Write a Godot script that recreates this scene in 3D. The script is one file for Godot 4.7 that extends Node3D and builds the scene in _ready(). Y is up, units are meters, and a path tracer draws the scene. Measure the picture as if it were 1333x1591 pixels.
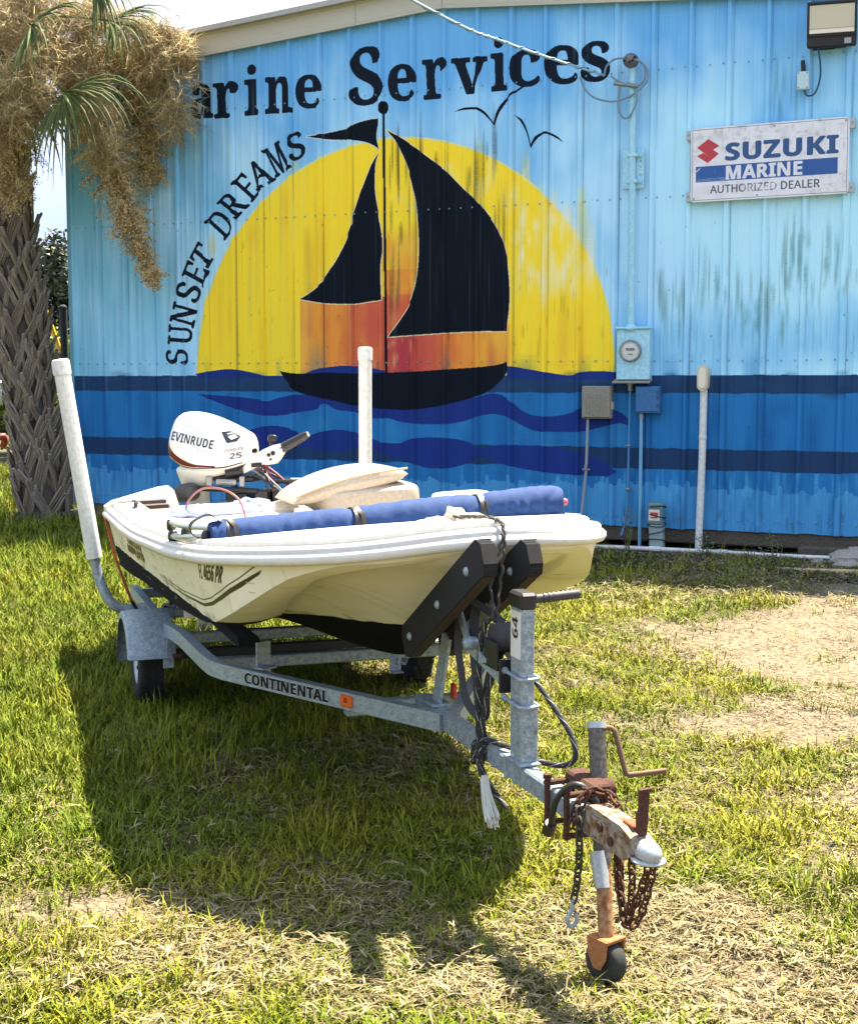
extends Node3D
# A small skiff on a galvanised trailer, on rough grass before a painted metal workshop.

const DEG := PI / 180.0
var rng := RandomNumberGenerator.new()
var used := {}
var mats := {}

# ---------------------------------------------------------------- mesh builder
class MB:
	var v := PackedVector3Array()
	var n := PackedVector3Array()
	var uv := PackedVector2Array()
	var c := PackedColorArray()
	var ix := PackedInt32Array()
	var col := Color(1, 1, 1)
	var coloured := false

	func vert(p: Vector3, nn: Vector3, t := Vector2.ZERO) -> int:
		v.append(p)
		n.append(nn)
		uv.append(t)
		c.append(col)
		return v.size() - 1

	# corners counter-clockwise seen from outside
	func poly(pts: Array, uvs: Array = []) -> void:
		var nn := Vector3.ZERO
		for i in range(1, pts.size() - 1):
			nn += (pts[i] - pts[0]).cross(pts[i + 1] - pts[0])
		nn = nn.normalized()
		var first := v.size()
		for i in pts.size():
			vert(pts[i], nn, uvs[i] if uvs.size() > i else Vector2.ZERO)
		for i in range(1, pts.size() - 1):
			ix.append_array(PackedInt32Array([first, first + i + 1, first + i]))

	func polyo(pts: Array, center: Vector3) -> void:
		var nn := Vector3.ZERO
		var mid := Vector3.ZERO
		for i in range(1, pts.size() - 1):
			nn += (pts[i] - pts[0]).cross(pts[i + 1] - pts[0])
		for q in pts:
			mid += q
		mid /= pts.size()
		if nn.dot(mid - center) < 0.0:
			pts = pts.duplicate()
			pts.reverse()
		poly(pts)

	# rows of points; outward normal = (along the row) x (to the next row), or its opposite when flip
	func grid(rows: Array, flip := false, uvs: Array = [], close_row := false) -> void:
		var nr: int = rows.size()
		var nc: int = rows[0].size()
		var first := v.size()
		var acc := PackedVector3Array()
		acc.resize(nr * nc)
		var quads := nc if close_row else nc - 1
		var tri := PackedInt32Array()
		for i in nr - 1:
			for j in quads:
				var k := (j + 1) % nc
				var a := i * nc + j
				var b := i * nc + k
				var d := (i + 1) * nc + j
				var e := (i + 1) * nc + k
				var pa: Vector3 = rows[i][j]
				var pb: Vector3 = rows[i][k]
				var pd: Vector3 = rows[i + 1][j]
				var pe: Vector3 = rows[i + 1][k]
				var nn := (pb - pa).cross(pd - pa) + (pe - pb).cross(pd - pb)
				if flip:
					nn = -nn
				acc[a] += nn
				acc[b] += nn
				acc[d] += nn
				acc[e] += nn
				if flip:
					tri.append_array(PackedInt32Array([a, b, d, b, e, d]))
				else:
					tri.append_array(PackedInt32Array([a, d, b, b, d, e]))
		for i in nr:
			for j in nc:
				var nn := acc[i * nc + j]
				vert(rows[i][j], nn.normalized() if nn.length_squared() > 1e-20 else Vector3.UP, uvs[i][j] if uvs.size() > i else Vector2(float(j) / maxf(1.0, nc - 1.0), float(i) / maxf(1.0, nr - 1.0)))
		for t in tri:
			ix.append(first + t)

	func box(x: Transform3D, size: Vector3, bevel := 0.0) -> void:
		var h := size * 0.5
		var b := minf(bevel, minf(h.x, minf(h.y, h.z)) * 0.9)
		if b <= 0.0:
			for ax in 3:
				for s in [-1.0, 1.0]:
					var u := Vector3.ZERO
					var w := Vector3.ZERO
					var o := Vector3.ZERO
					o[ax] = h[ax] * s
					u[(ax + 1) % 3] = h[(ax + 1) % 3]
					w[(ax + 2) % 3] = h[(ax + 2) % 3]
					polyo([x * (o - u - w), x * (o + u - w), x * (o + u + w), x * (o - u + w)], x.origin)
			return
		for ax in 3:
			var bx := (ax + 1) % 3
			var cx := (ax + 2) % 3
			for s in [-1.0, 1.0]:
				var q := []
				for st in [[-1, -1], [1, -1], [1, 1], [-1, 1]]:
					var p := Vector3.ZERO
					p[ax] = h[ax] * s
					p[bx] = (h[bx] - b) * st[0]
					p[cx] = (h[cx] - b) * st[1]
					q.append(x * p)
				polyo(q, x.origin)
			for s in [[-1, -1], [1, -1], [1, 1], [-1, 1]]:
				var q := []
				for e in [[0, -1], [0, 1], [1, 1], [1, -1]]:
					var p := Vector3.ZERO
					p[ax] = (h[ax] - b) * e[1]
					p[bx] = (h[bx] - (b if e[0] == 1 else 0.0)) * s[0]
					p[cx] = (h[cx] - (b if e[0] == 0 else 0.0)) * s[1]
					q.append(x * p)
				polyo(q, x.origin)
		for sx in [-1, 1]:
			for sy in [-1, 1]:
				for sz in [-1, 1]:
					polyo([x * Vector3(sx * h.x, sy * (h.y - b), sz * (h.z - b)), x * Vector3(sx * (h.x - b), sy * h.y, sz * (h.z - b)), x * Vector3(sx * (h.x - b), sy * (h.y - b), sz * h.z)], x.origin)

	func at(p: Vector3, size: Vector3, bevel := 0.0, yaw := 0.0, tilt := 0.0) -> void:
		box(Transform3D(Basis(Vector3.UP, yaw) * Basis(Vector3.RIGHT, tilt), p), size, bevel)

	# box between two points, section w (sideways) by h (along up)
	func bar(a: Vector3, b: Vector3, w: float, h: float, up := Vector3.UP, bevel := 0.003) -> void:
		var d := (b - a).normalized()
		var s := up.cross(d)
		if s.length() < 0.01:
			s = Vector3.RIGHT.cross(d)
		s = s.normalized()
		var u := d.cross(s)
		box(Transform3D(Basis(s, u, d), (a + b) * 0.5), Vector3(w, h, (b - a).length()), bevel)

	func frames(pts: Array) -> Array:
		var out := []
		var t0: Vector3 = (pts[1] - pts[0]).normalized()
		var ref := Vector3.UP if absf(t0.y) < 0.9 else Vector3.RIGHT
		var s := ref.cross(t0).normalized()
		for i in pts.size():
			var t: Vector3 = (pts[mini(i + 1, pts.size() - 1)] - pts[maxi(i - 1, 0)])
			t = t.normalized() if t.length() > 1e-9 else t0
			s = (s - t * s.dot(t)).normalized()
			out.append([s, t.cross(s), t])
		return out

	func tube(pts: Array, r, sides := 8, cap := true, scale_v := 1.0) -> void:
		var fr := frames(pts)
		var rows := []
		var uvs := []
		var run := 0.0
		for i in pts.size():
			var rr: float = r[i] if r is Array or r is PackedFloat32Array else r
			if i > 0:
				run += pts[i].distance_to(pts[i - 1])
			var row := []
			var ur := []
			for k in sides + 1:
				var a := TAU * k / sides
				row.append(pts[i] + (fr[i][0] * cos(a) + fr[i][1] * sin(a)) * rr)
				ur.append(Vector2(float(k) / sides, run * scale_v))
			rows.append(row)
			uvs.append(ur)
		grid(rows, false, uvs)
		if cap:
			var lo: Array = rows[0].slice(0, sides)
			var hi: Array = rows[-1].slice(0, sides)
			lo.reverse()
			poly(lo)
			poly(hi)

	# flat-sided strap or bar that follows a path; "side" fixes the direction of its width
	func strap(pts: Array, w: float, t: float, side: Vector3) -> void:
		var fr := frames(pts)
		var four := [[], [], [], []]
		for i in pts.size():
			var d: Vector3 = fr[i][2]
			var s := (side - d * side.dot(d)).normalized()
			var u := d.cross(s)
			var q := [s * w * 0.5 + u * t * 0.5, -s * w * 0.5 + u * t * 0.5, -s * w * 0.5 - u * t * 0.5, s * w * 0.5 - u * t * 0.5]
			for k in 4:
				four[k].append(pts[i] + q[k])
		for k in 4:
			var rows := []
			for i in pts.size():
				rows.append([four[k][i], four[(k + 1) % 4][i]])
			grid(rows)
		poly([four[3][0], four[2][0], four[1][0], four[0][0]])
		poly([four[0][-1], four[1][-1], four[2][-1], four[3][-1]])

	# profile of (radius, height) turned round the y axis of x
	func lathe(x: Transform3D, prof: Array, sides := 20, hard := false) -> void:
		var ring := func(p: Vector2) -> Array:
			var o := []
			for k in sides + 1:
				var a := -TAU * k / sides
				o.append(x * Vector3(cos(a) * p.x, p.y, sin(a) * p.x))
			return o
		if hard:
			for i in prof.size() - 1:
				grid([ring.call(prof[i]), ring.call(prof[i + 1])])
		else:
			var rows := []
			for p in prof:
				rows.append(ring.call(p))
			grid(rows)

	# flat outline (x, y) given depth along z of x
	func prism(x: Transform3D, pts: PackedVector2Array, depth: float, uvmap: Transform2D = Transform2D.IDENTITY) -> void:
		var q := pts.duplicate()
		if Geometry2D.is_polygon_clockwise(q):
			q.reverse()
		var ti := Geometry2D.triangulate_polygon(q)
		var h := depth * 0.5
		for side in [1.0, -1.0]:
			var first := v.size()
			for p in q:
				vert(x * Vector3(p.x, p.y, h * side), (x.basis * Vector3(0, 0, side)).normalized(), uvmap * p)
			for i in range(0, ti.size(), 3):
				var a := q[ti[i]]
				var b := q[ti[i + 1]]
				var d := q[ti[i + 2]]
				var ccw := (b - a).cross(d - a) > 0.0
				if ccw == (side > 0.0):
					ix.append_array(PackedInt32Array([first + ti[i], first + ti[i + 2], first + ti[i + 1]]))
				else:
					ix.append_array(PackedInt32Array([first + ti[i], first + ti[i + 1], first + ti[i + 2]]))
		for i in q.size():
			var a := q[i]
			var b := q[(i + 1) % q.size()]
			poly([x * Vector3(a.x, a.y, -h), x * Vector3(b.x, b.y, -h), x * Vector3(b.x, b.y, h), x * Vector3(a.x, a.y, h)], [uvmap * a, uvmap * b, uvmap * b, uvmap * a])

	func ball(p: Vector3, r: Vector3, seg := 12) -> void:
		var rows := []
		for i in seg + 1:
			var a := PI * i / seg - PI / 2
			var row := []
			for k in seg * 2 + 1:
				var b := -TAU * k / (seg * 2)
				row.append(p + Vector3(cos(a) * cos(b) * r.x, sin(a) * r.y, cos(a) * sin(b) * r.z))
			rows.append(row)
		grid(rows)

	func done() -> ArrayMesh:
		var a := []
		a.resize(Mesh.ARRAY_MAX)
		a[Mesh.ARRAY_VERTEX] = v
		a[Mesh.ARRAY_NORMAL] = n
		a[Mesh.ARRAY_TEX_UV] = uv
		if coloured:
			a[Mesh.ARRAY_COLOR] = c
		a[Mesh.ARRAY_INDEX] = ix
		var m := ArrayMesh.new()
		m.add_surface_from_arrays(Mesh.PRIMITIVE_TRIANGLES, a)
		return m

# ---------------------------------------------------------------- objects
func numbered(called: String) -> String:
	if not used.has(called):
		used[called] = 0
		return called
	used[called] += 1
	return "%s_%03d" % [called, used[called]]

func tag(o: Node, label: String, category := "", group := "", kind := "") -> void:
	o.set_meta("label", label)
	if category:
		o.set_meta("category", category)
	if group:
		o.set_meta("group", group)
	if kind:
		o.set_meta("kind", kind)

func thing(called: String, label: String, category: String, x := Transform3D(), group := "") -> Node3D:
	var o := Node3D.new()
	o.name = numbered(called)
	add_child(o)
	o.transform = x
	tag(o, label, category, group)
	return o

func part(called: String, mb: MB, mat: Material, parent: Node, label := "") -> MeshInstance3D:
	return part_mesh(called, mb.done(), mat, parent, label)

func part_mesh(called: String, mesh: Mesh, mat: Material, parent: Node, label := "") -> MeshInstance3D:
	var o := MeshInstance3D.new()
	o.mesh = mesh
	o.material_override = mat
	o.name = called
	if parent == self:
		o.name = numbered(called)
		add_child(o)
	else:
		var i := 1
		while parent.has_node(NodePath(String(o.name))):
			o.name = "%s_%03d" % [called, i]
			i += 1
		parent.add_child(o)
	if label:
		o.set_meta("label", label)
	return o

# ---------------------------------------------------------------- materials
func noise(freq: float, seed_: int, kind := FastNoiseLite.TYPE_SIMPLEX_SMOOTH, octaves := 4) -> FastNoiseLite:
	var f := FastNoiseLite.new()
	f.noise_type = kind
	f.frequency = freq
	f.seed = seed_
	f.fractal_octaves = octaves
	return f

func ramp(stops: Array) -> Gradient:
	var g := Gradient.new()
	var off := PackedFloat32Array()
	var cols := PackedColorArray()
	for s in stops:
		off.append(s[0])
		cols.append(s[1])
	g.offsets = off
	g.colors = cols
	return g

func ntex(freq: float, seed_: int, stops: Array, size := 512, kind := FastNoiseLite.TYPE_SIMPLEX_SMOOTH, octaves := 4) -> NoiseTexture2D:
	var t := NoiseTexture2D.new()
	t.width = size
	t.height = size
	t.seamless = true
	t.noise = noise(freq, seed_, kind, octaves)
	if stops.size():
		t.color_ramp = ramp(stops)
	return t

func hexc(h: String) -> Color:
	return Color.html(h)

func plain(key: String, col: Color, rough := 0.6, metal := 0.0) -> StandardMaterial3D:
	if mats.has(key):
		return mats[key]
	var m := StandardMaterial3D.new()
	m.resource_name = key
	m.albedo_color = col
	m.roughness = rough
	m.metallic = metal
	mats[key] = m
	return m

# a colour broken up by noise, laid on by position
func mottled(key: String, stops: Array, scale: float, rough := 0.7, metal := 0.0, bump := 0.0, freq := 0.02, seed_ := 1, world := false, size := 512) -> StandardMaterial3D:
	if mats.has(key):
		return mats[key]
	var m := plain(key, Color.WHITE, rough, metal)
	m.albedo_texture = ntex(freq, seed_, stops, size)
	m.uv1_triplanar = true
	m.uv1_world_triplanar = world
	m.uv1_scale = Vector3.ONE * scale
	if bump > 0.0:
		m.heightmap_enabled = true
		m.heightmap_texture = ntex(freq * 2.0, seed_ + 5, [], size)
		m.heightmap_scale = bump
	return m

# ---------------------------------------------------------------- drawing on images
func fill_poly(im: Image, pts: PackedVector2Array, col: Color) -> void:
	var y0 := 1e9
	var y1 := -1e9
	for p in pts:
		y0 = minf(y0, p.y)
		y1 = maxf(y1, p.y)
	var w := im.get_width()
	for y in range(maxi(0, int(floor(y0))), mini(im.get_height() - 1, int(ceil(y1))) + 1):
		var yy := y + 0.5
		var xs := PackedFloat32Array()
		for i in pts.size():
			var a := pts[i]
			var b := pts[(i + 1) % pts.size()]
			if (a.y <= yy) != (b.y <= yy):
				xs.append(a.x + (yy - a.y) / (b.y - a.y) * (b.x - a.x))
		xs.sort()
		for k in range(0, xs.size() - 1, 2):
			var x0 := maxi(0, int(round(xs[k])))
			var x1 := mini(w, int(round(xs[k + 1])))
			if x1 > x0:
				im.fill_rect(Rect2i(x0, y, x1 - x0, 1), col)

func smooth_outline(pts: PackedVector2Array, sharp := 0.55) -> PackedVector2Array:
	var out := PackedVector2Array()
	var k := pts.size()
	for i in k:
		var p0 := pts[(i + k - 1) % k]
		var p1 := pts[i]
		var p2 := pts[(i + 1) % k]
		var p3 := pts[(i + 2) % k]
		var m1 := (p2 - p0) * 0.5
		var m2 := (p3 - p1) * 0.5
		# corners stay corners
		if (p1 - p0).normalized().dot((p2 - p1).normalized()) < sharp:
			m1 = p2 - p1
		if (p2 - p1).normalized().dot((p3 - p2).normalized()) < sharp:
			m2 = p2 - p1
		var l := p1.distance_to(p2)
		m1 = m1.limit_length(l)
		m2 = m2.limit_length(l)
		for s in 5:
			var t := s / 5.0
			var t2 := t * t
			var t3 := t2 * t
			out.append(p1 * (2 * t3 - 3 * t2 + 1) + m1 * (t3 - 2 * t2 + t) + p2 * (3 * t2 - 2 * t3) + m2 * (t3 - t2))
	return out

var faces := {}
func face(kind: String) -> Font:
	if not faces.has(kind):
		var f := SystemFont.new()
		f.font_names = PackedStringArray(["Droid Serif" if kind.begins_with("serif") else "Droid Sans"])
		f.font_weight = 700 if kind.ends_with("bold") else 400
		faces[kind] = f
	return faces[kind]

var glyphs := {}
# triangles of a piece of lettering, stretched to the unit square (y up)
func letter_tris(text: String, kind: String) -> PackedVector2Array:
	var key := kind + "|" + text
	if glyphs.has(key):
		return glyphs[key]
	var tm := TextMesh.new()
	tm.text = text
	tm.font = face(kind)
	tm.font_size = 48
	tm.pixel_size = 0.01
	tm.depth = 0.0
	tm.curve_step = 1.0
	var arr := tm.get_mesh_arrays()
	var vs: PackedVector3Array = arr[Mesh.ARRAY_VERTEX]
	var ids: PackedInt32Array = arr[Mesh.ARRAY_INDEX] if arr[Mesh.ARRAY_INDEX] != null else PackedInt32Array(range(vs.size()))
	var lo := Vector2(1e9, 1e9)
	var hi := -lo
	for p in vs:
		lo = lo.min(Vector2(p.x, p.y))
		hi = hi.max(Vector2(p.x, p.y))
	var out := PackedVector2Array()
	for i in ids:
		out.append((Vector2(vs[i].x, vs[i].y) - lo) / (hi - lo))
	glyphs[key] = out
	return out

# lettering drawn with its box from corner o along a (width) and b (height), in pixels
func draw_text(im: Image, text: String, kind: String, o: Vector2, a: Vector2, b: Vector2, col: Color, fat := 0.0) -> void:
	var t := letter_tris(text, kind)
	var shifts := [Vector2.ZERO]
	if fat > 0.0:
		shifts = [Vector2(fat, 0), Vector2(-fat, 0), Vector2(0, fat), Vector2(0, -fat)]
	for s in shifts:
		for i in range(0, t.size() - 2, 3):
			fill_poly(im, PackedVector2Array([o + a * t[i].x + b * t[i].y + s, o + a * t[i + 1].x + b * t[i + 1].y + s, o + a * t[i + 2].x + b * t[i + 2].y + s]), col)

# the same lettering as thin raised letters in the plane of x
func raised_text(mb: MB, text: String, kind: String, x: Transform3D, w: float, h: float, depth := 0.0015) -> void:
	var t := letter_tris(text, kind)
	for i in range(0, t.size() - 2, 3):
		var a := x * Vector3((t[i].x - 0.5) * w, (t[i].y - 0.5) * h, depth)
		var b := x * Vector3((t[i + 1].x - 0.5) * w, (t[i + 1].y - 0.5) * h, depth)
		var d := x * Vector3((t[i + 2].x - 0.5) * w, (t[i + 2].y - 0.5) * h, depth)
		if (b - a).cross(d - a).dot(x.basis.z) < 0.0:
			mb.poly([a, d, b])
		else:
			mb.poly([a, b, d])

func dabs(im: Image, seed_: int, count: int, area: Rect2, wmin: float, wmax: float, hmin: float, hmax: float, cols: Array, alpha: float) -> void:
	# soft upright brush marks and stains
	var r := RandomNumberGenerator.new()
	r.seed = seed_
	for i in count:
		var w := maxi(2, int(r.randf_range(wmin, wmax)))
		var h := maxi(2, int(r.randf_range(hmin, hmax)))
		var pos := Vector2i(int(area.position.x + r.randf() * area.size.x) - w / 2, int(area.position.y + r.randf() * area.size.y) - h / 2)
		var base: Color = cols[r.randi() % cols.size()]
		var d := Image.create(w, h, false, Image.FORMAT_RGBA8)
		for y in h:
			var fy := sin(PI * (y + 0.5) / h)
			var jag := 0.6 + 0.4 * r.randf()
			for x in w:
				var fx := sin(PI * (x + 0.5) / w)
				d.set_pixel(x, y, Color(base.r, base.g, base.b, alpha * fx * fy * jag * (0.65 + 0.35 * r.randf())))
		im.blend_rect(d, Rect2i(0, 0, w, h), pos)
# the mural's outlines in metres on the wall: along it, above the ground
const SHAPES := {
	"navy_left": [1.48, 1.61, 1.68, 1.64, 1.92, 1.66, 2.15, 1.63, 2.35, 1.59, 2.54, 1.59, 2.56, 1.56, 2.35, 1.56, 2.04, 1.58, 1.72, 1.56, 1.56, 1.57],
	"navy_mast": [2.79, 1.61, 2.90, 1.65, 3.02, 1.67, 3.25, 1.69, 3.51, 1.67, 3.69, 1.64, 3.69, 1.61, 3.23, 1.59],
	"navy_right": [4.98, 1.68, 5.07, 1.67, 5.18, 1.65, 5.37, 1.62, 5.60, 1.59, 5.71, 1.62, 5.87, 1.63, 6.05, 1.62, 6.05, 1.55, 4.98, 1.56],
	"wave_upper": [1.51, 1.40, 1.72, 1.39, 2.04, 1.37, 2.23, 1.35, 2.35, 1.33, 2.47, 1.36, 2.57, 1.38, 2.70, 1.40, 2.96, 1.39, 3.35, 1.31, 3.85, 1.29, 4.02, 1.29, 4.43, 1.35, 4.70, 1.39, 4.81, 1.42, 4.93, 1.40, 5.04, 1.33, 5.15, 1.25, 5.28, 1.21, 5.46, 1.21, 5.61, 1.24, 5.73, 1.29, 5.84, 1.30, 5.94, 1.30, 6.07, 1.26, 6.15, 1.21, 6.20, 1.13, 6.08, 1.15, 5.94, 1.12, 5.73, 1.07, 5.46, 1.06, 5.26, 1.07, 5.11, 1.13, 5.00, 1.19, 4.89, 1.22, 4.78, 1.22, 4.66, 1.19, 4.53, 1.15, 4.34, 1.12, 4.04, 1.12, 3.85, 1.14, 3.73, 1.17, 3.54, 1.17, 3.35, 1.23, 3.15, 1.25, 3.02, 1.31, 2.92, 1.25, 2.71, 1.22, 2.55, 1.19, 2.35, 1.18, 2.14, 1.21, 1.83, 1.29],
	"wave_lower": [1.93, 0.90, 2.05, 0.98, 2.20, 1.05, 2.43, 1.08, 2.63, 1.05, 2.79, 0.98, 2.95, 1.02, 3.15, 1.05, 3.35, 1.03, 3.54, 0.97, 3.70, 0.92, 3.83, 0.91, 3.85, 0.92, 3.97, 0.97, 4.20, 0.99, 4.43, 0.98, 4.59, 0.95, 4.70, 0.90, 4.91, 0.93, 5.19, 0.93, 5.46, 0.92, 5.70, 0.87, 5.88, 0.82, 6.00, 0.76, 6.06, 0.70, 5.99, 0.66, 5.74, 0.66, 5.47, 0.67, 5.19, 0.70, 5.01, 0.73, 4.84, 0.77, 4.74, 0.82, 4.63, 0.78, 4.53, 0.73, 4.36, 0.69, 4.14, 0.69, 4.00, 0.73, 3.85, 0.78, 3.79, 0.77, 3.64, 0.84, 3.44, 0.88, 3.15, 0.83, 2.95, 0.84, 2.65, 0.87, 2.34, 0.77, 2.09, 0.71],
	"boat_hull": [2.50, 1.64, 2.62, 1.62, 2.77, 1.61, 3.06, 1.62, 3.45, 1.61, 3.71, 1.62, 4.02, 1.63, 4.35, 1.65, 4.69, 1.67, 4.87, 1.69, 4.99, 1.72, 4.98, 1.63, 4.91, 1.54, 4.79, 1.44, 4.63, 1.38, 4.35, 1.31, 4.02, 1.26, 3.71, 1.26, 3.39, 1.29, 3.02, 1.36, 2.70, 1.43, 2.59, 1.53],
	"sail_left": [3.63, 3.75, 3.60, 3.66, 3.59, 3.53, 3.59, 3.40, 3.61, 3.27, 3.64, 3.14, 3.64, 3.14, 3.67, 3.00, 3.68, 2.82, 3.66, 2.63, 3.67, 2.33, 3.54, 2.32, 3.36, 2.30, 3.07, 2.31, 2.91, 2.33, 2.75, 2.36, 2.88, 2.43, 3.01, 2.52, 3.03, 2.57, 3.16, 2.73, 3.27, 2.91, 3.35, 3.09, 3.35, 3.16, 3.40, 3.30, 3.45, 3.42, 3.50, 3.53, 3.56, 3.65],
	"sail_right": [3.72, 3.96, 3.81, 3.86, 3.88, 3.74, 3.95, 3.59, 4.00, 3.44, 4.03, 3.29, 4.05, 3.12, 4.05, 3.10, 4.06, 2.95, 4.06, 2.73, 4.04, 2.54, 4.00, 2.35, 3.90, 2.18, 3.73, 1.97, 3.92, 1.98, 4.33, 2.00, 4.65, 2.01, 4.97, 2.01, 5.00, 2.16, 5.01, 2.37, 4.99, 2.61, 4.94, 2.82, 4.88, 2.95, 4.81, 3.06, 4.81, 3.07, 4.68, 3.22, 4.50, 3.38, 4.34, 3.54, 4.15, 3.68, 3.99, 3.80, 3.87, 3.88],
	"pennant": [3.65, 4.08, 3.50, 4.07, 3.36, 4.04, 3.32, 4.01, 3.09, 3.98, 2.84, 3.96, 2.99, 3.93, 3.13, 3.91, 3.36, 3.89, 3.53, 3.85, 3.65, 3.78, 3.62, 3.84, 3.61, 3.91, 3.62, 3.99],
	"gull_one": [4.43, 4.08, 4.53, 4.09, 4.66, 4.08, 4.75, 4.02, 4.84, 3.92, 4.89, 4.04, 5.01, 4.18, 5.15, 4.26, 5.13, 4.27, 4.99, 4.19, 4.87, 4.07, 4.83, 3.95, 4.76, 4.04, 4.67, 4.10, 4.53, 4.11],
	"gull_two": [5.03, 4.01, 5.10, 3.94, 5.16, 3.83, 5.20, 3.69, 5.27, 3.78, 5.35, 3.81, 5.46, 3.76, 5.52, 3.72, 5.46, 3.78, 5.35, 3.83, 5.25, 3.80, 5.20, 3.73, 5.17, 3.84, 5.12, 3.95],
}
# letter, its lower corner, its baseline and its upright, in metres on the wall
const TITLE := [
	["M", 0.73, 4.23, 0.48, -0.00, -0.01, 0.45],
	["a", 1.49, 4.23, 0.26, -0.00, -0.00, 0.34],
	["r", 1.77, 4.22, 0.29, -0.01, -0.01, 0.35],
	["i", 2.13, 4.22, 0.17, 0.00, -0.00, 0.49],
	["n", 2.37, 4.22, 0.31, -0.01, -0.00, 0.35],
	["e", 2.72, 4.24, 0.29, -0.01, -0.00, 0.32],
	["S", 3.33, 4.22, 0.35, -0.01, 0.00, 0.55],
	["e", 3.74, 4.23, 0.29, -0.01, -0.00, 0.34],
	["r", 4.12, 4.22, 0.25, -0.00, -0.02, 0.37],
	["v", 4.41, 4.24, 0.36, -0.01, -0.01, 0.33],
	["i", 4.81, 4.24, 0.15, -0.00, -0.01, 0.48],
	["c", 5.00, 4.26, 0.28, -0.01, -0.00, 0.33],
	["e", 5.34, 4.26, 0.32, -0.02, -0.00, 0.34],
	["s", 5.69, 4.25, 0.26, -0.01, -0.00, 0.35],
]
const ARC_TITLE := [
	["S", 1.40, 1.71, -0.01, 0.15, -0.27, 0.01],
	["U", 1.44, 1.91, 0.02, 0.20, -0.29, 0.02],
	["N", 1.47, 2.09, 0.06, 0.20, -0.29, 0.08],
	["S", 1.52, 2.34, 0.07, 0.15, -0.26, 0.10],
	["E", 1.60, 2.51, 0.08, 0.16, -0.26, 0.13],
	["T", 1.64, 2.67, 0.11, 0.16, -0.20, 0.15],
	["D", 1.87, 2.98, 0.14, 0.14, -0.23, 0.19],
	["R", 2.01, 3.19, 0.16, 0.13, -0.23, 0.17],
	["E", 2.20, 3.35, 0.12, 0.12, -0.23, 0.19],
	["A", 2.26, 3.46, 0.22, 0.10, -0.16, 0.24],
	["M", 2.48, 3.58, 0.19, 0.09, -0.15, 0.27],
	["S", 2.67, 3.72, 0.16, 0.06, -0.06, 0.25],
]
# ---------------------------------------------------------------- the place
const WALL_AT := Vector3(-3.8127, 0, -15.2219)
const PITCH := 0.337
var W := Transform3D(Basis(Vector3.UP, -0.41623), WALL_AT)
var B := Transform3D(Basis(Vector3.UP, 18.6 * DEG), Vector3(0.5, 0, -3.18))

func on_wall(u: float, v: float, off := 0.0) -> Transform3D:
	return Transform3D(W.basis, W * Vector3(u, v, off))

# boat and trailer: sideways, up, distance back from the coupler
func P(lat: float, y: float, d: float) -> Vector3:
	return Vector3(lat, y, -d)

func roof_v(u: float) -> float:
	return 4.714 + 0.0733 * (u if u < 4.33 else 8.66 - u)

func _ready() -> void:
	rng.seed = 20
	# camera
	var cam := Camera3D.new()
	cam.name = "camera"
	cam.position = Vector3(0, 1.55, 0)
	cam.rotation = Vector3(-5.4598 * DEG, 0, 0)
	cam.fov = 40.609
	cam.near = 0.05
	cam.far = 900.0
	add_child(cam)
	# sky: bright thin cloud over pale blue
	var env := Environment.new()
	env.background_mode = Environment.BG_SKY
	var sky := Sky.new()
	var pano := PanoramaSkyMaterial.new()
	pano.panorama = sky_picture()
	sky.sky_material = pano
	env.sky = sky
	env.tonemap_mode = Environment.TONE_MAPPER_LINEAR
	env.tonemap_exposure = 4.55
	env.sdfgi_enabled = true
	env.ssao_enabled = true
	env.ssil_enabled = true
	var we := WorldEnvironment.new()
	we.name = "environment"
	we.environment = env
	add_child(we)
	# sun: high, behind the building and to its right
	var sun := DirectionalLight3D.new()
	sun.name = "sun"
	sun.light_energy = 1.6
	sun.light_color = Color(1.0, 0.95, 0.86)
	sun.light_angular_distance = 0.5
	sun.shadow_enabled = true
	sun.sky_mode = DirectionalLight3D.SKY_MODE_LIGHT_ONLY
	add_child(sun)
	sun.look_at_from_position(Vector3(3.0, 10.0, -3.65), Vector3.ZERO, Vector3.UP)

	build_ground()
	build_workshop()
	build_wall_fittings()
	build_palm()
	build_behind()
	build_trailer()
	build_boat()
	build_outboard()
	build_gear()
	build_foreground_bits()
	build_grass()

func sky_picture() -> ImageTexture:
	var w := 512
	var h := 256
	var im := Image.create(w, h, false, Image.FORMAT_RGBF)
	var f := noise(1.3, 11, FastNoiseLite.TYPE_SIMPLEX_SMOOTH, 5)
	for y in h:
		var el := PI * (0.5 - (y + 0.5) / h)
		for x in w:
			var az := TAU * (x + 0.5) / w
			var d := Vector3(cos(el) * sin(az), sin(el), cos(el) * cos(az))
			var c := clampf(0.62 + 1.3 * f.get_noise_3d(d.x * 1.6, d.y * 3.2 + 2.0, d.z * 1.6), 0.0, 1.0)
			var low := exp(-maxf(0.0, d.y) * 5.5)
			var blue := Color(0.125, 0.185, 0.31).lerp(Color(0.14, 0.165, 0.24), low)
			var cl := Color(0.33, 0.365, 0.43).lerp(Color(0.185, 0.205, 0.26), low)
			im.set_pixel(x, y, blue.lerp(cl, c) if d.y > -0.02 else Color(0.16, 0.16, 0.13))
	return ImageTexture.create_from_image(im)

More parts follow.
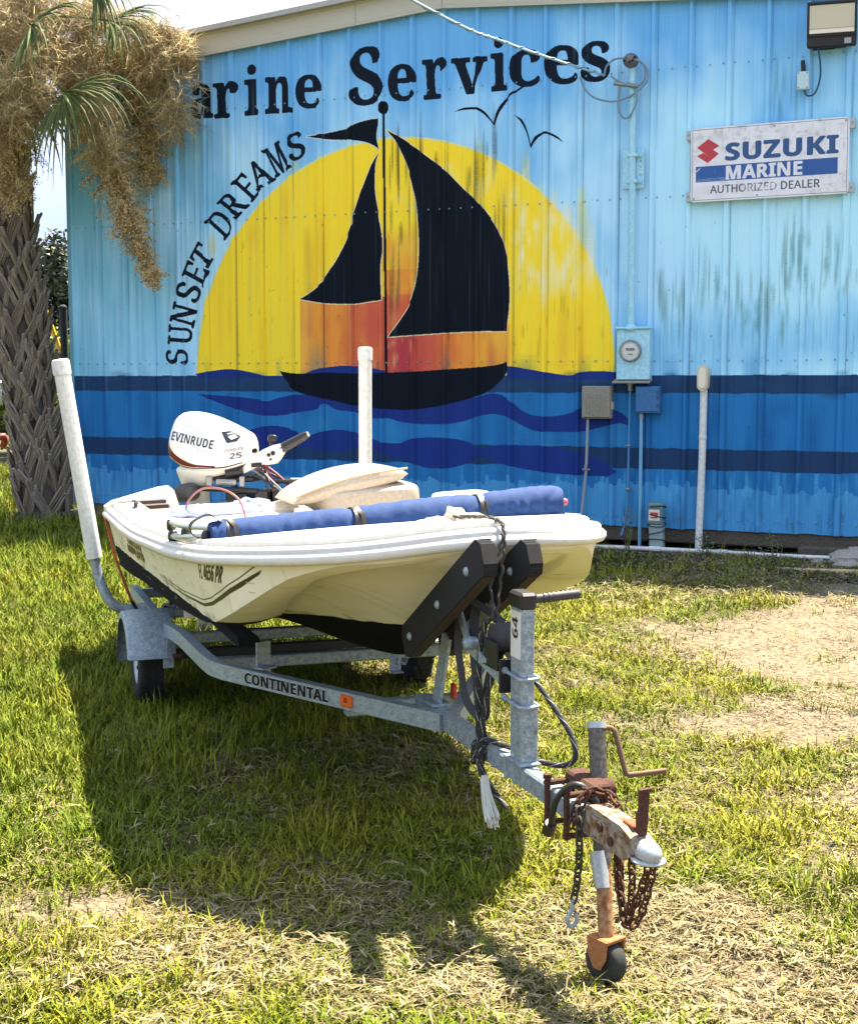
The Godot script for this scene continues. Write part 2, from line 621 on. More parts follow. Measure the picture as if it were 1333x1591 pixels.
# ---------------------------------------------------------------- the painted wall
func mural() -> ImageTexture:
	var w := 2048
	var h := 1196
	var sx := w / 8.74
	var sy := h / 5.1
	# paint of the sky, laid on in blotches
	var small := Image.create(512, 299, false, Image.FORMAT_RGB8)
	var f := noise(0.011, 3, FastNoiseLite.TYPE_SIMPLEX_SMOOTH, 4)
	var g := noise(0.03, 8, FastNoiseLite.TYPE_SIMPLEX_SMOOTH, 4)
	for y in 299:
		for x in 512:
			var u := x / 512.0 * 8.74
			var v := (1.0 - y / 299.0) * 5.1
			var k := f.get_noise_2d(x * 1.0, y * 0.75)
			var s := g.get_noise_2d(x * 3.0, y * 0.35)
			var c := hexc("b2e0fa")
			c = c.lerp(hexc("6cb0e6"), clampf((v - 3.3) * 0.7 + k * 1.0 + s * 0.3, 0.0, 1.0))
			c = c.lerp(hexc("7cc0da"), clampf((1.6 - u) * 0.55 + k * 0.7 + s * 0.5, 0.0, 0.85))
			c = c.lerp(hexc("b8ebfb"), clampf((u - 6.2) * 0.7 - k + s * 0.4, 0.0, 0.7) * clampf(4.6 - v, 0.0, 1.0))
			c = c.lerp(hexc("86c6ec"), clampf(1.0 - absf(v - 1.85) * 2.6 + k * 0.9 + s * 0.4, 0.0, 0.8) * clampf((u - 6.0) * 4.0 + 0.35, 0.35, 1.0))
			small.set_pixel(x, y, c)
	small.resize(w, h, Image.INTERPOLATE_CUBIC)
	small.convert(Image.FORMAT_RGBA8)
	var im := small
	var to_px := func(a: Array) -> PackedVector2Array:
		var o := PackedVector2Array()
		for i in range(0, a.size(), 2):
			o.append(Vector2(a[i] * sx, h - a[i + 1] * sy))
		return o
	var deep_blue := hexc("23387f")
	# sun
	var disc := PackedVector2Array()
	for i in 241:
		var a := PI * i / 240.0
		disc.append(Vector2((3.777 + 2.258 * cos(a)) * sx, h - (1.613 + 2.258 * sin(a)) * sy))
	disc.append(Vector2(1.519 * sx, h - 1.5 * sy))
	disc.append(Vector2(6.035 * sx, h - 1.5 * sy))
	var rim := PackedVector2Array()
	for p in disc:
		rim.append(p + (p - Vector2(3.777 * sx, h - 1.6 * sy)).normalized() * 4.0)
	fill_poly(im, rim, hexc("d8dca8"))
	fill_poly(im, disc, hexc("fddc3a"))
	dabs(im, 21, 60, Rect2(1.7 * sx, h - 3.5 * sy, 4.1 * sx, 1.9 * sy), 8, 40, 60, 260, [hexc("f0b63a"), hexc("f4d94e"), hexc("e2c02c")], 0.55)
	# pale worn paint on the right of the sun
	dabs(im, 22, 46, Rect2(5.05 * sx, h - 3.15 * sy, 0.78 * sx, 0.75 * sy), 8, 34, 30, 130, [hexc("f3ecc8"), hexc("efe6b4")], 0.75)
	dabs(im, 23, 30, Rect2(3.78 * sx, h - 3.6 * sy, 1.5 * sx, 0.5 * sy), 8, 36, 24, 90, [hexc("f3ecc8"), hexc("f2e08c")], 0.6)
	dabs(im, 24, 46, Rect2(1.9 * sx, h - 3.1 * sy, 3.0 * sx, 1.5 * sy), 3, 9, 6, 26, [hexc("8a7a22"), hexc("b09a30")], 0.5)
	dabs(im, 28, 22, Rect2(5.0 * sx, h - 2.6 * sy, 0.95 * sx, 1.0 * sy), 3, 10, 12, 60, [hexc("a8902c")], 0.5)
	# glow of the evening behind the sails, one panel a colour
	var rect := func(u0: float, v0: float, u1: float, v1: float, c: Color) -> void:
		im.fill_rect(Rect2i(int(u0 * sx), int(h - v1 * sy), int((u1 - u0) * sx), int((v1 - v0) * sy)), c)
	rect.call(2.75, 1.6, 3.01, 2.36, hexc("efae48"))
	rect.call(2.98, 1.6, 3.34, 2.36, hexc("eb9440"))
	rect.call(3.33, 1.6, 3.71, 2.36, hexc("d1614c"))
	rect.call(3.70, 2.3, 4.12, 2.62, hexc("e48a45"))
	rect.call(3.70, 1.98, 4.12, 2.38, hexc("d8684a"))
	rect.call(3.70, 1.6, 4.04, 2.0, hexc("b9444a"))
	rect.call(4.02, 1.6, 4.36, 2.05, hexc("d0604c"))
	rect.call(4.34, 1.6, 4.70, 2.06, hexc("ec9440"))
	rect.call(4.68, 1.6, 5.02, 2.06, hexc("f0b344"))
	dabs(im, 31, 40, Rect2(3.70 * sx, h - 2.9 * sy, 0.36 * sx, 0.5 * sy), 20, 60, 30, 90, [hexc("f0c048"), hexc("eb9a42")], 0.6)
	dabs(im, 32, 90, Rect2(2.75 * sx, h - 2.36 * sy, 2.25 * sx, 0.72 * sy), 6, 40, 30, 140, [hexc("f2b04a"), hexc("c2504a"), hexc("e07c48")], 0.3)
	for e in [[3.33, "de7a46"], [2.99, "ee9f44"], [4.03, "c6544b"], [4.35, "e07a44"], [4.69, "eea442"]]:
		dabs(im, int(e[0] * 100), 30, Rect2((e[0] - 0.09) * sx, h - 2.3 * sy, 0.18 * sx, 0.66 * sy), 10, 36, 40, 130, [hexc(e[1])], 0.4)
	dabs(im, 33, 14, Rect2(3.50 * sx, h - 2.15 * sy, 0.6 * sx, 0.45 * sy), 5, 18, 14, 50, [hexc("efb07a")], 0.6)
	# sea
	rect.call(0.0, 0.0, 8.74, 1.587, hexc("2c76b4"))
	var sea := RandomNumberGenerator.new()
	sea.seed = 5
	dabs(im, 41, 150, Rect2(0, h - 1.5 * sy, w, 1.3 * sy), 20, 70, 60, 240, [hexc("2f74ae"), hexc("1d568e"), hexc("2a6ca6")], 0.55)
	dabs(im, 42, 60, Rect2(1.9 * sx, h - 1.38 * sy, 4.3 * sx, 0.7 * sy), 20, 60, 40, 140, [hexc("3b8abf"), hexc("3580b6")], 0.6)
	var band := func(v0: float, v1: float, c: Color, ra: float) -> void:
		var top := PackedVector2Array()
		var bot := PackedVector2Array()
		for i in 90:
			var u := i / 89.0 * 8.74
			top.append(Vector2(u * sx, h - (v1 + sea.randf_range(-ra, ra)) * sy))
			bot.append(Vector2(u * sx, h - (v0 + sea.randf_range(-ra, ra)) * sy))
		bot.reverse()
		top.append_array(bot)
		fill_poly(im, top, c)
	# lower, paler coat with ragged runs
	var pale := PackedVector2Array()
	var drip := 0.0
	var slow := noise(0.02, 19)
	for i in 700:
		if i % 3 == 0:
			drip = (sea.randf() ** 6.0) * 0.07 - (sea.randf() ** 7.0) * 0.05
		pale.append(Vector2(i / 699.0 * w, h - (0.575 + 0.05 * slow.get_noise_1d(i * 1.0) + drip + sea.randf_range(-0.006, 0.006)) * sy))
	pale.append(Vector2(w, h))
	pale.append(Vector2(0, h))
	fill_poly(im, pale, hexc("4a92c6"))
	dabs(im, 43, 260, Rect2(0, h - 0.78 * sy, w, 0.5 * sy), 4, 20, 30, 100, [hexc("4c92bf"), hexc("2a6da3"), hexc("5aa4ca"), hexc("336f9c")], 0.6)
	dabs(im, 44, 60, Rect2(5.6 * sx, h - 0.8 * sy, 3.1 * sx, 0.3 * sy), 5, 14, 30, 90, [hexc("5db4dc"), hexc("4aa2d0")], 0.65)
	band.call(1.43, 1.59, hexc("284368"), 0.006)
	band.call(0.74, 0.93, hexc("264064"), 0.006)
	dabs(im, 45, 50, Rect2(0, h - 1.6 * sy, w, 0.18 * sy), 20, 60, 14, 40, [hexc("22405f"), hexc("35587c")], 0.5)
	for key in ["navy_left", "navy_mast", "navy_right", "wave_upper", "wave_lower"]:
		fill_poly(im, smooth_outline(to_px.call(SHAPES[key])), deep_blue)
	# black boat, birds and pennant, with a thin pale edge where the brush went round
	for key in ["sail_left", "sail_right", "pennant"]:
		var o := smooth_outline(to_px.call(SHAPES[key]))
		var grown := Geometry2D.offset_polygon(o, 2.2)
		for q in grown:
			fill_poly(im, q, hexc("f0dcae") if key != "pennant" else hexc("c9dde0"))
	var black := hexc("141a24")
	for key in ["boat_hull", "sail_left", "sail_right", "pennant", "gull_one", "gull_two"]:
		fill_poly(im, smooth_outline(to_px.call(SHAPES[key])), black)
	fill_poly(im, to_px.call([3.682, 4.15, 3.70, 4.15, 3.722, 1.62, 3.694, 1.62]), black)
	var knob := PackedVector2Array()
	for i in 24:
		knob.append(Vector2((3.69 + 0.05 * cos(TAU * i / 24)) * sx, h - (4.175 + 0.062 * sin(TAU * i / 24)) * sy))
	fill_poly(im, knob, black)
	dabs(im, 46, 70, Rect2(3.75 * sx, h - 3.8 * sy, 1.2 * sx, 1.7 * sy), 3, 14, 40, 200, [hexc("2c3848"), hexc("0e131b")], 0.5)
	# lettering
	for l in TITLE:
		draw_text(im, l[0], "serif_bold", Vector2(l[1] * sx, h - l[2] * sy), Vector2(l[3] * sx, -l[4] * sy), Vector2(l[5] * sx, -l[6] * sy), hexc("18202e"), 1.2)
	for l in ARC_TITLE:
		draw_text(im, l[0], "serif", Vector2(l[1] * sx, h - l[2] * sy), Vector2(l[3] * sx, -l[4] * sy), Vector2(l[5] * sx, -l[6] * sy), hexc("161d2a"), 1.5)
	# weather: mildew on the right, dirt runs, scuffs
	for spot in [[7.62, 2.55, 26], [7.98, 2.5, 18], [6.55, 2.15, 22], [6.85, 2.3, 10], [7.25, 2.2, 14], [7.55, 3.95, 8], [8.3, 2.4, 12], [7.45, 2.15, 14]]:
		dabs(im, int(spot[0] * 100), spot[2], Rect2((spot[0] - 0.13) * sx, h - (spot[1] + 0.25) * sy, 0.26 * sx, 0.45 * sy), 3, 14, 30, 150, [hexc("43787c"), hexc("528486"), hexc("5f8c88"), hexc("5c7d72")], 0.42)
	dabs(im, 61, 150, Rect2(6.1 * sx, h - 2.5 * sy, 2.5 * sx, 0.8 * sy), 2, 8, 20, 90, [hexc("5d9aa8"), hexc("6ba9b4"), hexc("c2e6ee")], 0.4)
	dabs(im, 62, 110, Rect2(0, h - 4.8 * sy, w, 3.0 * sy), 3, 12, 90, 420, [hexc("5f9cc4"), hexc("b4def0"), hexc("6aa6c6")], 0.22)
	dabs(im, 63, 90, Rect2(0, h - 4.6 * sy, 1.7 * sx, 3.1 * sy), 4, 16, 90, 420, [hexc("4d8ca8"), hexc("8cc6d8"), hexc("4a86a6")], 0.3)
	dabs(im, 64, 120, Rect2(0, h - 3.2 * sy, w, 3.0 * sy), 2, 6, 2, 9, [hexc("2a3440"), hexc("4a4030")], 0.55)
	dabs(im, 65, 140, Rect2(0, h - 0.36 * sy, w, 0.2 * sy), 3, 14, 6, 40, [hexc("3b4a50"), hexc("5a6058"), hexc("2e5270")], 0.45)
	# dark blue-grey streaks down the foot of every rib and along the laps
	for k in 27:
		var u := -0.048 + PITCH * k + 0.034
		dabs(im, 100 + k, 5, Rect2(u * sx - 1, h - 4.6 * sy, 3, 4.2 * sy), 2, 5, 120, 500, [hexc("26415a"), hexc("3a5a66")], 0.3)
	return ImageTexture.create_from_image(im)

func build_workshop() -> void:
	var hall := thing("metal_workshop", "light blue metal workshop with a sailing boat and setting sun painted on its gable", "building", W)
	var paint := plain("mural_paint", Color.WHITE, 0.8)
	paint.metallic_specular = 0.2
	paint.albedo_texture = mural()
	paint.texture_repeat = false
	var wall := Node3D.new()
	wall.name = "gable_wall"
	hall.add_child(wall)
	var dent := noise(0.9, 4)
	var tops := [0.20, 0.6, 1.0, 1.5, 2.0, 2.5, 3.0, 3.5, 4.0, 4.45]
	for pk in 9:
		# one sheet: three ribs, its last edge lapped over the next sheet
		var prof := []
		for r in 3:
			var u0 := -0.048 + PITCH * (pk * 3 + r)
			if r == 0:
				prof.append_array([Vector2(u0 - 0.030, -0.004), Vector2(u0 - 0.013, 0.027), Vector2(u0 + 0.013, 0.027), Vector2(u0 + 0.030, -0.001)])
			else:
				prof.append_array([Vector2(u0 - 0.032, 0), Vector2(u0 - 0.014, 0.031), Vector2(u0 + 0.014, 0.031), Vector2(u0 + 0.032, 0)])
			for m in [0.112, 0.225]:
				prof.append_array([Vector2(u0 + m - 0.018, 0), Vector2(u0 + m - 0.010, 0.004), Vector2(u0 + m + 0.010, 0.004), Vector2(u0 + m + 0.018, 0)])
		var ue := -0.048 + PITCH * (pk * 3 + 3)
		prof.append_array([Vector2(ue - 0.034, 0), Vector2(ue - 0.016, 0.0325), Vector2(ue + 0.016, 0.0325), Vector2(ue + 0.037, 0.004)])
		var mb := MB.new()
		for j in prof.size() - 1:
			var rows := []
			var uvs := []
			var a: Vector2 = prof[j]
			var b: Vector2 = prof[j + 1]
			for i in tops.size() + 1:
				var row := []
				var ur := []
				for q in [a, b]:
					var vv: float = tops[i] if i < tops.size() else roof_v(clampf(q.x, 0.0, 8.66)) + 0.12
					if i == 0:
						vv += 0.012 * dent.get_noise_2d(q.x * 4.0, 7.0)
					row.append(Vector3(q.x, vv, q.y + 0.004 * dent.get_noise_2d(q.x * 2.0, vv * 1.5)))
					ur.append(Vector2(clampf(q.x / 8.74, 0.0, 1.0), 1.0 - vv / 5.1))
				rows.append(row)
				uvs.append(ur)
			mb.grid(rows, false, uvs)
		part("sheet", mb, paint, wall)
	# hex screws in rows
	var sc := MB.new()
	for v in [0.30, 1.72, 3.18, 4.30]:
		for k in 27:
			for du in [0.05, 0.168, 0.285]:
				var p := Vector3(-0.048 + PITCH * k + du, v + 0.008 * dent.get_noise_2d(k * 9.0, du * 30.0), 0.006)
				sc.lathe(Transform3D(Basis(Vector3.RIGHT, PI / 2), p), [Vector2(0.008, -0.004), Vector2(0.008, 0.002), Vector2(0.0045, 0.003), Vector2(0.0045, 0.007), Vector2(0, 0.007)], 6, true)
	part("screw_row", sc, plain("painted_screw", hexc("6f9fb8"), 0.5, 0.2), hall).set_meta("kind", "stuff")
	# corner trim at the near edges
	var blue_trim := mottled("corner_paint", [[0.0, hexc("5f9cb4")], [1.0, hexc("86bcd0")]], 0.6, 0.55, 0.0, 0.03, 31)
	for e in [[-0.075, 0.35], [8.735, 0.35]]:
		var tr := MB.new()
		tr.at(Vector3(e[0], 2.45, -0.03), Vector3(0.09, 4.5, 0.1), 0.004)
		part("corner_trim", tr, blue_trim, hall)
	# the other walls, roof
	var side := mottled("side_sheet", [[0.0, hexc("6aa3bb")], [1.0, hexc("8cbdd0")]], 0.4, 0.6, 0.0, 0.02, 32)
	for e in [-0.06, 8.72]:
		var sw := MB.new()
		sw.at(Vector3(e, 2.42, -7.1), Vector3(0.06, 4.45, 14.0))
		part("side_wall", sw, side, hall)
	var bw := MB.new()
	bw.prism(Transform3D(Basis(), Vector3(0, 0, -14.1)), PackedVector2Array([Vector2(-0.05, 0.2), Vector2(8.71, 0.2), Vector2(8.71, 4.74), Vector2(4.33, 5.06), Vector2(-0.05, 4.74)]), 0.06)
	part("back_wall", bw, side, hall)
	var tin := mottled("roof_sheet", [[0.0, hexc("9d9c94")], [1.0, hexc("b4b2a8")]], 0.5, 0.5, 0.3, 0.02, 33)
	for s in [-1.0, 1.0]:
		var rf := MB.new()
		var ridge := Vector3(4.33, 5.27, -7.0)
		var eave := Vector3(4.33 + s * 4.6, 5.27 - 4.6 * 0.0733, -7.0)
		rf.bar(ridge, eave, 14.3, 0.05, Vector3.UP, 0.0)
		part("roof", rf, tin, hall)
	# rake trim in lengths, a folded section
	var cream := mottled("rake_trim_paint", [[0.0, hexc("a8a696")], [0.5, hexc("b7b4a4")], [1.0, hexc("c0bdae")]], 0.7, 0.5, 0.0, 0.015, 34)
	var sect := [Vector2(0.036, 0.0), Vector2(0.075, -0.004), Vector2(0.078, 0.022), Vector2(0.062, 0.030), Vector2(0.066, 0.195), Vector2(0.082, 0.200), Vector2(0.078, 0.285), Vector2(0.02, 0.30), Vector2(-0.12, 0.315)]
	for sp in [[-0.22, 1.05], [1.05, 3.42], [3.42, 4.33], [4.33, 6.6], [6.6, 8.88]]:
		var tb := MB.new()
		for j in sect.size() - 1:
			var rows := []
			for q in [sect[j], sect[j + 1]]:
				var row := []
				for u in [sp[0] + 0.002, sp[1] - 0.002]:
					var base: float = 4.714 + 0.0733 * (u if u <= 4.33 else 8.66 - u)
					row.append(Vector3(u, base + q.y, q.x))
				rows.append(row)
			tb.grid(rows)
		part("rake_trim", tb, cream, hall)
	# slab edge: stained concrete, washed out underneath on the right
	var conc := mottled("stained_concrete", [[0.0, hexc("2f2a24")], [0.45, hexc("4d463c")], [0.75, hexc("665f54")], [1.0, hexc("7a7468")]], 1.2, 0.95, 0.0, 0.025, 35)
	conc.heightmap_enabled = true
	conc.heightmap_texture = ntex(0.05, 9, [])
	conc.heightmap_scale = 0.8
	var fo := MB.new()
	fo.at(Vector3(4.33, 0.15, -0.12), Vector3(8.8, 0.17, 0.2), 0.012)
	part("slab_edge", fo, conc, hall)
	var fl := MB.new()
	fl.at(Vector3(2.9, -0.02, -0.1), Vector3(5.9, 0.2, 0.16), 0.01)
	part("footing", fl, conc, hall)
	var fr := MB.new()
	fr.at(Vector3(8.1, -0.0, -0.06), Vector3(0.75, 0.2, 0.28), 0.02)
	part("footing", fr, conc, hall)
	var fb := MB.new()
	fb.at(Vector3(6.7, -0.02, -0.5), Vector3(2.2, 0.2, 0.16), 0.01)
	part("footing", fb, plain("dark_soil", hexc("2a241c"), 1.0), hall)  # dark brown piece set back in the hollow under the slab

func build_wall_fittings() -> void:
	var pb := mottled("painted_conduit", [[0.0, hexc("86c0da")], [0.6, hexc("a2d4e6")], [1.0, hexc("b8dfea")]], 1.5, 0.5, 0.1, 0.0, 0.03, 41)
	var steel := mottled("dull_zinc", [[0.0, hexc("6f767b")], [1.0, hexc("9ba3a8")]], 3.0, 0.5, 0.6, 0.0, 0.03, 42)
	var dark := plain("black_rubber", hexc("1b1c1e"), 0.6)
	var ring := func(r: float, z: float) -> Array:
		return [Vector2(r - 0.012, z), Vector2(r, z), Vector2(r, z + 0.03), Vector2(r - 0.012, z + 0.03)]
	# electric riser
	var t := thing("electric_riser", "light blue painted conduit rising from the meter box to a weatherhead", "conduit", on_wall(6.19, 0, 0))
	var mb := MB.new()
	mb.tube([Vector3(0.015, 2.0, 0.085), Vector3(0.01, 3.2, 0.085), Vector3(-0.005, 4.33, 0.085)], 0.031, 14)
	part("pipe", mb, pb, t)
	mb = MB.new()
	mb.lathe(Transform3D(Basis(), Vector3(0.015, 2.0, 0.085)), [Vector2(0.03, -0.01), Vector2(0.062, -0.01), Vector2(0.062, 0.02), Vector2(0.045, 0.035), Vector2(0.03, 0.05)], 16)
	part("hub", mb, pb, t)
	mb = MB.new()
	mb.ball(Vector3(-0.01, 4.37, 0.12), Vector3(0.07, 0.065, 0.09), 9)
	part("weatherhead", mb, mottled("weathered_aluminium", [[0.0, hexc("55565a")], [1.0, hexc("85878a")]], 6.0, 0.5, 0.5, 0.0, 0.04, 43), t)
	mb = MB.new()
	for a in 5:
		mb.ball(Vector3(-0.05 + 0.024 * a, 4.36 + 0.02 * sin(a * 2.0), 0.195), Vector3(0.013, 0.013, 0.013), 6)
	part("insulator_plate", mb, dark, t)
	mb = MB.new()
	mb.at(Vector3(0.005, 3.435, 0.045), Vector3(0.2, 0.35, 0.02), 0.004)
	part("bracket_plate", mb, pb, t)
	for v in [3.55, 3.32]:
		mb = MB.new()
		mb.at(Vector3(0.008, v, 0.1), Vector3(0.1, 0.035, 0.035), 0.006)
		mb.at(Vector3(0.06, v, 0.065), Vector3(0.06, 0.03, 0.02), 0.004)
		mb.lathe(Transform3D(Basis(Vector3.RIGHT, PI / 2), Vector3(0.07, v, 0.075)), [Vector2(0.012, 0), Vector2(0.012, 0.012), Vector2(0, 0.012)], 6, true)
		part("strap_clamp", mb, pb, t)
	for v in [3.5, 3.45, 3.38]:
		mb = MB.new()
		mb.lathe(Transform3D(Basis(Vector3.RIGHT, PI / 2), Vector3(0.075, v, 0.055)), [Vector2(0.007, 0), Vector2(0.007, 0.006), Vector2(0, 0.006)], 6, true)
		part("bolt", mb, steel, t)
	# cable to the pole, and its loops
	t = thing("overhead_cable", "pale overhead service cable running down across the lettering to the riser", "cable")
	var run := curve([W * Vector3(5.94, 4.26, 0.14), Vector3(0.665, 4.35, -11.9), Vector3(-0.131, 4.466, -11.0), Vector3(-3.2, 5.35, -7.9), Vector3(-9.0, 8.5, -2.5), Vector3(-16.0, 13.0, 4.0)], 10)
	mb = MB.new()
	mb.tube(run, 0.011, 8)
	part("wire", mb, plain("bare_cable", hexc("9fc0d2"), 0.45, 0.3), t)
	mb = MB.new()
	var twist := []
	for i in run.size() - 1:
		for k in 4:
			var ang := (i * 4 + k) * 1.1
			twist.append(run[i].lerp(run[i + 1], k / 4.0) + Vector3(0, cos(ang), sin(ang)) * 0.013)
	mb.tube(twist, 0.007, 6)
	part("neutral_wire", mb, plain("cable_grey", hexc("6c7f8c"), 0.5, 0.3), t)
	var loops := [
		[[5.94, 4.26, 0.13], [5.96, 4.34, 0.13], [6.04, 4.39, 0.15], [6.14, 4.38, 0.19]],
		[[5.71, 4.27, 0.12], [5.75, 4.17, 0.12], [5.84, 4.08, 0.12], [6.0, 4.03, 0.12], [6.12, 4.04, 0.13], [6.23, 4.09, 0.13], [6.33, 4.18, 0.13], [6.33, 4.28, 0.13], [6.26, 4.36, 0.15], [6.2, 4.37, 0.19]],
		[[6.09, 4.17, 0.13], [6.07, 4.0, 0.13], [6.1, 3.9, 0.13], [6.15, 3.87, 0.13], [6.2, 3.92, 0.13], [6.24, 4.02, 0.13], [6.23, 4.14, 0.13]],
		[[6.0, 4.25, 0.13], [6.09, 4.19, 0.13], [6.23, 4.14, 0.13], [6.31, 4.2, 0.13], [6.3, 4.32, 0.14], [6.22, 4.37, 0.18]]]
	t = thing("drip_loops", "grey wire loops curling round the weatherhead", "wires", W)
	for l in loops:
		var q := []
		for p in l:
			q.append(Vector3(p[0], p[1], p[2]))
		mb = MB.new()
		mb.tube(curve(q, 6), 0.009, 7)
		part("wire_loop", mb, plain("loop_wire", hexc("73899a"), 0.5, 0.2), t)
	for q in [[6.09, 4.17], [6.2, 4.15]]:
		mb = MB.new()
		mb.tube([Vector3(q[0] - 0.06, q[1] + 0.015, 0.13), Vector3(q[0] + 0.05, q[1] - 0.01, 0.13)], 0.019, 8)
		part("splice", mb, steel, t)
	# meter
	t = thing("meter_box", "light blue painted electric meter box with a round glass meter", "meter box", on_wall(6.235, 1.78, 0))
	mb = MB.new()
	mb.at(Vector3(0, 0.0, 0.075), Vector3(0.31, 0.46, 0.09), 0.008)
	part("case", mb, pb, t)
	mb = MB.new()
	mb.at(Vector3(0, 0.235, 0.085), Vector3(0.325, 0.022, 0.115), 0.006)
	part("hood", mb, pb, t)
	mb = MB.new()
	mb.at(Vector3(-0.01, -0.242, 0.095), Vector3(0.35, 0.016, 0.12), 0.004, 0.0, 0.25)
	part("lower_lip", mb, mottled("rusted_sheet", [[0.0, hexc("7d7468")], [1.0, hexc("a8aca6")]], 5.0, 0.6, 0.4, 0.0, 0.04, 44), t)
	var rx := Transform3D(Basis(Vector3.RIGHT, PI / 2), Vector3(-0.02, 0.03, 0.12))
	mb = MB.new()
	mb.lathe(rx, [Vector2(0.085, 0), Vector2(0.1, 0.0), Vector2(0.1, 0.03), Vector2(0.092, 0.035), Vector2(0.085, 0.03)], 28)
	part("sealing_ring", mb, steel, t)
	mb = MB.new()
	mb.lathe(rx, [Vector2(0.085, 0.012), Vector2(0.0, 0.012)], 28)
	part("dial_plate", mb, plain("dial_white", hexc("d5d8d2"), 0.6), t)
	mb = MB.new()
	mb.at(Vector3(-0.02, 0.045, 0.14), Vector3(0.08, 0.022, 0.008), 0.001)
	mb.at(Vector3(-0.02, -0.0, 0.138), Vector3(0.05, 0.007, 0.004))
	part("register", mb, plain("register_black", hexc("2a2c2e"), 0.5), t)
	mb = MB.new()
	mb.lathe(rx, [Vector2(0.084, 0.02), Vector2(0.083, 0.06), Vector2(0.07, 0.085), Vector2(0.04, 0.098), Vector2(0, 0.1)], 28)
	var glass := plain("meter_glass", Color(0.93, 0.96, 0.97, 0.12), 0.05)
	glass.transparency = BaseMaterial3D.TRANSPARENCY_ALPHA
	part("glass_dome", mb, glass, t)
	mb = MB.new()
	mb.lathe(Transform3D(Basis(), Vector3(-0.035, -0.33, 0.075)), [Vector2(0, 0), Vector2(0.022, 0), Vector2(0.022, 0.05), Vector2(0.03, 0.055), Vector2(0.03, 0.085)], 12)
	part("cable_gland", mb, steel, t)
	# thin pipes from meter and boxes down to the ground
	t = thing("ground_wire_pipe", "thin blue painted pipe running down from the meter box", "pipe", W)
	mb = MB.new()
	mb.tube(curve([Vector3(6.2, 1.46, 0.07), Vector3(6.19, 1.1, 0.05), Vector3(6.185, 0.7, 0.045), Vector3(6.17, 0.3, 0.05), Vector3(6.14, 0.12, 0.09)], 4), 0.011, 8)
	part("pipe_run", mb, plain("deep_blue_pipe", hexc("3d7fae"), 0.5), t)
	for v in [0.95, 0.55]:
		mb = MB.new()
		mb.at(Vector3(6.183, v, 0.05), Vector3(0.05, 0.018, 0.03), 0.004)
		part("pipe_clip", mb, steel, t)
	t = thing("blue_junction_box", "blue painted junction box half in the dark painted band, right of the meter box", "junction box", on_wall(6.372, 1.37, 0))
	mb = MB.new()
	mb.at(Vector3(0, 0, 0.06), Vector3(0.225, 0.245, 0.09), 0.006)
	part("case", mb, mottled("sea_blue_paint", [[0.0, hexc("1f5688")], [1.0, hexc("2f6fa4")]], 2.5, 0.5, 0.0, 0.0, 0.03, 45), t)
	mb = MB.new()
	mb.at(Vector3(0.0, 0.005, 0.11), Vector3(0.215, 0.225, 0.012), 0.004)
	part("cover", mb, mats["sea_blue_paint"], t)
	for v in [0.07, 0.02, -0.05]:
		mb = MB.new()
		mb.at(Vector3(0.1, v, 0.118), Vector3(0.022, 0.028, 0.014), 0.003)
		part("latch", mb, plain("latch_blue", hexc("204a72"), 0.5), t)
	t = thing("blue_conduit", "straight blue conduit from the blue junction box into the soil", "conduit", W)
	mb = MB.new()
	mb.tube([Vector3(6.305, 1.25, 0.06), Vector3(6.306, 0.6, 0.06), Vector3(6.31, -0.05, 0.075)], 0.016, 10)
	part("pipe_run", mb, plain("mid_blue_pipe", hexc("6aa6c8"), 0.5), t)
	mb = MB.new()
	mb.lathe(Transform3D(Basis(), Vector3(6.305, 1.2, 0.06)), [Vector2(0.016, 0), Vector2(0.024, 0.0), Vector2(0.024, 0.04), Vector2(0.016, 0.04)], 10, true)
	part("coupling", mb, steel, t)
	# grey telephone box
	t = thing("grey_interface_box", "weathered grey plastic utility box with a ribbed cover on the painted waves", "utility box", on_wall(5.893, 1.343, 0))
	var gp := mottled("aged_plastic", [[0.0, hexc("5c584c")], [0.5, hexc("88847a")], [1.0, hexc("a5a198")]], 4.0, 0.7, 0.0, 0.0, 0.035, 46)
	mb = MB.new()
	mb.at(Vector3(0, 0, 0.07), Vector3(0.28, 0.30, 0.08), 0.01)
	part("case", mb, gp, t)
	mb = MB.new()
	mb.at(Vector3(0, 0.005, 0.118), Vector3(0.265, 0.285, 0.018), 0.006)
	part("cover", mb, gp, t)
	for k in 8:
		mb = MB.new()
		mb.at(Vector3(-0.095 + 0.027 * k, -0.02, 0.128), Vector3(0.012, 0.19, 0.008), 0.003)
		part("cover_rib", mb, gp, t)
	mb = MB.new()
	mb.at(Vector3(0.148, -0.03, 0.085), Vector3(0.022, 0.07, 0.05), 0.004)
	part("hasp", mb, plain("hasp_tan", hexc("9a9282"), 0.6), t)
	t = thing("bent_grey_conduit", "thin grey conduit curving down from the grey utility box", "conduit", W)
	mb = MB.new()
	mb.tube(curve([Vector3(5.80, 1.2, 0.06), Vector3(5.795, 1.0, 0.06), Vector3(5.785, 0.7, 0.055), Vector3(5.755, 0.4, 0.05), Vector3(5.735, 0.2, 0.06), Vector3(5.735, -0.02, 0.08)], 4), 0.014, 8)
	part("pipe_run", mb, plain("grey_pvc", hexc("8b96a0"), 0.5), t)
	mb = MB.new()
	mb.at(Vector3(5.786, 0.72, 0.05), Vector3(0.075, 0.02, 0.02), 0.004)
	mb.at(Vector3(5.786, 0.74, 0.062), Vector3(0.03, 0.06, 0.03), 0.006)
	part("strap_clamp", mb, steel, t)
	# white pipe with the oval fitting
	t = thing("white_conduit", "leaning white plastic pipe topped by a cream oval cover, right of the meter", "pipe", W)
	mb = MB.new()
